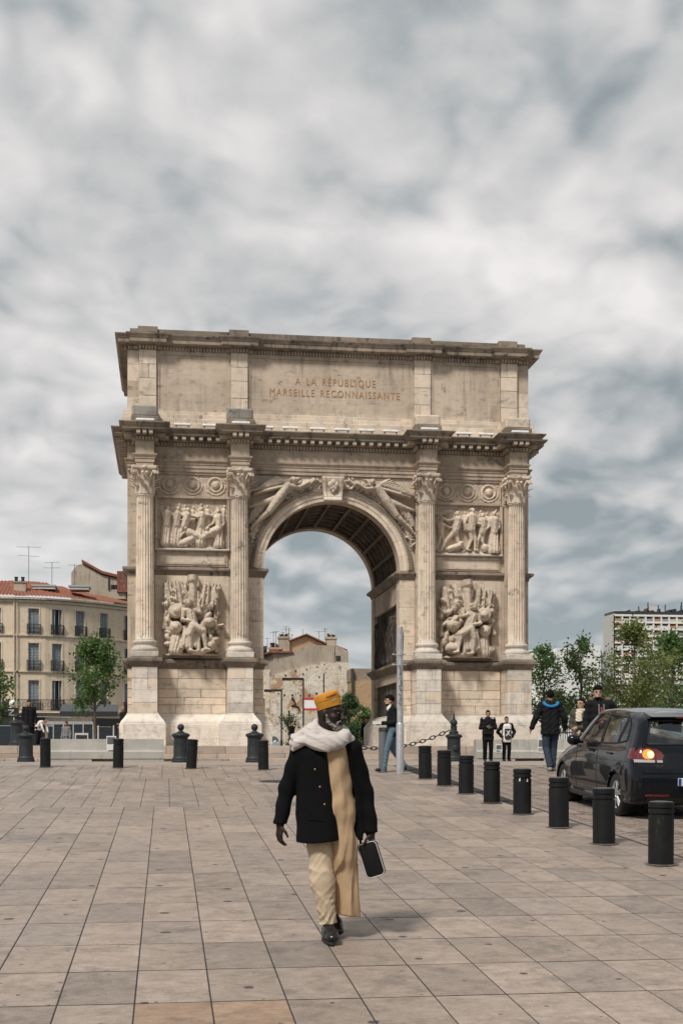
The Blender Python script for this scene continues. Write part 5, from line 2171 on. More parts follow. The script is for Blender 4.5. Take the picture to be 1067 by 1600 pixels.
def bollards():
    P = bollard_proto()
    first = True
    words = ['nearest', 'second nearest', 'third nearest', 'fourth nearest', 'fifth nearest', 'sixth nearest', 'seventh nearest', 'farthest']
    xs = ['at the right edge', 'before the rear of the car', 'beside the rear wheel of the car', 'with white sticker scraps', 'before the man walking away', 'before the two boys', 'before the spiked iron post', 'beside the silver pole']
    for k in range(8):
        o = P if first else copy_tree(P)
        first = False
        y = 13.52 + (26.45 - 13.52) / 7 * k
        o.location = (5.26, y, gz(y) - .004)
        o.rotation_euler = (random.uniform(-.01, .01), random.uniform(-.01, .01), random.uniform(0, 6))
        tag(o, 'black cylindrical bollard %s of the right row, %s' % (words[k], xs[k]), 'bollard', 'bollards along the car road')
        if k == 3:
            m = MB()
            for a, z in ((-2.0, .50), (-1.15, .49)):
                q = [(math.cos(a + da) * .1375, math.sin(a + da) * .1375, z + dz) for da, dz in ((-.09, 0), (.09, 0), (.07, .05), (-.02, .04))]
                m.add(q, [(0, 1, 2, 3)])
            s = m.build('sticker', M['paper'], o)
            o.rotation_euler = (0, 0, -.12)
    for (x, y, lean, lab) in ((-2.72, 30.47, 0, 'black bollard beside the left iron ball post'), (-1.08, 30.19, .015, 'black bollard before the concrete barrier with a poster'),
                              (.56, 29.91, .06, 'leaning black bollard before the left pedestal of the arch'), (2.16, 29.41, -.01, 'black bollard closest to the left arm of the elderly man')):
        o = copy_tree(P)
        o.location = (x, y, gz(y) - .004)
        o.rotation_euler = (0, lean, 0)
        o.scale = (.88, .88, .98)
        tag(o, lab, 'bollard', 'bollards closing the far side of the square')


bollards()


def ball_posts():
    def proto(spike):
        root = empty('iron_post')
        m = MB().lathe([(.265, 0), (.265, .05), (.25, .07), (.25, .12), (.225, .15), (.215, .18), (.205, .66), (.21, .72), (.235, .745), (.26, .765), (.265, .80), (.25, .825), (.19, .85), (.11, .875), (.085, .90)], n=32)
        m.build('body', M['cast_iron'], root, True, 30)
        if not spike:
            MB().lathe([(.085, .895), (.06, .91), (.055, .93), (.07, .945)], n=20).build('neck', M['cast_iron'], root, True)
            MB().sphere((0, 0, 1.02), .10, 20, 14).build('ball', M['cast_iron'], root, True)
        else:
            MB().lathe([(.15, .86), (.15, .93), (.12, .95), (.10, .97), (.10, 1.08), (.12, 1.10), (.06, 1.13)], n=4).build('neck', M['cast_iron'], root)
            MB().sphere((0, 0, 1.21), .115, 20, 14).build('ball', M['cast_iron'], root, True)
            MB().lathe([(.06, 1.30), (.045, 1.33), (.03, 1.42), (.0, 1.60)], n=12, cap=False).build('spike', M['cast_iron'], root, True)
            MB().sphere((0, -.22, .42), (.09, .05, .11), 10, 8).build('boss', M['cast_iron'], root, True)
        return root
    a = proto(False)
    b = proto(True)
    for i, (x, y, lab) in enumerate(((-4.2, 40.6, 'cast iron ball post at the far left before the person in black'), (.42, 38.4, 'cast iron ball post before the left bay of the arch'), (2.54, 38.1, 'cast iron ball post before the pedestal left of the opening'),
                                     (at(27, 1163, 46.2).x, 46.2, 'farther iron ball post at the left edge behind the nearer one'), (4.6, 40.2, 'cast iron ball post hidden behind the elderly man'))):
        o = a if i == 0 else copy_tree(a)
        o.location = (x, y, Z_TOP + (.5 if y > 42.4 else .004))
        tag(o, lab, 'post', 'cast iron posts round the arch')
    b.location = (8.9, 40.2, Z_TOP + .004)
    tag(b, 'cast iron post with ball and spike holding the chain', 'post', 'cast iron posts round the arch')
    # chain slung between the posts: interlocking links
    ch = empty('chain', (8.9, 40.2, Z_TOP + 1.0))
    tag(ch, 'heavy black chain hanging between iron posts at the foot of the arch', 'chain')
    p0, p1 = Vector((-.14, 0, -.02)), Vector((-4.3, 0, -.22))
    m = MB()
    n = 16
    vs, fs = [], []
    link_me = MB().tube([(.075 * math.cos(a) * (1.35), .05 * math.sin(a), 0) for a in [2 * math.pi * i / n for i in range(n + 1)]], .017, 6, False).mesh('chain_link', M['iron'], True)
    L = 27
    last = None
    for i in range(L):
        s = (i + .5) / L
        q = p0.lerp(p1, s)
        q.z -= 4 * .46 * s * (1 - s)
        sl = ((p1.z - p0.z) - 4 * .46 * (1 - 2 * s)) / (p1.x - p0.x)
        o = link('chain_link', link_me, ch, q)
        o.rotation_euler = Matrix.Rotation(-math.atan(sl), 3, 'Y').to_4x4().to_3x3().__matmul__(Matrix.Rotation(math.pi / 2 * (i % 2), 3, 'X')).to_euler()


ball_posts()


def barriers():
    def make(x0, x1, y, lab, n):
        root = empty('concrete_barrier', ((x0 + x1) / 2, y, Z_TOP + .004))
        hw = (x1 - x0) / 2
        seg = 2 * hw / n
        for i in range(n):
            a, b = -hw + seg * i + .01, -hw + seg * (i + 1) - .01
            m = MB().poly_prism([(-.30, .09), (-.30, .30), (-.20, .36), (-.16, .70), (.16, .70), (.20, .36), (.30, .30), (.30, .09)], 'x', a, b)
            m.poly_prism([(-.28, 0), (-.28, .09), (.28, .09), (.28, 0)], 'x', a, a + seg * .36)
            m.poly_prism([(-.28, 0), (-.28, .09), (.28, .09), (.28, 0)], 'x', b - seg * .36, b)
            m.build('barrier_block', M['concrete'], root)
        tag(root, lab, 'barrier', 'concrete barriers before the arch')

    a, b = at(80, 1185, 41.6), at(257, 1185, 41.6)
    make(a.x, b.x, 41.6, 'long grey concrete barrier left of the arch, a poster on its right half', 1)
    a, b = at(741, 1185, 41.7), at(905, 1185, 41.7)
    make(a.x, b.x, 41.7, 'grey concrete barrier behind the two boys at the right of the arch', 1)

    def poster(x, y, Y, w, h, lab, tilt, kind):
        p = at(x, y, Y)
        root = empty('poster', p)
        root.rotation_euler = (.11, tilt, 0)
        MB().box(-w / 2, w / 2, -.004, 0, 0, h).build('sheet', M['paper'], root)
        if kind == 0:
            MB().box(-w * .42, w * .42, -.007, -.004, h * .42, h * .92).build('print', M['ink'], root)
        else:
            MB().box(-w * .40, w * .34, -.007, -.004, h * .40, h * .86).build('print', M['ink'], root)
            for i in range(3):
                MB().box(-w * .4, w * (.3 - .1 * i), -.007, -.004, h * (.1 + .08 * i), h * (.14 + .08 * i)).build('print_line', M['ink'], root)
        tag(root, lab, 'poster')
    poster(174.5, 1172, 41.29, .30, .44, 'poster with a dark picture stuck on the left concrete barrier', 0, 0)
    poster(845, 1176, 41.39, .27, .48, 'poster with a dark picture on the barrier beside the man walking away', .05, 1)
    poster(779, 1176, 41.39, .22, .28, 'small pale poster on the barrier behind the smaller boy', 0, 1)


barriers()


def poles():
    x, y = 4.98, 27.81
    z = gz(y)
    root = empty('sign_pole', (x, y, z))
    MB().lathe([(.085, 0), (.085, 1.08), (.078, 1.10), (.072, 1.11)], n=20).build('sleeve', M['galv'], root, True, 30)
    MB().lathe([(.068, 1.05), (.064, 3.17), (.05, 3.18)], n=18).build('tube', M['galv'], root, True, 30)
    for zz in (2.36, 2.58):
        b = MB().lathe([(.075, zz - .02), (.075, zz + .02)], n=16).box(.0, .13, -.02, .02, zz - .012, zz + .012).box(-.15, 0, -.012, .012, zz - .01, zz + .01).build('clamp', M['zinc'], root)
        MB().sphere((-.15, 0, zz), .022, 8, 6).build('bolt', M['zinc'], b)
    # warning triangle seen almost edge on
    m = MB().poly_prism([(.0, 2.66), (.52, 3.02), (.0, 3.06)], 'x', .055, .07)
    m.xform(Matrix.Rotation(-.2, 4, 'Z'))
    m.build('sign_plate', M['shop'], root)
    # black felt-pen tags down the tube
    rng = random.Random(3)
    for k in range(9):
        zz = 2.34 - k * .098
        pts = []
        for i in range(7):
            a = -1.75 + rng.uniform(-.55, .55)
            rr = .0735
            pts.append((rr * math.cos(a), rr * math.sin(a), zz - i * .012 + rng.uniform(-.03, .03)))
        MB().tube(pts, .0055, 4).build('pen_mark', M['shop'], root)
    tag(root, 'silver metal sign pole with black pen tags standing before the arch', 'pole')
    x, y = 4.72, 28.5
    root = empty('slim_post', (x, y, gz(y)))
    MB().lathe([(.10, 0), (.10, .01), (.092, .014), (.092, .96), (.085, .985), (.0, .99)], n=20, cap=False).build('tube', M['grey_post'], root, True, 30)
    MB().lathe([(.094, .90), (.094, .93)], n=20).build('collar', M['shop'], root, True, 30)
    tag(root, 'slim grey post just left of the silver pole', 'post')
    # manhole cover
    p = (2.13, 25.87)
    root = empty('manhole_cover', (p[0], p[1], gz(p[1])))
    root.rotation_euler = (slab_rot, 0, 0)
    m = MB().lathe([(.32, .0), (.32, .006), (.30, .007), (.295, .004), (.28, .004), (.275, .007), (0, .007)], n=36, cap=False)
    m.build('lid', M['iron'], root, True, 30)
    tag(root, 'round dark manhole cover in the paving left of the elderly man', 'manhole cover')


poles()


def street_lamps():
    def lamp(x, ytop, yarm, x2, Y, lab, two=False):
        p = at(x, ytop, Y)
        h = p.z - Z_TOP
        root = empty('street_lamp', (p.x, Y, Z_TOP))
        MB().lathe([(.085, 0), (.085, .9), (.055, .95), (.045, h)], n=12).build('pole', M['iron'], root, True, 30)
        if x2:
            q = at(x2, yarm, Y)
            w = q.x - p.x
            MB().box(min(0, w), max(0, w), -.09, .09, h - .10, h + .03).build('arm', M['iron'], root)
            MB().box(min(w, w * .55), max(w, w * .55), -.13, .13, h - .13, h - .05).build('lamp_head', M['iron'], root)
        tag(root, lab, 'street lamp', 'dark street lamps beyond the arch')
    lamp(440, 1078, 1078, 413, 80, 'nearer black lamp post with left arm, left of the elderly man')
    lamp(474, 1060, 1060, 441, 76, 'tallest black lamp post with left arm beside the red and white board')
    lamp(506, 1052, None, None, 92, 'plain dark pole rising right above the yellow cap')
    lamp(413, 1092, 1092, 404, 120, 'small far lamp post against the receding street facade')
    p = at(486, 1110, 76)
    root = empty('board', (p.x, 76, p.z))
    w, h = .46, .74
    MB().box(-w, w, -.02, .02, 0, h).build('panel', M['white_paint'], root)
    MB().box(-w, w, -.03, -.021, 0, h * .16).build('band', M['red_sign'], root)
    MB().box(-w, w, -.03, -.021, h * .82, h).build('band', M['red_sign'], root)
    tag(root, 'white board with two red bands fixed to the tall lamp post', 'sign')


street_lamps()


def left_shops():
    # dark shop sign with a white letter
    p = at(14, 1121, 64)
    root = empty('shop_sign', (p.x, 64, Z_TOP + .07))
    zb = p.z - Z_TOP - .07
    MB().box(-.6, .48, -.06, .06, zb, zb + .46).build('panel', M['shop'], root)
    for s in (-.5, .4):
        MB().box(s - .03, s + .03, .0, .06, 0, zb).build('leg', M['iron'], root)
    m = MB().box(-.02, .26, -.075, -.062, zb + .32, zb + .38).box(-.02, .26, -.075, -.062, zb + .08, zb + .14)
    m.poly_prism([(-.02, zb + .141), (.07, zb + .141), (.26, zb + .319), (.17, zb + .319)], 'y', -.075, -.062)
    m.build('letter', M['white_paint'], root)
    tag(root, 'black sign panel with a white letter Z at the left edge', 'sign')
    p = at(20, 1099, 70)
    root = empty('round_lamp', (p.x, 70, Z_TOP + .07))
    h = p.z - Z_TOP - .07
    MB().lathe([(.05, 0), (.04, h - .15)], n=8).build('pole', M['iron'], root)
    MB().sphere((0, 0, h), .19, 14, 10).build('globe', M['white_paint'], root, True)
    MB().box(-.5, -.15, .05, .3, h - .2, h + .15).build('housing', M['iron'], root)
    tag(root, 'white globe lamp above the black letter sign', 'street lamp')
    # glass cafe terrace with awning
    a, b = at(84, 1170, 66), at(146, 1170, 66)
    w = b.x - a.x
    root = empty('cafe_terrace', (a.x, 66, Z_TOP + .07))
    H = at(84, 1131, 66).z - Z_TOP
    k = .0322
    MB().box(-1.0, w, 0, .12, H - .08, H + .05).build('top_rail', M['zinc'], root)
    for i in range(5):
        q = w * i / 4
        MB().box(q - .03, q + .03, 0, .1, 0, H - .08).build('post', M['zinc'], root)
    for i in range(4):
        q0, q1 = w * i / 4 + .03, w * (i + 1) / 4 - .03
        MB().box(q0, q1, .04, .06, .1, H - .1).build('pane', M['glass_dark'], root)
    MB().box(w * .54, w * .88, -.04, .0, .15, H * .68).build('menu_board', M['pale_panel'], root)
    MB().box(w * .57, w * .85, -.05, -.041, .2, H * .62).build('menu_slate', M['shop'], root)
    m = MB().poly_prism([(.0, H + .55), (1.6, H + .95), (1.6, H + .85), (.0, H + .30)], 'x', .3, w + 1.2)
    m.build('awning', M['shop'], root)
    tag(root, 'glazed cafe terrace with dark awning under the cream house', 'cafe terrace')
    for i, (x, lab) in enumerate(((154, 'thin pale stake left of the tree guard'), (178, 'thin pale stake by the person in black'))):
        p = at(x, 1170, 60)
        root = empty('stake', (p.x, 60, Z_TOP + .07))
        MB().lathe([(.035, 0), (.03, 1.35), (.0, 1.4)], n=8, cap=False).build('wood', M['pale_panel'], root)
        tag(root, lab, 'stake')
    # iron fence right of the arch
    a, b = at(872, 1170, 50), at(910, 1170, 50)
    root = empty('iron_fence', (a.x, 50, Z_TOP + .07))
    w = b.x - a.x
    for z in (.15, .95):
        MB().box(0, w, -.015, .015, z, z + .04).build('rail', M['iron'], root)
    n = 12
    for i in range(n):
        q = w * i / (n - 1)
        MB().lathe([(.016, 0), (.016, 1.05), (.0, 1.12)], q, 0, 6, cap=False).build('bar', M['iron'], root)
    tag(root, 'low black iron fence behind the woman in the green jacket', 'fence')


left_shops()
# ------------------------------------------------------------------ the dark hatchback
from mathutils.bvhtree import BVHTree

t = NT('black_car_paint')
M['paint'] = t.fin(t.hsv((.006, .007, .010), t.rng(t.noise(t.obj(), 3, 3), .3, .7, .9, 1.1)), .25, 0, .08, Coat_Weight=1.0, Coat_Roughness=.015, Coat_IOR=1.32)
t = NT('white_car_paint')
M['paint_w'] = t.fin((.72, .73, .74), .25, 0, .5, Coat_Weight=.8, Coat_Roughness=.05)
M['rubber'] = plain('tyre_rubber', (.016, .016, .016), .75)
M['alloy'] = plain('alloy_wheel', (.58, .58, .59), .28, .85, var=.05)
M['trim_black'] = plain('black_plastic', (.012, .012, .013), .45)
M['seat'] = plain('seat_cloth', (.035, .036, .04), .8)
t = NT('car_glass')
g_ = t.n('ShaderNodeBsdfGlossy')
g_.inputs['Roughness'].default_value = .02
tr_ = t.n('ShaderNodeBsdfTransparent')
tr_.inputs[0].default_value = (.74, .80, .79, 1)
fr_ = t.n('ShaderNodeFresnel')
fr_.inputs[0].default_value = 2.1
mx_ = t.n('ShaderNodeMixShader')
t.t.links.new(fr_.outputs[0], mx_.inputs[0])
t.t.links.new(tr_.outputs[0], mx_.inputs[1])
t.t.links.new(g_.outputs[0], mx_.inputs[2])
t.t.links.new(mx_.outputs[0], t.t.nodes['Material Output'].inputs[0])
M['car_glass'] = t.m


def lens(name, col, em, st):
    t = NT(name)
    w = t.n('ShaderNodeTexWave', wave_type='BANDS', bands_direction='X')
    w.inputs['Scale'].default_value = 14
    t.put(w.inputs['Vector'], t.obj())
    c = t.mix(t.rng(w.outputs['Fac'], 0, 1, 0, .5), col, t.hsv(col, .4))
    return t.fin(c, .12, 0, .6, Coat_Weight=1.0, Emission_Color=em, Emission_Strength=st)


M['lamp_red'] = lens('red_tail_lens', (.11, .003, .004), (.5, .02, .01), .02)
M['lamp_amber'] = lens('lit_indicator_lens', (.6, .13, .02), (1.0, .20, .02), .75)
M['lamp_core'] = lens('lit_indicator_core', (.8, .5, .2), (1.0, .62, .22), 1.1)
M['lamp_clear'] = lens('clear_lens', (.45, .42, .42), (0, 0, 0), 0)
M['plate_white'] = plain('plate_white', (.70, .71, .70), .4, var=.04)
M['plate_blue'] = plain('plate_blue', (.02, .06, .30), .4)
M['chrome'] = plain('chrome', (.6, .6, .62), .15, 1.0)


def catmull(P, u):
    """P: (n, ...) control values, u in [0, n-1]"""
    n = len(P)
    i = np.clip(np.floor(u).astype(int), 0, n - 2)
    f = (u - i)[:, None, None]
    p0, p1, p2, p3 = P[np.clip(i - 1, 0, n - 1)], P[i], P[i + 1], P[np.clip(i + 2, 0, n - 1)]
    return .5 * ((2 * p1) + (-p0 + p2) * f + (2 * p0 - 5 * p1 + 4 * p2 - p3) * f ** 2 + (-p0 + 3 * p1 - 3 * p2 + p3) * f ** 3)


def car_body(fine=True):
    # rings from under the floor, up the side, to the roof centre: (x, y, z); y runs from tail to nose
    W = .89

    def ring(rows):
        return rows
    S = []
    # rear end
    S.append([(0, .10, .24), (.66, .10, .24), (.74, .03, .34), (.76, .0, .52), (.75, .03, .70), (.745, .08, .86), (.72, .13, .98), (.64, .29, 1.20), (.555, .40, 1.385), (.30, .40, 1.43), (0, .40, 1.445)])
    S.append([(0, .16, .22), (.74, .16, .22), (.82, .10, .34), (.845, .08, .52), (.84, .11, .70), (.825, .16, .87), (.79, .21, .99), (.70, .37, 1.20), (.585, .50, 1.41), (.33, .50, 1.462), (0, .50, 1.475)])
    S.append([(0, .32, .20), (.78, .32, .20), (.865, .30, .32), (.88, .30, .52), (.875, .32, .72), (.855, .36, .90), (.81, .42, 1.01), (.715, .56, 1.21), (.60, .66, 1.43), (.34, .66, 1.482), (0, .66, 1.495)])
    for y, w, zb, zbelt, zr, wr, zr2 in ((.9, .89, .19, .985, 1.455, .605, 1.515), (1.45, .89, .19, .965, 1.475, .61, 1.535), (2.05, .89, .19, .945, 1.46, .605, 1.52)):
        S.append([(0, y, zb), (w * .88, y, zb), (w * .965, y, .30), (w, y, .52), (w * .992, y, .74), (w * .965, y, .90), (w * .92, y, zbelt), (w * .83, y + .03, (zbelt + zr) / 2), (wr + .005, y, zr), (wr * .6, y, zr2 - .01), (0, y, zr2)])
    # windscreen and bonnet
    S.append([(0, 2.55, .19), (.78, 2.55, .19), (.86, 2.55, .30), (.89, 2.55, .52), (.88, 2.55, .74), (.855, 2.55, .88), (.81, 2.60, .945), (.74, 2.68, 1.12), (.59, 2.45, 1.40), (.36, 2.47, 1.45), (0, 2.48, 1.465)])
    S.append([(0, 3.0, .19), (.77, 3.0, .19), (.86, 3.0, .30), (.89, 3.0, .50), (.88, 3.0, .70), (.85, 3.0, .83), (.80, 3.05, .91), (.72, 3.08, .985), (.60, 3.0, 1.06), (.36, 3.03, 1.09), (0, 3.05, 1.10)])
    S.append([(0, 3.45, .19), (.76, 3.45, .19), (.85, 3.45, .30), (.885, 3.45, .48), (.87, 3.45, .66), (.83, 3.45, .77), (.76, 3.47, .85), (.66, 3.48, .895), (.5, 3.48, .92), (.28, 3.5, .935), (0, 3.5, .94)])
    S.append([(0, 3.9, .20), (.70, 3.9, .20), (.80, 3.9, .30), (.83, 3.9, .46), (.81, 3.9, .60), (.77, 3.9, .69), (.69, 3.9, .75), (.58, 3.9, .79), (.44, 3.9, .81), (.25, 3.9, .82), (0, 3.9, .825)])
    S.append([(0, 4.16, .24), (.55, 4.12, .24), (.62, 4.14, .32), (.64, 4.16, .44), (.62, 4.15, .55), (.58, 4.12, .62), (.52, 4.10, .66), (.44, 4.08, .69), (.33, 4.08, .70), (.2, 4.1, .705), (0, 4.1, .71)])
    C = np.array(S)
    nu, nv = (150, 90) if fine else (50, 34)
    A = catmull(C, np.linspace(0, len(S) - 1, nu))
    B = catmull(np.transpose(A, (1, 0, 2)), np.linspace(0, C.shape[1] - 1, nv))
    G = np.transpose(B, (1, 0, 2))          # (nu, nv, 3) right half
    return G


def patch(bvh, corners, d, origin_fn, nx=14, nz=8, off=.004):
    """lay a four-cornered patch over the body; corners in the 2-d plane across direction d"""
    P = np.zeros((nz + 1, nx + 1, 3))
    (a, b, c, e) = [Vector(q) for q in corners]
    for j in range(nz + 1):
        for i in range(nx + 1):
            u, v = i / nx, j / nz
            q = a.lerp(b, u).lerp(e.lerp(c, u), v)
            o = origin_fn(q.x, q.y)
            loc, nrm, _, _ = bvh.ray_cast(o, d)
            if loc is None:
                r = bvh.find_nearest(o + d * 2.0)
                loc, nrm = r[0], r[1]
            if nrm.dot(d) > 0:
                nrm = -nrm
            P[j, i] = loc + nrm * off
    return P


def inset(corners, k):
    c = sum((Vector(q) for q in corners), Vector((0, 0))) / 4
    out = []
    for q in corners:
        v = Vector(q) - c
        out.append(tuple(c + v * (1 - k / max(v.length, 1e-3))))
    return out


def inside(poly, x, y):
    n = len(poly)
    s = True
    sg = 0
    for i in range(n):
        (x0, y0), (x1, y1) = poly[i], poly[(i + 1) % n]
        c = (x1 - x0) * (y - y0) - (y1 - y0) * (x - x0)
        if abs(c) < 1e-9:
            continue
        if sg == 0:
            sg = 1 if c > 0 else -1
        elif (c > 0) != (sg > 0):
            return False
    return True


def frame_strip(P, w_i=2):
    """edge strip of a patch grid, as a mesh border"""
    ny, nx = P.shape[:2]
    m = MB()
    idx = [(0, i) for i in range(nx)] + [(j, nx - 1) for j in range(1, ny)] + [(ny - 1, i) for i in range(nx - 2, -1, -1)] + [(j, 0) for j in range(ny - 2, 0, -1)]
    m.tube([tuple(P[q]) for q in idx] + [tuple(P[idx[0]])], .013, 6, False)
    return m


def hatchback(paint, full=True):
    root = empty('car')
    G = car_body(full)
    nu, nv = G.shape[:2]
    # full shell: right half, tail patch, left half
    m = MB()
    L = G.copy()
    L[..., 0] *= -1
    nt = 14
    tail = np.zeros((nv, nt + 1, 3))
    for j in range(nv):
        x, y, z = G[0, j]
        for i in range(nt + 1):
            s = -1 + 2 * i / nt
            tail[j, i] = (x * s, y - .075 * (1 - s * s) * (x / .76), z + (.012 * (1 - s * s) if z > 1.3 else 0))
    mb = MB()
    mb.grid(G)
    mb.grid(L[:, ::-1])
    mb.grid(tail[:, ::-1])
    bvh = BVHTree.FromPolygons([Vector(v) for v in mb.v], mb.f)
    wheels_y = (.80, 3.38)
    side_win = [[(2.58, 1.02), (1.66, 1.01), (1.66, 1.435), (2.02, 1.43)], [(1.60, 1.01), (.90, 1.035), (.82, 1.40), (1.60, 1.435)], [(.86, 1.04), (.56, 1.08), (.68, 1.31), (.785, 1.395)]]
    rear_win = [(-.62, 1.045), (.62, 1.045), (.50, 1.365), (-.50, 1.365)]
    screen = [(-.66, 1.02), (.66, 1.02), (.5, 1.37), (-.5, 1.37)]
    keep = []
    holes_s = [inset(w, .03) for w in side_win]
    holes_r, holes_f = inset(rear_win, .03), inset(screen, .03)
    V3 = mb.v
    for f in mb.f:
        c = [sum(V3[i][k] for i in f) / len(f) for k in range(3)]
        x, y, z = c
        if abs(x) > .62 and any((y - wy) ** 2 + (z - .31) ** 2 < .345 ** 2 for wy in wheels_y):
            continue
        if full and z > .95:
            if abs(x) > .5 and any(inside(h, y, z) for h in holes_s):
                continue
            if y < .5 and inside(holes_r, x, z) and z < 1.39:
                continue
            if 2.3 < y < 3.1 and z > 1.03 and inside(holes_f, x, z):
                continue
        keep.append(f)
    sh = MB()
    sh.v, sh.n, sh.f = V3, len(V3), keep
    body = sh.build('body', M[paint], root, True, 40)
    # glass
    for s in (-1, 1):
        dv = Vector((-s, 0, 0))
        for w in side_win:
            P = patch(bvh, w, dv, lambda yy, zz, s=s: Vector((s * 2, yy, zz)))
            o = MB().grid(P).build('side_window', M['car_glass'] if full else M['glass_dark'], root, True)
            frame_strip(P).build('window_seal', M['trim_black'], o)
        # sill, mirror, door handles
        MB().box(*sorted((s * .70, s * .865)), 1.12, 3.06, .16, .24, .02).build('sill', M['trim_black'], root)
        m = MB().sphere((s * 1.0, 2.42, 1.02), (.11, .085, .085), 14, 10).box(*sorted((s * .84, s * .93)), 2.40, 2.47, .97, 1.01)
        m.build('mirror', M[paint], root, True, 40)
        for yy in (.98, 1.80):
            p = patch(bvh, [(yy, .865), (yy + .2, .865), (yy + .2, .90), (yy, .90)], dv, lambda a, b, s=s: Vector((s * 2, a, b)), 2, 1, .015)
            q = p.reshape(-1, 3).mean(0)
            MB().box(q[0] - .012, q[0] + .012, yy, yy + .2, .868, .895, .006).build('door_handle', M[paint], root)
        if full:
            for yy in (1.63, 2.66):
                pts = patch(bvh, [(yy, .30), (yy + .01, .30), (yy + .01, .95), (yy, .95)], dv, lambda a, b, s=s: Vector((s * 2, a, b)), 1, 14, .001)[:, 0]
                MB().tube([tuple(q) for q in pts], .005, 4).build('door_seam', M['shop'], root)
            # crease catching the light below the windows
            pts = patch(bvh, [(.35, .80), (3.2, .74), (3.2, .75), (.35, .81)], dv, lambda a, b, s=s: Vector((s * 2, a, b)), 24, 1, .002)[0]
            MB().tube([tuple(q) for q in pts], .007, 6).build('side_crease', M[paint], root, True)
    fwd = Vector((0, 1, 0))
    P = patch(bvh, rear_win, fwd, lambda a, b: Vector((a, -2, b)))
    rg = MB().grid(P).build('rear_window', M['car_glass'] if full else M['glass_dark'], root, True)
    frame_strip(P).build('window_seal', M['trim_black'], rg)
    P = patch(bvh, screen, -fwd, lambda a, b: Vector((a, 6, b)))
    MB().grid(P).build('windscreen', M['car_glass'] if full else M['glass_dark'], root, True)
    # spoiler with the third brake lamp
    sp = MB().poly_prism([(.24, 1.425), (.52, 1.475), (.60, 1.475), (.45, 1.40), (.30, 1.395)], 'x', -.54, .54)
    spo = sp.build('spoiler', M[paint], root)
    MB().box(-.17, .17, .228, .26, 1.402, 1.424).build('brake_lamp', M['lamp_red'], spo)
    # tail lamps: outer lit part on the wing, inner part on the hatch
    for s in (-1, 1):
        def rp(c, mat, nm, par, off=.008, oval=False):
            c = [(s * a, b) for a, b in c]
            n1, n2 = (20, 16) if oval else (8, 6)
            P = patch(bvh, c, fwd, lambda a, b: Vector((a, -2, b)), n1, n2, off)
            mk = None
            if oval:
                gx, gy = np.meshgrid(np.linspace(-1, 1, n1 + 1), np.linspace(-1, 1, n2 + 1))
                mk = (np.abs(gx) ** 2.6 + np.abs(gy) ** 2.6) <= 1.02
            return MB().grid(P, mk).build(nm, M[mat], par, True)
        base = rp([(.845, .795), (.41, .795), (.43, .99), (.82, 1.005)], 'lamp_red', 'tail_lamp', root, .008, True)
        rp([(.735, .845), (.555, .845), (.555, .97), (.72, .98)], 'lamp_amber' if s < 0 else 'lamp_red', 'lit_segment', base, .011, True)
        if s < 0:
            rp([(.655, .86), (.565, .86), (.565, .955), (.66, .955)], 'lamp_core', 'lit_bulb', base, .013, True)
        rp([(.825, .80), (.56, .80), (.56, .835), (.825, .84)], 'lamp_clear', 'clear_strip', base, .012)
        rp([(.53, .80), (.45, .80), (.45, .83), (.53, .83)], 'lamp_clear', 'clear_strip', base, .012)
        rp([(.548, .79), (.54, .79), (.54, .99), (.548, .99)], 'trim_black', 'hatch_gap', base, .013)
        dv = Vector((-s, 0, 0))
        P = patch(bvh, [(.10, .82), (.30, .86), (.32, .985), (.20, .995)], dv, lambda a, b: Vector((s * 2, a, b)), 8, 6, .008)
        MB().grid(P).build('side_lens', M['lamp_red'], base, True)
        rp([(.70, .34), (.36, .34), (.36, .37), (.70, .37)], 'lamp_red', 'reflector', root, .006)
    # bumper step, plate recess and plate, letters, badge
    P = patch(bvh, [(-.74, .655), (.74, .655), (.74, .70), (-.74, .70)], fwd, lambda a, b: Vector((a, -2, b)), 20, 2, .018)
    MB().grid(P).build('bumper_ledge', M[paint], root, True)
    P = patch(bvh, [(-.70, .24), (.70, .24), (.66, .33), (-.66, .33)], fwd, lambda a, b: Vector((a, -2, b)), 20, 3, .006)
    MB().grid(P).build('bumper_valance', M['trim_black'], root, True)
    pl = MB().box(-.26, .26, -.105, -.085, .485, .595, .006).build('number_plate', M['plate_white'], root)
    for s in (-1, 1):
        MB().box(s * .236 - .022, s * .236 + .022, -.109, -.106, .488, .592).build('plate_band', M['plate_blue'], pl)
    def word(txt, x, z, size, y, mat, par, nm):
        cu = bpy.data.curves.new('letters', 'FONT')
        cu.body = txt
        cu.size = size
        cu.extrude = .002
        cu.resolution_u = 2
        tmp = bpy.data.objects.new('tmp_text', cu)
        COL.objects.link(tmp)
        dg = bpy.context.evaluated_depsgraph_get()
        dg.update()
        me = bpy.data.meshes.new_from_object(tmp.evaluated_get(dg))
        bpy.data.objects.remove(tmp)
        me.transform(Matrix.Translation((x, y, z)) @ Matrix.Rotation(math.pi / 2, 4, 'X'))
        me.materials.clear()
        me.materials.append(M[mat])
        me.name = nm
        link(nm, me, par)
    if full:
        word('A', -.195, .502, .105, -.111, 'trim_black', pl, 'plate_letter')
        word('GOLF', -.56, .735, .05, .0, 'chrome', root, 'badge_letters')
        # seats seen through the glass
        for x in (-.40, .40):
            st = MB().box(x - .24, x + .24, 1.75, 1.90, .5, 1.08, .05).build('front_seat', M['seat'], root)
            MB().box(x - .13, x + .13, 1.72, 1.83, 1.12, 1.32, .04).build('headrest', M['seat'], st)
        st = MB().box(-.66, .66, .78, .95, .5, .93, .06).build('rear_seat', M['seat'], root)
        for x in (-.40, .40):
            MB().box(x - .13, x + .13, .80, .90, .95, 1.10, .04).build('headrest', M['seat'], st)
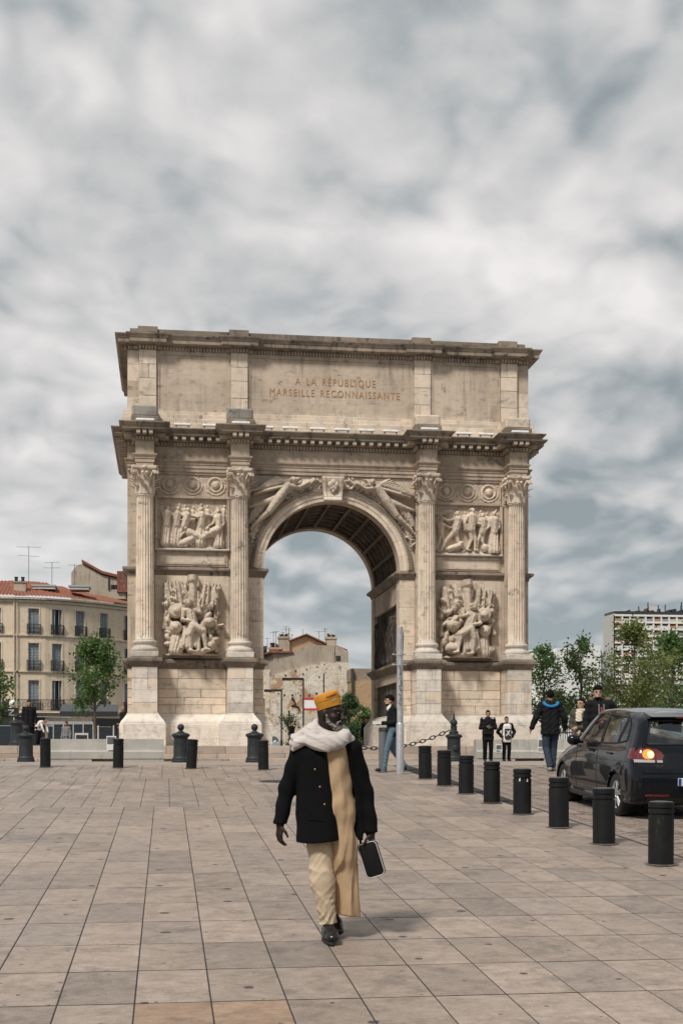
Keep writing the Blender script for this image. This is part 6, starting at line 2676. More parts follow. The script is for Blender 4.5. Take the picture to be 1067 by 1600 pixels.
        MB().box(-.75, .75, 2.55, 2.9, .6, .93, .05).build('dashboard', M['seat'], root)
    # wheels
    for s in (-1, 1):
        for wy in wheels_y:
            w = empty('wheel')
            w.parent = root
            w.location = (s * .765, wy, .31)
            tyre = MB().lathe([(.20, -.09), (.275, -.10), (.30, -.085), (.31, -.06), (.312, 0), (.31, .06), (.30, .085), (.275, .10), (.20, .09)], n=36, cap=False)
            tyre.xform(Matrix.Rotation(math.pi / 2, 4, 'Y'))
            tyre.build('tyre', M['rubber'], w, True, 40)
            rim = MB()
            rim.lathe([(.205, -.07), (.215, .08), (.20, .085), (.19, .06)], n=36, cap=False)
            for k in range(5):
                for da in (-.17, .17):
                    a = 2 * math.pi * k / 5 + da
                    a2 = 2 * math.pi * k / 5 + da * .55
                    rim.tube([(.04 * math.cos(a2), .04 * math.sin(a2), .075), (.13 * math.cos(a), .13 * math.sin(a), .07), (.20 * math.cos(a), .20 * math.sin(a), .062)], [.022, .017, .018], 6)
            rim.lathe([(.055, .05), (.055, .085), (.0, .088)], n=16, cap=False)
            rim.xform(Matrix.Rotation(s * math.pi / 2, 4, 'Y'))
            rim.build('rim', M['alloy'], w, True, 40)
            dk = MB().lathe([(.0, .0), (.19, .0)], n=24, cap=False).xform(Matrix.Rotation(math.pi / 2, 4, 'Y')).build('brake_disc', M['trim_black'], w)
            liner = MB().lathe([(.345, -.16), (.345, .10), (.325, .118)], n=36, cap=False).xform(Matrix.Rotation(s * math.pi / 2, 4, 'Y'))
            liner.lathe([(.0, 0), (.345, 0)], n=24, cap=False) if False else None
            o = liner.build('wheel_arch', M['trim_black'], root, True, 40, loc=w.location)
    MB().box(-.62, .62, .5, 3.8, .17, .30).build('underfloor', M['trim_black'], root)
    return root


def houses_behind():
    """the far side of the square, at the photographer's back: only its reflection shows in the car"""
    rng = random.Random(2)
    m = MB()
    w = MB()
    x = -46.0
    while x < 60:
        L = rng.uniform(9, 15)
        h = rng.uniform(12, 17)
        m.box(x, x + L - .05, -46, -34, -2.2, h - 2)
        for j in range(int(h / 3.4)):
            for i in range(int(L / 2.6)):
                w.box(x + .9 + i * 2.6, x + 2.1 + i * 2.6, -33.98, -33.9, j * 3.4 - 1, j * 3.4 + 1.1)
        x += L
    o = m.build('houses_opposite', M['wall_old'])
    tag(o, kind='structure')
    w.build('window', M['glass_dark'], o)['kind'] = 'stuff'


houses_behind()


def cars():
    c = hatchback('paint')
    c.location = (7.45, 17.95, gz(17.95) - .002)
    c.rotation_euler = (math.atan(SLOPE), 0, 0)
    c.scale = (1.0, 1.0, 1.04)
    tag(c, 'black hatchback with its left indicator lit, seen from behind', 'car')
    w = hatchback('paint_w', False)
    p = at(424, 1170, 112)
    w.location = (p.x, 112, Z_TOP)
    w.rotation_euler = (0, 0, R(160))
    tag(w, 'small white car parked beyond the arch left of the elderly man', 'car')


cars()
# ------------------------------------------------------------------ people
def surface_nets(D, lo, h):
    """mesh the zero level of a sampled distance volume"""
    nx, ny, nz = D.shape
    S = D < 0
    corners = [(i, j, k) for i in (0, 1) for j in (0, 1) for k in (0, 1)]
    cnt = np.zeros((nx - 1, ny - 1, nz - 1), int)
    for (i, j, k) in corners:
        cnt += S[i:nx - 1 + i, j:ny - 1 + j, k:nz - 1 + k]
    act = (cnt > 0) & (cnt < 8)
    I = np.argwhere(act)
    if len(I) == 0:
        return [], []
    acc = np.zeros((len(I), 3))
    num = np.zeros(len(I))
    edges = []
    for a in corners:
        for ax in range(3):
            if a[ax] == 0:
                b = list(a)
                b[ax] = 1
                edges.append((a, tuple(b)))
    for a, b in edges:
        da = D[I[:, 0] + a[0], I[:, 1] + a[1], I[:, 2] + a[2]]
        db = D[I[:, 0] + b[0], I[:, 1] + b[1], I[:, 2] + b[2]]
        x = (da < 0) != (db < 0)
        t_ = np.where(x, da / np.where(x, da - db, 1), 0)
        p = np.array(a)[None] + t_[:, None] * (np.array(b) - np.array(a))[None]
        acc += p * x[:, None]
        num += x
    V_ = lo + (I + acc / num[:, None]) * h
    idx = -np.ones(act.shape, int)
    idx[act] = np.arange(len(I))
    F = []
    for ax in range(3):
        sl0 = [slice(None)] * 3
        sl1 = [slice(None)] * 3
        sl0[ax] = slice(0, -1)
        sl1[ax] = slice(1, None)
        x = S[tuple(sl0)] != S[tuple(sl1)]
        E = np.argwhere(x)
        u, v = [(1, 2), (2, 0), (0, 1)][ax]
        ok = (E[:, u] > 0) & (E[:, v] > 0) & (E[:, u] < D.shape[u] - 1) & (E[:, v] < D.shape[v] - 1)
        E = E[ok]
        q = []
        for du, dv in ((-1, -1), (0, -1), (0, 0), (-1, 0)):
            c = E.copy()
            c[:, u] += du
            c[:, v] += dv
            q.append(idx[c[:, 0], c[:, 1], c[:, 2]])
        Q = np.stack(q, 1)
        flip = ~S[E[:, 0], E[:, 1], E[:, 2]]
        Q[flip] = Q[flip][:, ::-1]
        F.append(Q)
    F = np.concatenate(F)
    F = F[(F >= 0).all(1)]
    return V_, F


class Vol:
    """distance volume filled with blended capsules and ellipsoids"""

    def __init__(self, lo, hi, h):
        self.lo, self.h = np.array(lo, float), h
        self.n = np.ceil((np.array(hi) - self.lo) / h).astype(int) + 1
        self.D = np.full(self.n, .5, np.float32)
        self.ax = [self.lo[i] + np.arange(self.n[i]) * h for i in range(3)]

    def sl(self, pts, r):
        pts = np.array(pts)
        a = np.clip(np.floor((pts.min(0) - r - self.lo) / self.h).astype(int), 0, self.n)
        b = np.clip(np.ceil((pts.max(0) + r - self.lo) / self.h).astype(int) + 1, 0, self.n)
        s = tuple(slice(a[i], b[i]) for i in range(3))
        X = self.ax[0][s[0]][:, None, None]
        Y = self.ax[1][s[1]][None, :, None]
        Z = self.ax[2][s[2]][None, None, :]
        return s, X, Y, Z

    def blend(self, s, d, k, sub=False):
        o = self.D[s]
        if o.size == 0:
            return
        if sub:
            d = -d
            hh = np.clip(.5 - .5 * (d - o) / max(k, 1e-5), 0, 1)
            self.D[s] = d * (1 - hh) + o * hh + k * hh * (1 - hh) if k > 0 else np.maximum(o, d)
        elif k > 0:
            hh = np.clip(.5 + .5 * (o - d) / k, 0, 1)
            self.D[s] = o * (1 - hh) + d * hh - k * hh * (1 - hh)
        else:
            self.D[s] = np.minimum(o, d)

    def cap(self, a, b, ra, rb=None, k=.02, sub=False, flat=None):
        rb = ra if rb is None else rb
        a, b = np.array(a, float), np.array(b, float)
        s, X, Y, Z = self.sl([a, b], max(ra, rb) * (1.0 if flat is None else 1 / min(flat)) + k + 3 * self.h)
        d = b - a
        L2 = (d * d).sum() + 1e-12
        t_ = np.clip(((X - a[0]) * d[0] + (Y - a[1]) * d[1] + (Z - a[2]) * d[2]) / L2, 0, 1)
        fx, fy, fz = flat or (1, 1, 1)
        q = np.sqrt(((X - a[0] - t_ * d[0]) * fx) ** 2 + ((Y - a[1] - t_ * d[1]) * fy) ** 2 + ((Z - a[2] - t_ * d[2]) * fz) ** 2)
        self.blend(s, (q - (ra + (rb - ra) * t_)) / max(fx, fy, fz), k, sub)
        return self

    def ell(self, c, r, k=.02, sub=False, Rm=None):
        c, r = np.array(c, float), np.array(r, float)
        s, X, Y, Z = self.sl([c], r.max() + k + 3 * self.h)
        x, y, z = X - c[0], Y - c[1], Z - c[2]
        if Rm is not None:
            Ri = np.array(Rm).T
            x, y, z = (Ri[0, 0] * x + Ri[0, 1] * y + Ri[0, 2] * z), (Ri[1, 0] * x + Ri[1, 1] * y + Ri[1, 2] * z), (Ri[2, 0] * x + Ri[2, 1] * y + Ri[2, 2] * z)
        q = np.sqrt((x / r[0]) ** 2 + (y / r[1]) ** 2 + (z / r[2]) ** 2)
        self.blend(s, (q - 1) * r.min(), k, sub)
        return self

    def xyz(self):
        return self.ax[0][:, None, None], self.ax[1][None, :, None], self.ax[2][None, None, :]

    def keep(self, f):
        """intersect with f < 0"""
        self.D = np.maximum(self.D, f(*self.xyz())).astype(np.float32)
        return self

    def ripple(self, f):
        self.D = (self.D + f(*self.xyz())).astype(np.float32)
        return self

    def build(self, name, mat, parent=None, smooth=True):
        V_, F = surface_nets(self.D, self.lo, self.h)
        me = bpy.data.meshes.new(name)
        me.from_pydata(np.asarray(V_).tolist(), [], np.asarray(F).tolist())
        me.materials.append(mat)
        me.polygons.foreach_set('use_smooth', [smooth] * len(me.polygons))
        return link(name, me, parent)


def cloth(name, c, rough=.85, weave=220, var=.12, sheen=.0):
    t = NT(name)
    p = t.obj()
    col = t.hsv(c, t.rng(t.noise(p, 7, 5, .6), .3, .7, 1 - var, 1 + var))
    t.bump(t.math('ADD', t.noise(p, weave, 2), t.math('MULTIPLY', t.noise(t.mapv(p, (1, 1, .5)), 16, 4), 2.0)), .003, .7)
    return t.fin(col, rough, 0, .15)


def skin(name, c):
    t = NT(name)
    p = t.obj()
    col = t.mix(t.rng(t.noise(p, 30, 4), .3, .7, 0, .35), c, tuple(q * .55 for q in c))
    return t.fin(col, .55, 0, .28)


M['skin_dark'] = skin('dark_skin', (.026, .0145, .0105))
M['skin_tan'] = skin('tan_skin', (.34, .19, .125))
M['skin_light'] = skin('light_skin', (.46, .28, .20))
M['cl_black'] = cloth('black_wool', (.0045, .0045, .005), .95)
M['cl_gown'] = cloth('mustard_gown', (.45, .315, .19), .75)
M['cl_khaki'] = cloth('sand_trousers', (.50, .395, .28), .65)
t = NT('pale_scarf')
p_ = t.obj()
c_ = t.mix(t.rng(t.noise(t.mapv(p_, (3, 3, 22)), 2.2, 4), .3, .7), (.50, .445, .415), (.60, .545, .51))
c_ = t.mix(t.rng(t.noise(t.mapv(p_, (2, 2, 40), (1, 2, 3)), 1.6, 2), .58, .66, 0, .6), c_, (.42, .37, .37))
t.bump(t.noise(t.mapv(p_, (40, 40, 160)), 1.5, 3), .006)
M['cl_scarf'] = t.fin(c_, .9, 0, .1)
M['hair'] = plain('black_hair', (.005, .0045, .004), .8, var=.4, nscale=60, bump=.006, spec=.15)
t = NT('grey_beard')
p_ = t.obj()
t.bump(t.noise(p_, 120, 3), .006)
M['beard'] = t.fin(t.mix(t.rng(t.noise(p_, 55, 4, .7), .42, .62), (.05, .042, .038), (.42, .39, .36)), .8)
M['leather'] = plain('black_leather', (.008, .008, .008), .25, spec=.5)
M['denim'] = cloth('blue_denim', (.11, .16, .21), .8)
M['denim_d'] = cloth('dark_denim', (.030, .042, .060), .8)
M['cl_dark'] = cloth('dark_jacket', (.011, .011, .012), .85)
M['cl_olive'] = cloth('olive_jacket', (.065, .062, .045), .8)
M['cl_cream'] = cloth('cream_knit', (.58, .50, .40), .9)
M['cl_beige'] = cloth('beige_trousers', (.50, .40, .31), .85)
M['cl_white'] = cloth('white_cotton', (.68, .66, .64), .8)
M['cl_blue'] = cloth('bright_blue_hood', (.03, .20, .42), .7)
M['cl_grey'] = cloth('grey_sweater', (.18, .18, .19), .85)
M['cl_red'] = cloth('red_cloth', (.30, .04, .05), .8)
M['fur'] = plain('tan_fur', (.27, .17, .10), .95, var=.5, nscale=70, bump=.02)
M['sneaker'] = plain('grey_sneaker', (.32, .31, .29), .7)
M['gold'] = plain('brass_button', (.36, .27, .13), .35, .9)
M['white_trim'] = plain('white_piping', (.65, .63, .60), .5)


def elder():
    root_loc = (1.19, 9.74)
    gzv = gz(root_loc[1])
    U = .004727

    def q(px, py, y=0.0):
        return ((px - 512) * U, y, (1473 - py) * U)
    h = .0085
    lo, hi = (-.50, -.34, -.02), (.50, .42, 1.92)
    # ---- body
    v = Vol(lo, hi, h)
    C = Vector((.026, -.01, 1.685))
    yaw = R(52)
    f = Vector((math.sin(yaw), -math.cos(yaw), -.10)).normalized()
    rt = Vector((math.cos(yaw), math.sin(yaw), 0))
    up = rt.cross(f) * -1
    if up.z < 0:
        up = -up
    Rm = np.array([[rt.x, -f.x, up.x], [rt.y, -f.y, up.y], [rt.z, -f.z, up.z]])

    def hp(r_, f_, u_):
        return tuple(C + rt * r_ + f * f_ + up * u_)
    v.ell(hp(0, -.012, .02), (.078, .098, .105), .0, Rm=Rm)
    v.ell(hp(0, .030, -.055), (.060, .062, .070), .03, Rm=Rm)
    v.ell(hp(0, .062, -.095), (.036, .030, .028), .025, Rm=Rm)
    v.cap(hp(0, .088, .018), hp(0, .118, -.030), .010, .017, .012)
    for s in (-1, 1):
        v.ell(hp(s * .013, .108, -.034), (.012, .012, .010), .008, Rm=Rm)
        v.cap(hp(s * .014, .086, .030), hp(s * .048, .072, .030), .012, .012, .012)
        v.ell(hp(s * .032, .096, .008), (.017, .012, .010), .008, True, Rm=Rm)
        v.ell(hp(s * .045, .062, -.025), (.025, .024, .02), .02, Rm=Rm)
        v.ell(hp(s * .080, -.012, -.01), (.012, .022, .034), .008, Rm=Rm)
    v.cap(hp(-.022, .092, -.066), hp(.022, .092, -.066), .009, .009, .006)
    v.cap(hp(-.020, .088, -.079), hp(.020, .088, -.079), .010, .010, .006)
    v.cap(hp(0, -.03, -.05), (0, .02, 1.44), .058, .066, .03)
    v.cap((-.18, .01, 1.42), (.18, .01, 1.43), .075, .075, .03)
    v.cap((0, .01, 1.40), (.01, .02, .92), .13, .13, .04)
    arms = [((-.205, .0, 1.405), (-.300, .03, 1.115), (-.352, -.02, .862)), ((.195, .0, 1.415), (.292, .04, 1.11), (.335, .0, .80))]
    legs = [((-.055, .03, .84), (-.04, -.03, .45), (.0, -.045, .09)), ((.075, .04, .86), (.07, .10, .46), (.075, .26, .15))]
    for (a, b, c) in arms:
        v.cap(a, b, .055, .043, .02)
        v.cap(b, c, .042, .030, .01)
    for (a, b, c) in legs:
        v.cap(a, b, .066, .052, .03)
        v.cap(b, c, .05, .034, .01)
    # his right hand, relaxed, fingers slightly curled
    def hand(w, down, side, back, curl, rad=.0088):
        w, down, side, back = Vector(w), Vector(down).normalized(), Vector(side).normalized(), Vector(back).normalized()
        pal = w + down * .055
        v.cap(tuple(w), tuple(w + down * .02), .028, .027, .01)
        for i in range(4):
            o = (i - 1.5) * .0195
            kn = w + down * .085 + side * o
            v.cap(tuple(w + down * .025 + side * o * .7), tuple(kn), .0145, .0125, .010)
            L = (.040, .046, .043, .034)[i]
            d1 = (down + back * curl * .5).normalized()
            d2 = (down * .75 + back * curl * 1.2).normalized()
            d3 = (down * .4 + back * curl * 1.7).normalized()
            p1 = kn + d1 * L
            p2 = p1 + d2 * L * .66
            p3 = p2 + d3 * L * .5
            v.cap(tuple(kn), tuple(p1), rad * 1.12, rad, .003)
            v.cap(tuple(p1), tuple(p2), rad, rad * .92, .002)
            v.cap(tuple(p2), tuple(p3), rad * .92, rad * .75, .002)
        t0 = w + down * .028 - side * .026
        t1 = t0 - side * .026 + down * .032 + back * .018
        t2 = t1 - side * .006 + down * .034 + back * .016
        v.cap(tuple(t0), tuple(t1), .014, .0115, .006)
        v.cap(tuple(t1), tuple(t2), .011, .009, .003)
    hand(arms[0][2], (-.08, -.05, -1), (-.45, .89, 0), (.75, .2, 0), .55)
    hand(arms[1][2], (.06, -.02, -1), (.6, .8, 0), (-.85, .3, 0), 1.1)
    body = v.build('person', M['skin_dark'])
    body.location = (root_loc[0], root_loc[1], gzv + .008)
    tag(body, 'elderly man in yellow cap, black blazer and long mustard gown walking towards the camera', 'person')
    # eyes
    for s in (-1, 1):
        e = MB().sphere(hp(s * .031, .082, .008), .0125, 12, 8).build('eye', M['eye'], body, True)
    # ---- beard: short, grizzled, along jaw, chin and lip
    v = Vol(hp(-.12, -.0, -.16)[:2] + (1.50,), (.20, .10, 1.74), .006)
    v.lo = np.array((-.12, -.20, 1.52))
    v = Vol((-.12, -.20, 1.52), (.20, .16, 1.74), .006)
    v.ell(hp(0, .068, -.098), (.041, .034, .034), .0, Rm=Rm)
    for s in (-1, 1):
        v.cap(hp(s * .030, .066, -.098), hp(s * .062, .022, -.062), .020, .014, .015)
        v.cap(hp(s * .062, .022, -.062), hp(s * .074, .006, -.005), .014, .009, .01)
        v.cap(hp(0, .098, -.051), hp(s * .028, .084, -.062), .0085, .008, .006)
        v.cap(hp(s * .028, .084, -.062), hp(s * .032, .076, -.09), .009, .012, .008)
    v.build('beard', M['beard'], body)
    # ---- cap: stiff tapered drum with a dented crown, tilted
    m = MB()
    n = 40
    prof = [(.098, .086, 0), (.100, .088, .03), (.101, .090, .065), (.100, .089, .098), (.094, .083, .106), (.08, .07, .100), (.05, .045, .094), (.0, .0, .092)]
    vs, fs = [], []
    for (ra, rb, z) in prof:
        for i in range(n):
            a = 2 * math.pi * i / n
            vs.append((rb * math.cos(a) * (1.0 + .012 * math.sin(3 * a)), ra * math.sin(a), z + .004 * math.sin(2 * a + 1)))
    for j in range(len(prof) - 1):
        for i in range(n):
            fs.append((j * n + i, j * n + (i + 1) % n, (j + 1) * n + (i + 1) % n, (j + 1) * n + i))
    m.add(vs, fs)
    cp = C + up * .048 - f * .012
    Mc = Matrix.Translation(cp) @ Matrix.Rotation(-.33, 4, 'Y') @ Matrix.Rotation(.06, 4, 'X') @ Matrix.Rotation(yaw, 4, 'Z')
    m.xform(Mc)
    cap_o = m.build('cap', M['cap'], body, True, 50)
    # embroidered marks: a dark line of script and a pale one below
    rng = random.Random(6)

    def stitch(a0, a1, z0, z1, n_, mat, w):
        pts = []
        mm = MB()
        for i in range(n_):
            a = a0 + (a1 - a0) * i / (n_ - 1)
            rr = 1.022
            z = z0 + (z1 - z0) * rng.random()
            pts.append(Mc @ Vector((.0895 * rr * math.cos(a), .100 * rr * math.sin(a), z)))
        mm.tube(pts, w, 4)
        mm.build('embroidery', mat, cap_o)
    A0 = -math.pi / 2 - yaw
    stitch(A0 - .15, A0 + .75, .070, .092, 34, M['thread_dark'], .0016)
    stitch(A0 - .25, A0 + .45, .066, .086, 22, M['thread_dark'], .0012)
    stitch(A0 + .10, A0 + .50, .034, .056, 16, M['cl_cream'], .0016)
    ring = [Mc @ Vector((.0905 * math.cos(2 * math.pi * i / 40), .101 * math.sin(2 * math.pi * i / 40), .060)) for i in range(41)]
    MB().tube(ring, .0012, 4, False).build('seam', M['thread_tan'], cap_o)
    # ---- gown
    v = Vol(lo, hi, .009)
    v.cap((-.08, .0, 1.39), (.09, .0, 1.39), .075, .075, .03)
    v.cap((.035, -.030, 1.42), (.085, -.030, .95), .105, .105, .03)
    v.cap((.085, -.03, 1.0), (.125, -.02, .62), .105, .085, .04)
    v.cap((.10, .0, 1.34), (.15, -.005, .90), .068, .075, .03)
    v.cap((.125, -.01, .74), (.145, .06, .12), .085, .088, .04)
    v.cap((.165, -.03, .70), (.19, .01, .12), .045, .048, .03)
    v.cap((.09, .04, .74), (.10, .10, .12), .07, .08, .04)
    v.cap((.17, .05, .74), (.20, .14, .12), .05, .06, .04)
    # hanging folds
    v.ripple(lambda X, Y, Z: -.013 * (1 - np.abs(np.sin(X * 24 + Y * 14 - Z * 1.6 + .5 * np.sin(Z * 5)))) ** 2 * np.clip((1.15 - Z) / .4, 0, 1))
    v.ripple(lambda X, Y, Z: -.006 * (1 - np.abs(np.sin(Z * 11 + X * 26 + 1.3 * np.sin(X * 13 - Z * 6)))) ** 2 * np.clip(1 - abs(Z - 1.15) / .3, 0, 1))
    v.ripple(lambda X, Y, Z: .0075 * np.sin(X * 62 + Y * 38 + 5 * Z + 2 * np.sin(Z * 4)) * np.clip((1.25 - Z) / .5, 0, 1))
    v.ripple(lambda X, Y, Z: .005 * np.sin(Z * 26 - X * 40) * np.clip(1 - abs(Z - 1.12) / .35, 0, 1) + .004 * np.sin(X * 26 - Z * 9 + 1))
    v.keep(lambda X, Y, Z: (.168 - .15 * (X - .15)) - Z)
    gown = v.build('gown', M['cl_gown'], body)
    # placket, with small buttons
    pts = [(.030 + .012 * i / 6, -.155 - .004 * math.sin(i), 1.475 - .026 * i) for i in range(7)]
    # ---- trousers
    v = Vol((-.24, -.24, .05), (.24, .34, .92), .0065)
    a, b, c = (-.055, .02, .82), (-.040, -.045, .44), (.004, -.050, .175)
    v.cap(a, b, .105, .090, .03, flat=(1, 1.05, 1))
    v.cap(b, (.004, -.050, .12), .088, .066, .02)
    v.cap((.07, .04, .86), (.065, .10, .46), .10, .08, .03)
    v.cap((.065, .10, .46), (.07, .23, .20), .078, .06, .02)
    v.ripple(lambda X, Y, Z: -.0075 * (1 - np.abs(np.sin(Z * 22 + X * 26 + Y * 8 + 1.8 * np.sin(X * 15 + Z * 7)))) ** 2 * np.clip((.78 - Z) / .08, 0, 1))
    v.ripple(lambda X, Y, Z: -.0045 * (1 - np.abs(np.sin(Z * 33 - X * 38 + Y * 12 + 1.4 * np.sin(X * 27 - Z * 12)))) ** 2)
    v.ripple(lambda X, Y, Z: .0042 * np.abs(np.sin(Z * 34 + X * 30 + 1.6 * np.sin(X * 23 + Z * 9))) * np.clip(1 - abs(Z - .52) / .30, 0, 1))
    v.ripple(lambda X, Y, Z: .009 * np.abs(np.sin(Z * 52 - X * 34 + 2 * np.sin(Z * 17 + X * 20))) * np.clip((.38 - Z) / .2, 0, 1) + .003 * np.sin(Z * 23 + X * 45))
    v.keep(lambda X, Y, Z: Z - .80)
    v.keep(lambda X, Y, Z: (.118 + .10 * X + .3 * np.clip(Y - .05, 0, 1)) - Z)
    v.build('trousers', M['cl_khaki'], body)
    # ---- shoes
    for (ank, heel, toe, sole) in (((.0, -.05, .10), (.002, -.02, .042), (.016, -.225, .036), 0.0), ((.075, .255, .17), (.07, .30, .125), (.095, .115, .042), .0)):
        v = Vol((-.12, -.34, -.03), (.22, .42, .26), .007)
        v.cap(tuple(np.array(ank) - np.array((0, 0, .025))), heel, .046, .045, .02)
        mid = tuple((np.array(heel) * .45 + np.array(toe) * .55) + np.array((0, 0, .014)))
        v.cap(heel, mid, .044, .052, .02)
        v.cap(mid, toe, .050, .042, .02, flat=(.88, 1, 1.2))
        v.cap(tuple(np.array(ank) + np.array((0, -.05, -.015))), mid, .036, .036, .02)
        if sole == 0.0:
            sh = np.array(heel)
            if sh[2] < .1:
                v.keep(lambda X, Y, Z: .004 - Z)
        s = v.build('shoe', M['leather'], body)
        if heel[2] < .1:
            MB().poly_prism([(heel[0] + .047 * math.cos(k * .4), heel[1] - .01 + (.055 if math.sin(k * .4) > 0 else .25) * math.sin(k * .4)) for k in range(16)], 'z', -.008, .012).build('sole', M['rubber'], s)
    # ---- blazer
    v = Vol(lo, hi, .009)
    v.cap((-.175, .005, 1.425), (.165, .005, 1.435), .078, .078, .03)
    v.cap((-.10, .0, 1.36), (-.105, .01, .95), .125, .12, .04)
    v.cap((.10, .02, 1.36), (.12, .03, .95), .125, .12, .04)
    v.cap((.0, .05, 1.36), (.0, .06, .95), .115, .115, .04)
    v.cap((-.105, .0, 1.0), (-.10, -.03, .66), .12, .135, .04)
    v.cap((.0, .04, 1.0), (.02, .06, .66), .12, .135, .04)
    v.cap((.14, .05, 1.0), (.16, .06, .66), .10, .10, .04)
    v.cap((-.04, -.03, 1.30), (-.01, -.075, .66), .10, .10, .04)
    v.cap((.215, .02, 1.2), (.245, .03, .72), .055, .085, .05)
    # front opening: everything between the two edges, in front of the gown
    def opening(X, Y, Z):
        xl = -.033 + (1.456 - Z) / .723 * .112
        xr = np.interp(Z, [.60, .818, 1.054, 1.30, 1.48], [.190, .196, .208, .165, .116])
        w = np.maximum(xl - X, X - xr)
        # collar opens higher up
        return np.maximum(w, Y - .02)
    D0 = opening(*v.xyz())
    v.D = np.maximum(v.D, -D0).astype(np.float32)
    for (a, b, c) in arms:
        v.cap(a, b, .070, .061, .035)
        e = np.array(c) + (np.array(c) - np.array(b)) * -.02
        v.cap(b, tuple(e), .060, .053, .02)
    v.ripple(lambda X, Y, Z: .004 * np.sin(Z * 38 + X * 22) * np.clip(np.abs(X) - .2, 0, .1) * 10)
    v.keep(lambda X, Y, Z: np.where(np.abs(X - .01) < .262, .738 - .05 * (X + .1) + .02 * np.sin(X * 9) - Z, np.where(X < 0, .862 - Z, .79 - Z)))
    blazer = v.build('blazer', M['cl_black'], body)
    # lapels
    dg = bpy.context.evaluated_depsgraph_get()
    bv = BVHTree.FromObject(blazer, dg)

    def on(x, z):
        hit = bv.ray_cast(Vector((x, -1, z)), Vector((0, 1, 0)))
        return hit[0] if hit[0] is not None else Vector((x, -.14, z))
    lap = MB()
    P = []
    for j in range(9):
        s = j / 8
        z = 1.45 - .36 * s
        xl = -.033 + (1.456 - z) / .723 * .112
        w = .075 * math.sin(math.pi * min(1, .25 + s * .75)) + .004
        P.append([tuple(on(xl - .008 - w * i / 3, z + .02 * i / 3) + Vector((0, -.010 + .002 * i, 0))) for i in range(4)])
    MB().grid(np.array(P)).build('lapel', M['cl_black'], blazer, True)
    for (x, z) in ((-.104, 1.267), (-.069, 1.139), (-.036, 1.01)):
        p = on(x, z)
        b = MB().lathe([(.0, 0), (.008, .001), (.0085, .004), (.005, .006), (0, .0065)], n=14, cap=False)
        b.xform(Matrix.Translation(p) @ Matrix.Rotation(math.pi / 2, 4, 'X'))
        b.build('button', M['gold'], blazer, True)
    # pocket flap line
    pts = [tuple(on(-.17 + .12 * i / 6, .90 - .012 * i / 6) + Vector((0, -.003, 0))) for i in range(7)]
    MB().tube(pts, .004, 4).build('pocket_flap', M['cl_black'], blazer)
    # ---- scarf
    v = Vol((-.40, -.30, 1.30), (.32, .24, 1.68), .006)
    loops = []
    for i in range(30):
        loops.append(i / 29 * 2 * math.pi)

    def ring(cx, cy, cz, rx, ry, tx, ty, r, sag=0.0):
        prev = None
        for a in loops:
            p = (cx + rx * math.cos(a), cy + ry * math.sin(a), cz + tx * math.cos(a) + ty * math.sin(a) - sag * max(0, -math.sin(a)) ** 2)
            if prev is not None:
                v.cap(prev, p, r, r, .016, flat=(1, 1, .72))
            prev = p
    ring(.0, .01, 1.560, .086, .088, -.025, .045, .025)
    ring(-.01, -.005, 1.540, .115, .110, -.015, .04, .029, .012)
    ring(-.02, -.02, 1.524, .145, .130, .0, .04, .030, .022)
    ring(-.01, -.025, 1.512, .155, .135, .01, .04, .027, .03)
    # cloth lying over his right shoulder
    for k, (y, z, r) in enumerate(((-.09, 1.490, .040), (-.03, 1.525, .043), (.04, 1.535, .043), (.10, 1.515, .04))):
        v.cap((-.10, y, z + .03), (-.235, y * .8, z - .035), r, r * .85, .012)
        v.cap((-.225, y * .8, z - .035), (-.258, y * .7, z - .07), r * .8, r * .5, .012)
    v.cap((.13, -.05, 1.50), (.175, -.03, 1.49), .04, .032, .015)
    v.ripple(lambda X, Y, Z: -.0075 * (1 - np.abs(np.sin(Z * 52 + X * 20 - Y * 8 + 1.6 * np.sin(X * 12 + Y * 7 + Z * 9)))) ** 2 * (.45 + .55 * np.sin(X * 9 + Z * 21 + 1) ** 2))
    v.ripple(lambda X, Y, Z: .0022 * np.sin(Z * 105 + X * 34 - Y * 10 + 1.2 * np.sin(X * 9 + Y * 6)) * (.5 + .5 * np.sin(X * 11 + Z * 7)) + .0015 * np.sin(Z * 45 + X * 24))
    v.build('scarf', M['cl_scarf'], body)
    # ---- bag held at his left side (a thing of its own)
    bag = empty('wash_bag', (root_loc[0] + .375, root_loc[1] - .02, gzv + .47))
    bag.rotation_euler = (0, -.30, -.25)
    w, hgt, d = .150, .270, .07
    m = MB()

    def rrect(w, h, r, n_=6):
        pts = []
        for cx, cz, a0 in ((w / 2 - r, h / 2 - r, 0), (-w / 2 + r, h / 2 - r, math.pi / 2), (-w / 2 + r, -h / 2 + r, math.pi), (w / 2 - r, -h / 2 + r, 1.5 * math.pi)):
            for i in range(n_ + 1):
                a = a0 + math.pi / 2 * i / n_
                pts.append((cx + r * math.cos(a), cz + r * math.sin(a) + hgt / 2))
        return pts
    lay = [(-d / 2, .88), (-d / 2 + .004, .96), (-d / 2 + .014, 1.0), (d / 2 - .014, 1.0), (d / 2 - .004, .96), (d / 2, .88)]
    R0 = rrect(w, hgt, .035)
    n = len(R0)
    vs, fs = [], []
    for (y, s) in lay:
        for (x, z) in R0:
            vs.append((x * s, y, hgt / 2 + (z - hgt / 2) * (1 - (1 - s) * .6)))
    for j in range(len(lay) - 1):
        for i in range(n):
            fs.append((j * n + i, j * n + (i + 1) % n, (j + 1) * n + (i + 1) % n, (j + 1) * n + i))
    fs += [tuple(range(n))[::-1], tuple((len(lay) - 1) * n + i for i in range(n))]
    m.add(vs, fs)
    m.build('case', M['cl_dark'], bag, True, 60)
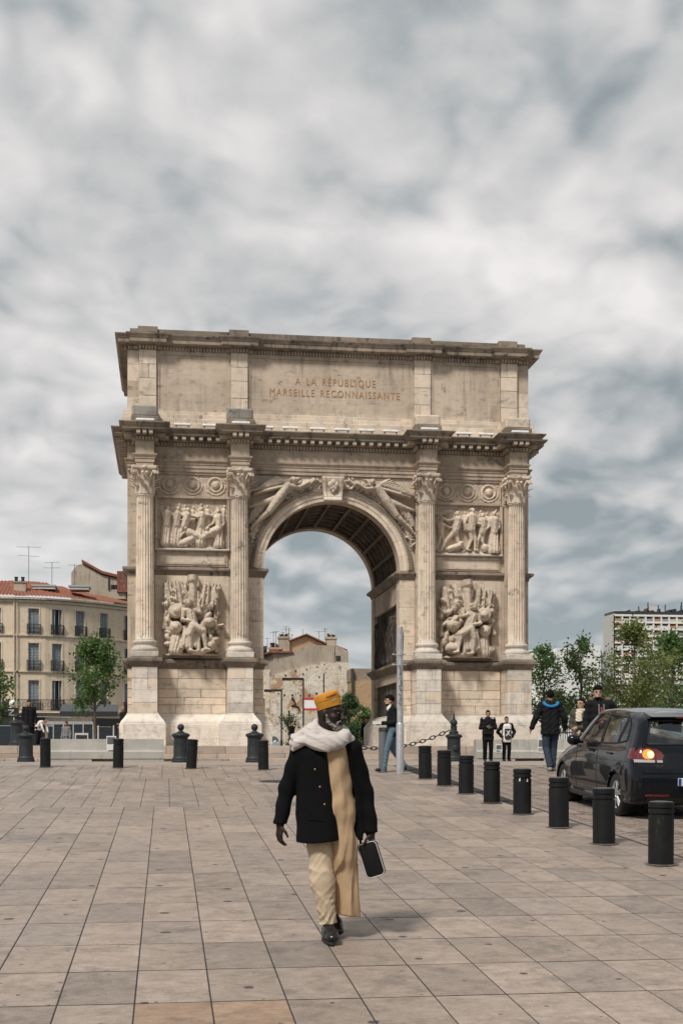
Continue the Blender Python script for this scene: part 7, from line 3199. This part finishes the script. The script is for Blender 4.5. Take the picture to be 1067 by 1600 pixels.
    for y in (-d / 2 + .006, d / 2 - .006):
        pts = [(x * .93, y - .004 * (1 if y < 0 else -1), hgt / 2 + (z - hgt / 2) * .965) for x, z in R0]
        MB().tube(pts + [pts[0]], .0028, 6, False).build('piping', M['white_trim'], bag, True)
    zp = [(x * 1.005, 0, z) for x, z in R0[2:n // 2 + 3]]
    MB().tube(zp, .004, 5).build('zip', M['zinc'], bag)
    MB().tube([(-.045, .0, hgt - .004), (-.035, -.0, hgt + .06), (-.005, 0, hgt + .095), (.02, 0, hgt + .07), (.03, 0, hgt - .004)], .010, 6).build('strap', M['cl_dark'], bag, True)
    tag(bag, 'black wash bag with white piping in the left hand of the elderly man', 'bag')


M['eye'] = plain('dark_eye', (.05, .035, .03), .2, var=.02)
t = NT('yellow_cap')
p_ = t.obj()
c_ = t.mix(t.rng(t.noise(p_, 14, 4), .3, .7), (.62, .285, .035), (.52, .22, .03))
t.bump(t.noise(p_, 260, 2), .002)
M['cap'] = t.fin(c_, .7, 0, .2)
M['thread_dark'] = plain('dark_thread', (.10, .055, .02), .8)
M['thread_tan'] = plain('tan_thread', (.38, .17, .03), .8)
elder()


# ---- passers-by: a shared figure with poses and clothes
REST = dict(pelvis=(0, 0, .93), chest=(0, 0, 1.30), neck=(0, .01, 1.46), head=(0, -.012, 1.625),
            shl=(-.18, 0, 1.42), shr=(.18, 0, 1.42), ell=(-.24, .03, 1.14), elr=(.24, .03, 1.14), wrl=(-.25, -.05, .89), wrr=(.25, -.05, .89),
            hil=(-.09, 0, .92), hir=(.09, 0, .92), knl=(-.10, -.02, .50), knr=(.10, -.02, .50), anl=(-.10, .03, .08), anr=(.10, .03, .08), tol=(-.11, -.15, .03), tor=(.11, -.15, .03))


def person(loc, rz, H, label, pose=None, skin_m='skin_tan', top='cl_dark', hem=.80, legs='denim_d', shoes='leather', hair='short', head_yaw=0.0, bulk=1.0, fine=.014, extras=None, group=None, open_front=None, bare_arms=False, beard=False):
    J = {k: np.array(v_, float) for k, v_ in REST.items()}
    for k, v_ in (pose or {}).items():
        J[k] = np.array(v_, float)
    s = H / 1.75
    J = {k: v_ * s for k, v_ in J.items()}
    pts = np.array(list(J.values()))
    lo = pts.min(0) - .18 * s
    hi = pts.max(0) + .20 * s
    lo[2] = -.02

    def V_(h=fine):
        return Vol(lo, hi, h)
    c = J['head']
    ca, sa = math.cos(head_yaw), math.sin(head_yaw)

    def hp(x, y, z):      # y positive is towards the face
        return (c[0] + (x * ca + y * sa) * s, c[1] + (x * sa - y * ca) * s, c[2] + z * s)
    Rm = np.array([[ca, -sa, 0], [sa, ca, 0], [0, 0, 1]])
    v = V_(fine * .85)
    v.ell(hp(0, -.01, .02), np.array((.077, .096, .105)) * s, .0, Rm=Rm)
    v.ell(hp(0, .03, -.06), np.array((.056, .058, .062)) * s, .025 * s, Rm=Rm)
    v.cap(hp(0, .085, .015), hp(0, .108, -.03), .010 * s, .015 * s, .012 * s)
    for q in (-1, 1):
        v.ell(hp(q * .078, -.01, -.01), np.array((.012, .022, .03)) * s, .008, Rm=Rm)
        v.cap(hp(q * .015, .084, .028), hp(q * .045, .072, .028), .010 * s, .010 * s, .01)
        v.ell(hp(q * .032, .092, .006), np.array((.016, .010, .009)) * s, .006, True, Rm=Rm)
    v.cap(hp(-.02, .084, -.068), hp(.02, .084, -.068), .010 * s, .010 * s, .006)
    v.cap(hp(0, -.02, -.05), tuple(J['neck']), .052 * s, .058 * s, .02)
    v.cap(J['shl'], J['shr'], .06 * s, .06 * s, .03)
    for x in (-.06, .06):
        v.cap(J['chest'] + np.array((x * s, 0, 0)), J['pelvis'] + np.array((x * s, 0, 0)), .078 * s, .078 * s, .02)
    for q in 'lr':
        v.cap(J['sh' + q], J['el' + q], .047 * s, .038 * s, .02)
        v.cap(J['el' + q], J['wr' + q], .038 * s, .027 * s, .01)
        d = J['wr' + q] - J['el' + q]
        d = d / np.linalg.norm(d)
        sd = np.cross(d, (1, 0, 0) if abs(d[0]) < .7 else (0, 1, 0))
        sd /= np.linalg.norm(sd)
        nb = np.cross(d, sd)
        w = J['wr' + q]
        v.cap(w, w + d * .075 * s, .026 * s, .030 * s, .012)
        for i in range(4):
            o = (i - 1.5) * .019 * s
            k0 = w + d * .08 * s + sd * o
            k1 = k0 + d * (.035, .042, .040, .03)[i] * s + nb * .006
            k2 = k1 + d * .028 * s + nb * .022 * s
            v.cap(k0, k1, .0095 * s, .009 * s, .003)
            v.cap(k1, k2, .009 * s, .008 * s, .002)
        t0 = w + d * .03 * s + sd * .028 * s
        v.cap(t0, t0 + (d * .045 + sd * .028) * s, .012 * s, .009 * s, .005)
        v.cap(J['hi' + q], J['kn' + q], .08 * s, .055 * s, .03)
        v.cap(J['kn' + q], J['an' + q], .052 * s, .034 * s, .01)
    body = v.build('person', M[skin_m])
    body.location = loc
    body.rotation_euler = (0, 0, rz)
    tag(body, label, 'person', group)
    # trousers
    v = V_()
    for q in 'lr':
        v.cap(J['hi' + q] + (0, 0, .03), J['kn' + q], .100 * s, .078 * s, .03)
        v.cap(J['kn' + q], J['an' + q] + (0, 0, .02), .076 * s, .066 * s, .015)
    v.cap(J['hil'] + (0, 0, .05), J['hir'] + (0, 0, .05), .11 * s, .11 * s, .03)
    v.ripple(lambda X, Y, Z: .006 * np.sin(Z * 70 + X * 40 + Y * 25) * np.clip(1 - Z / (.75 * s), 0, 1))
    v.build('trousers', M[legs], body)
    for q in 'lr':
        v = Vol(np.minimum(J['an' + q], J['to' + q]) - .1, np.maximum(J['an' + q], J['to' + q]) + .1, fine * .8)
        v.cap(J['an' + q], J['an' + q] * (1, 1, 0) + (0, .02 * s, max(.04, J['an' + q][2] - .05)), .045 * s, .043 * s, .02)
        v.cap(J['an' + q] * (1, 1, 0) + (0, .01, max(.042, J['an' + q][2] - .045)), J['to' + q] + (0, 0, .012), .043 * s, .036 * s, .02)
        v.build('shoe', M[shoes], body)
    # jacket or jumper
    v = V_()
    b = bulk
    v.cap(J['shl'], J['shr'], .076 * s * b, .076 * s * b, .03)
    for x in (-.075, .075):
        v.cap(J['chest'] + np.array((x * s, 0, .06 * s)), (J['pelvis'] + np.array((x * .95 * s, 0, .08 * s))), .108 * s * b, .105 * s * b, .03)
        v.cap(J['pelvis'] + np.array((x * .95 * s, 0, .1 * s)), J['pelvis'] * (1, 1, 0) + np.array((x * s, 0, (hem - .04) * s)), .108 * s * b, .118 * s * b, .03)
    v.cap(J['neck'] - (0, 0, .02 * s), J['neck'] + (0, 0, .025 * s), .07 * s, .066 * s, .02)
    for q in 'lr':
        e = J['wr' + q]
        v.cap(J['sh' + q], J['el' + q], .068 * s * b, .06 * s * b, .03)
        if not bare_arms:
            v.cap(J['el' + q], e, .060 * s * b, .05 * s * b, .02)
    v.ripple(lambda X, Y, Z: .005 * np.sin(Z * 48 + X * 30 + Y * 20 + 2 * np.sin(X * 14)))
    hz = hem * s
    low = min(J['wrl'][2], J['wrr'][2]) - .2
    v.keep(lambda X, Y, Z: np.where((np.abs(X - J['pelvis'][0]) < .20 * s * b) & (np.abs(Y - J['pelvis'][1]) < .22 * s), hz - Z, low - Z))
    if open_front:
        w0 = open_front * s
        D0 = np.broadcast_to(np.maximum(np.abs(v.xyz()[0] - J['chest'][0]) - w0, v.xyz()[1] + .02 + 0 * v.xyz()[2]), v.D.shape)
        D0 = np.maximum(D0, v.xyz()[2] - (1.45 * s))
        v.D = np.maximum(v.D, -D0).astype(np.float32)
    jacket = v.build('jacket' if not bare_arms else 'shirt', M[top], body)
    # hair
    if hair:
        v = Vol(c - .2 * s, c + .2 * s, fine * .75)
        if hair == 'short':
            v.ell(hp(0, -.018, .028), np.array((.084, .102, .106)) * s, .0, Rm=Rm)
        elif hair == 'thick':
            v.ell(hp(0, -.012, .045), np.array((.092, .110, .102)) * s, .0, Rm=Rm)
            v.ell(hp(0, .05, .09), np.array((.07, .05, .035)) * s, .02, Rm=Rm)
        elif hair == 'bun':
            v.ell(hp(0, -.02, .03), np.array((.086, .104, .106)) * s, .0, Rm=Rm)
            v.ell(hp(0, -.12, -.02), np.array((.06, .06, .08)) * s, .03, Rm=Rm)
        fx, fy = sa, -ca
        cc = c.copy()

        def front(X, Y, Z):
            fwd = (X - cc[0]) * fx + (Y - cc[1]) * fy
            return np.maximum(fwd - np.where(Z - cc[2] > .055 * s, .2, .02 * s), (cc[2] - (.055 if hair != 'bun' else .1) * s) - Z) if True else 0
        v.keep(front)
        v.build('hair', M['hair'], body)
    if beard:
        v = Vol(c - .16 * s, c + .16 * s, .008)
        v.ell(hp(0, .030, -.082), np.array((.057, .060, .048)) * s, .0, Rm=Rm)
        fx, fy = sa, -ca
        v.keep(lambda X, Y, Z: np.maximum(Z - (c[2] - .074 * s), 0 * X - 1))
        v.build('beard', M['hair'], body)
    if fine < .0155:
        for q in (-1, 1):
            MB().sphere(hp(q * .031, .083, .006), .0095 * s, 8, 6).build('eye', M['eye'], body, True)
            MB().tube([hp(q * .014, .094, .026), hp(q * .032, .090, .031), hp(q * .048, .078, .026)], .0045 * s, 5).build('eyebrow', M['hair'], body)
    if extras:
        extras(body, J, s, hp, jacket)
    return body


def passers():
    # bearded man in profile behind the silver pole, walking left, a white box in his hand
    def ex(body, J, s, hp, jk):
        v = Vol(J['neck'] - .14, J['neck'] + .14, .010)
        v.cap(J['neck'] + (0, -.03, -.02), J['neck'] + (0, -.02, .035), .072, .064, .01)
        v.build('shirt_collar', M['cl_white'], body)
    b = person((4.93, 28.55, gz(28.6)), R(-90), 1.70, 'bearded man in black blazer and light jeans striding left behind the silver pole',
               dict(shl=(-.18, .02, 1.42), wrr=(.16, -.24, 1.10), elr=(.23, .04, 1.13), wrl=(-.22, .06, .88), ell=(-.24, .05, 1.14),
                    knr=(.09, -.14, .51), anr=(.09, -.20, .09), tor=(.09, -.37, .04), knl=(-.09, .06, .50), anl=(-.09, .30, .13), tol=(-.10, .17, .035), neck=(0, -.02, 1.46), head=(0, -.06, 1.62)),
               'skin_light', 'cl_dark', .80, 'denim', 'leather', 'thick', 0, .97, .013, ex, beard=True)
    box = empty('takeaway_box', (4.93 - .36, 28.55 - .16, gz(28.6) + 1.05))
    MB().box(-.09, .09, -.06, .06, 0, .05, .006).build('tray', M['paper'], box)
    MB().box(-.094, .094, -.064, .064, .05, .07, .006).build('lid', M['paper'], box)
    tag(box, 'small white food box held out by the man in profile', 'box')

    # the two boys before the barrier
    def ex2(body, J, s, hp, jk):
        for q in (-1, 1):
            a = J['shl' if q < 0 else 'shr']
            for k, mt in ((0, 'cl_white'), (1, 'cl_red'), (2, 'cl_white')):
                o = a[0] * (.70 + .14 * k)
                pts = [(o + q * .01, .076 * math.sin(t_) * -1.04, a[2] + .080 * math.cos(t_) * 1.02) for t_ in (-.6, 0, .5, .9)]
                pts = [(o, a[1] - .083 * math.sin(t_), a[2] + .083 * math.cos(t_)) for t_ in (-.5, 0, .5, .95, 1.35)]
                MB().tube(pts, .011, 5).build('shoulder_stripe', M[mt], jk)
        ph = (J['wrl'] + J['wrr']) / 2
        MB().box(ph[0] - .035, ph[0] + .035, ph[1] - .09, ph[1] - .075, ph[2] - .04, ph[2] + .09, .004).build('phone', M['shop'], body)
        MB().box(-.17, .17, -.20, -.13, .93 * s, 1.12 * s, .02).build('belt_bag', M['leather'], body)
        MB().tube([(-.15, -.14, 1.1 * s), (-.05, -.145, 1.3 * s), (.12, -.05, 1.46 * s)], .012, 5).build('bag_strap', M['leather'], body)
    p = at(762, 1190, 40.0)
    person((p.x, 40.0, Z_TOP), R(-8), 1.62, 'taller boy in dark tracksuit top with shoulder stripes looking at his phone',
           dict(ell=(-.25, -.02, 1.14), elr=(.25, -.02, 1.14), wrl=(-.07, -.24, 1.16), wrr=(.09, -.24, 1.14), head=(0, -.045, 1.61)), 'skin_tan', 'cl_dark', .72, 'cl_black', 'leather', 'short', .1, 1.08, .015, ex2, 'boys standing before the barrier')

    def ex3(body, J, s, hp, jk):
        v = Vol((-.3, -.3, .6), (.3, .2, 1.5), .016)
        for x in (-.05, .05):
            v.cap((x, -.03, 1.36 * s), (x, -.03, .80 * s), .094, .098, .03)
        v.ripple(lambda X, Y, Z: .004 * np.sin(Z * 40 + X * 30))
        v.keep(lambda X, Y, Z: .74 * s - Z)
        tee = v.build('t_shirt', M['cl_white'], body)
        # dark print: square with a pale figure and lines of text
        y = -.138
        MB().box(-.10, .10, y - .006, y + .05, .90 * s, 1.27 * s).build('print', M['ink_black'], tee)
        for k, pts in enumerate(([(-.05, 1.20), (.02, 1.10), (.06, 1.00)], [(.06, 1.21), (0, 1.10), (-.06, .98)], [(-.03, 1.14), (.05, 1.13)], [(-.07, 1.06), (.01, 1.04)])):
            MB().tube([(x, y - .010, z * s) for x, z in pts], .014 - .003 * (k > 1), 5).build('print_figure', M['cl_white'], tee)
        for z in (.875, .845):
            MB().box(-.08, .08, y - .004, y + .05, z * s, (z + .016) * s).build('print_text', M['ink_black'], tee)
    M['ink_black'] = plain('black_print', (.012, .012, .013), .8)
    p = at(791, 1188, 40.3)
    person((p.x, 40.3, Z_TOP), R(4), 1.42, 'smaller boy in open dark jacket over a white shirt with black print',
           dict(ell=(-.34, .06, 1.15), elr=(.34, .06, 1.15), wrl=(-.21, -.06, .95), wrr=(.21, -.06, .95)), 'skin_tan', 'cl_dark', .76, 'cl_black', 'leather', 'short', 0, 1.08, .015, ex3, 'boys standing before the barrier', open_front=.085)

    # man walking away, blue hood lining
    def ex4(body, J, s, hp, jk):
        v = Vol((-.3, -.25, 1.2), (.3, .35, 1.75), .012)
        n = 14
        prev = None
        for i in range(n + 1):
            a = math.pi * (i / n)
            pnt = (.155 * math.cos(a), .085 + .045 * math.sin(a), 1.47 * s - .085 * math.sin(a))
            if prev:
                v.cap(prev, pnt, .034, .034, .01)
            prev = pnt
        v.build('hood_lining', M['cl_blue'], body)
        v = Vol((-.3, -.25, 1.2), (.3, .35, 1.75), .014)
        v.ell((0, .085, 1.42 * s), (.125, .065, .09), .01)
        v.build('hood', M['cl_dark'], body)
    person((8.60, 28.8, gz(28.8)), R(180 - 6), 1.84, 'man seen from behind in dark jacket with bright blue hood lining and jeans',
           dict(ell=(-.30, .02, 1.15), wrl=(-.33, -.06, .93), elr=(.32, .06, 1.15), wrr=(.40, .02, .94),
                knl=(-.09, -.10, .50), anl=(-.06, -.02, .09), tol=(-.06, -.20, .04), knr=(.09, .0, .50), anr=(.05, .22, .10), tor=(.05, .04, .03)),
           'skin_tan', 'cl_dark', .78, 'denim_d', 'sneaker', 'short', 0, 1.16, .014, ex4)

    # woman and man behind the car
    def ex5(body, J, s, hp, jk):
        v = Vol(J['neck'] - .22, J['neck'] + .2, .012)
        for k in range(12):
            a, a2 = 2 * math.pi * k / 12, 2 * math.pi * (k + 1) / 12
            for r_, z in ((.075, .02), (.09, -.03)):
                v.cap(J['neck'] + (r_ * math.cos(a), r_ * math.sin(a), z), J['neck'] + (r_ * math.cos(a2), r_ * math.sin(a2), z), .035, .035, .01)
        v.cap(J['neck'] + (.02, -.10, -.04), J['neck'] + (.06, -.15, -.32), .045, .04, .02)
        v.cap(J['neck'] + (-.03, -.10, -.04), J['neck'] + (-.02, -.15, -.28), .045, .04, .02)
        v.ripple(lambda X, Y, Z: .005 * np.sin(Z * 90 + X * 50))
        v.build('scarf', M['cl_cream'], body)
    yy = 27.2
    p = at(907, 1170, yy)
    person((p.x, yy, gz(yy)), R(-42), 1.66, 'dark haired woman in olive jacket and cream scarf behind the car',
           dict(elr=(.24, -.03, 1.12), wrr=(.05, -.26, 1.08), ell=(-.24, -.03, 1.12), wrl=(-.06, -.25, 1.06)), 'skin_light', 'cl_olive', .86, 'cl_beige', 'leather', 'bun', -.1, 1.0, .014, ex5)

    def ex6(body, J, s, hp, jk):
        v = Vol(J['neck'] - .3, J['neck'] + .3, .012)
        n = 12
        prev = None
        for i in range(n + 1):
            a = math.pi * (-.05 + 1.1 * i / n)
            pnt = J['neck'] + (.17 * math.cos(a), .02 + .11 * math.sin(a), .055 - .01 * math.sin(a))
            if prev is not None:
                v.cap(prev, pnt, .048, .048, .01)
            prev = pnt
        v.ripple(lambda X, Y, Z: .007 * np.sin(X * 160) * np.sin(Y * 150 + Z * 120))
        v.build('fur_hood', M['fur'], body)
        MB().tube([tuple(J['neck'] + (.0, -.135, -.10)), tuple(J['neck'] + (.0, -.165, -.40))], .022, 6).build('zip_front', M['cl_red'], body)
        for q in (-1, 1):
            MB().tube([tuple(J['neck'] + (q * .05, -.12, -.04)), tuple(J['neck'] + (q * .045, -.16, -.34))], .016, 6).build('hoodie_edge', M['cl_grey'], body)
        MB().tube([hp(-.022, .092, -.058), hp(0, .099, -.064), hp(.022, .092, -.058)], .0035, 5).build('smile', M['cl_white'], body)
    yy = 24.6
    p = at(937, 1170, yy)
    person((p.x, yy, gz(yy)), R(-6), 1.93, 'bearded smiling man in dark coat with tan fur hood behind the car',
           dict(elr=(.33, .0, 1.20), wrr=(.28, -.2, 1.05), head=(-.045, -.02, 1.625)), 'skin_light', 'cl_dark', .75, 'denim_d', 'leather', 'thick', -.1, 1.06, .014, ex6, beard=True)

    # left side
    yy = 36.0
    p = at(-5, 1170, yy)
    person((p.x - .12, yy, Z_TOP), R(100), 1.75, 'person in black short sleeved shirt cut off by the left edge of the picture',
           dict(elr=(.26, .0, 1.12), wrr=(.27, -.03, .88)), 'skin_tan', 'cl_black', .82, 'cl_black', 'leather', 'short', 0, 1.0, .016, None, bare_arms=True)
    yy = 48.6
    p = at(46, 1170, yy)
    person((p.x, yy, Z_TOP + .5), R(10), 1.66, 'man in black standing behind the far left iron ball post', None, 'skin_tan', 'cl_dark', .70, 'cl_black', 'leather', 'short', 0, 1.1, .018)
    yy = 47.6
    p = at(60, 1170, yy)
    person((p.x, yy, Z_TOP + .5), R(60), 1.15, 'person in a white shirt bending down beside the man in black',
           dict(chest=(0, -.22, 1.22), neck=(0, -.34, 1.30), head=(0, -.46, 1.36), shl=(-.18, -.32, 1.28), shr=(.18, -.32, 1.28), ell=(-.22, -.42, 1.0), elr=(.22, -.42, 1.0), wrl=(-.18, -.5, .78), wrr=(.18, -.5, .78)), 'skin_tan', 'cl_white', .84, 'cl_dark', 'leather', 'short', 0, 1.0, .018)
    yy = 62
    p = at(104, 1170, yy)
    person((p.x, yy, Z_TOP + .07), R(-30), 1.6, 'person in grey sweater by the cafe terrace panes', None, 'skin_tan', 'cl_grey', .8, 'denim_d', 'leather', 'short', 0, 1.0, .02)
    yy = 50.0
    p = at(193, 1170, yy)
    person((p.x, yy, Z_TOP + .5), R(-60), 1.5, 'bald man in black beside the left corner of the arch',
           dict(elr=(.26, -.04, 1.15), wrr=(.1, -.25, 1.0)), 'skin_tan', 'cl_dark', .78, 'cl_black', 'leather', None, 0, 1.05, .018)
    for (x, yy, rz, lab, top) in ((456, 66, 60, 'small far person in dark clothes under the lamp posts', 'cl_dark'), (573, 58, -20, 'person in dark clothes beyond the arch by the right pier', 'cl_dark')):
        p = at(x, 1170, yy)
        person((p.x, yy, Z_TOP + .07), R(rz), 1.72, lab, None, 'skin_tan', top, .8, 'cl_black', 'leather', 'short', 0, 1.0, .022)


passers()
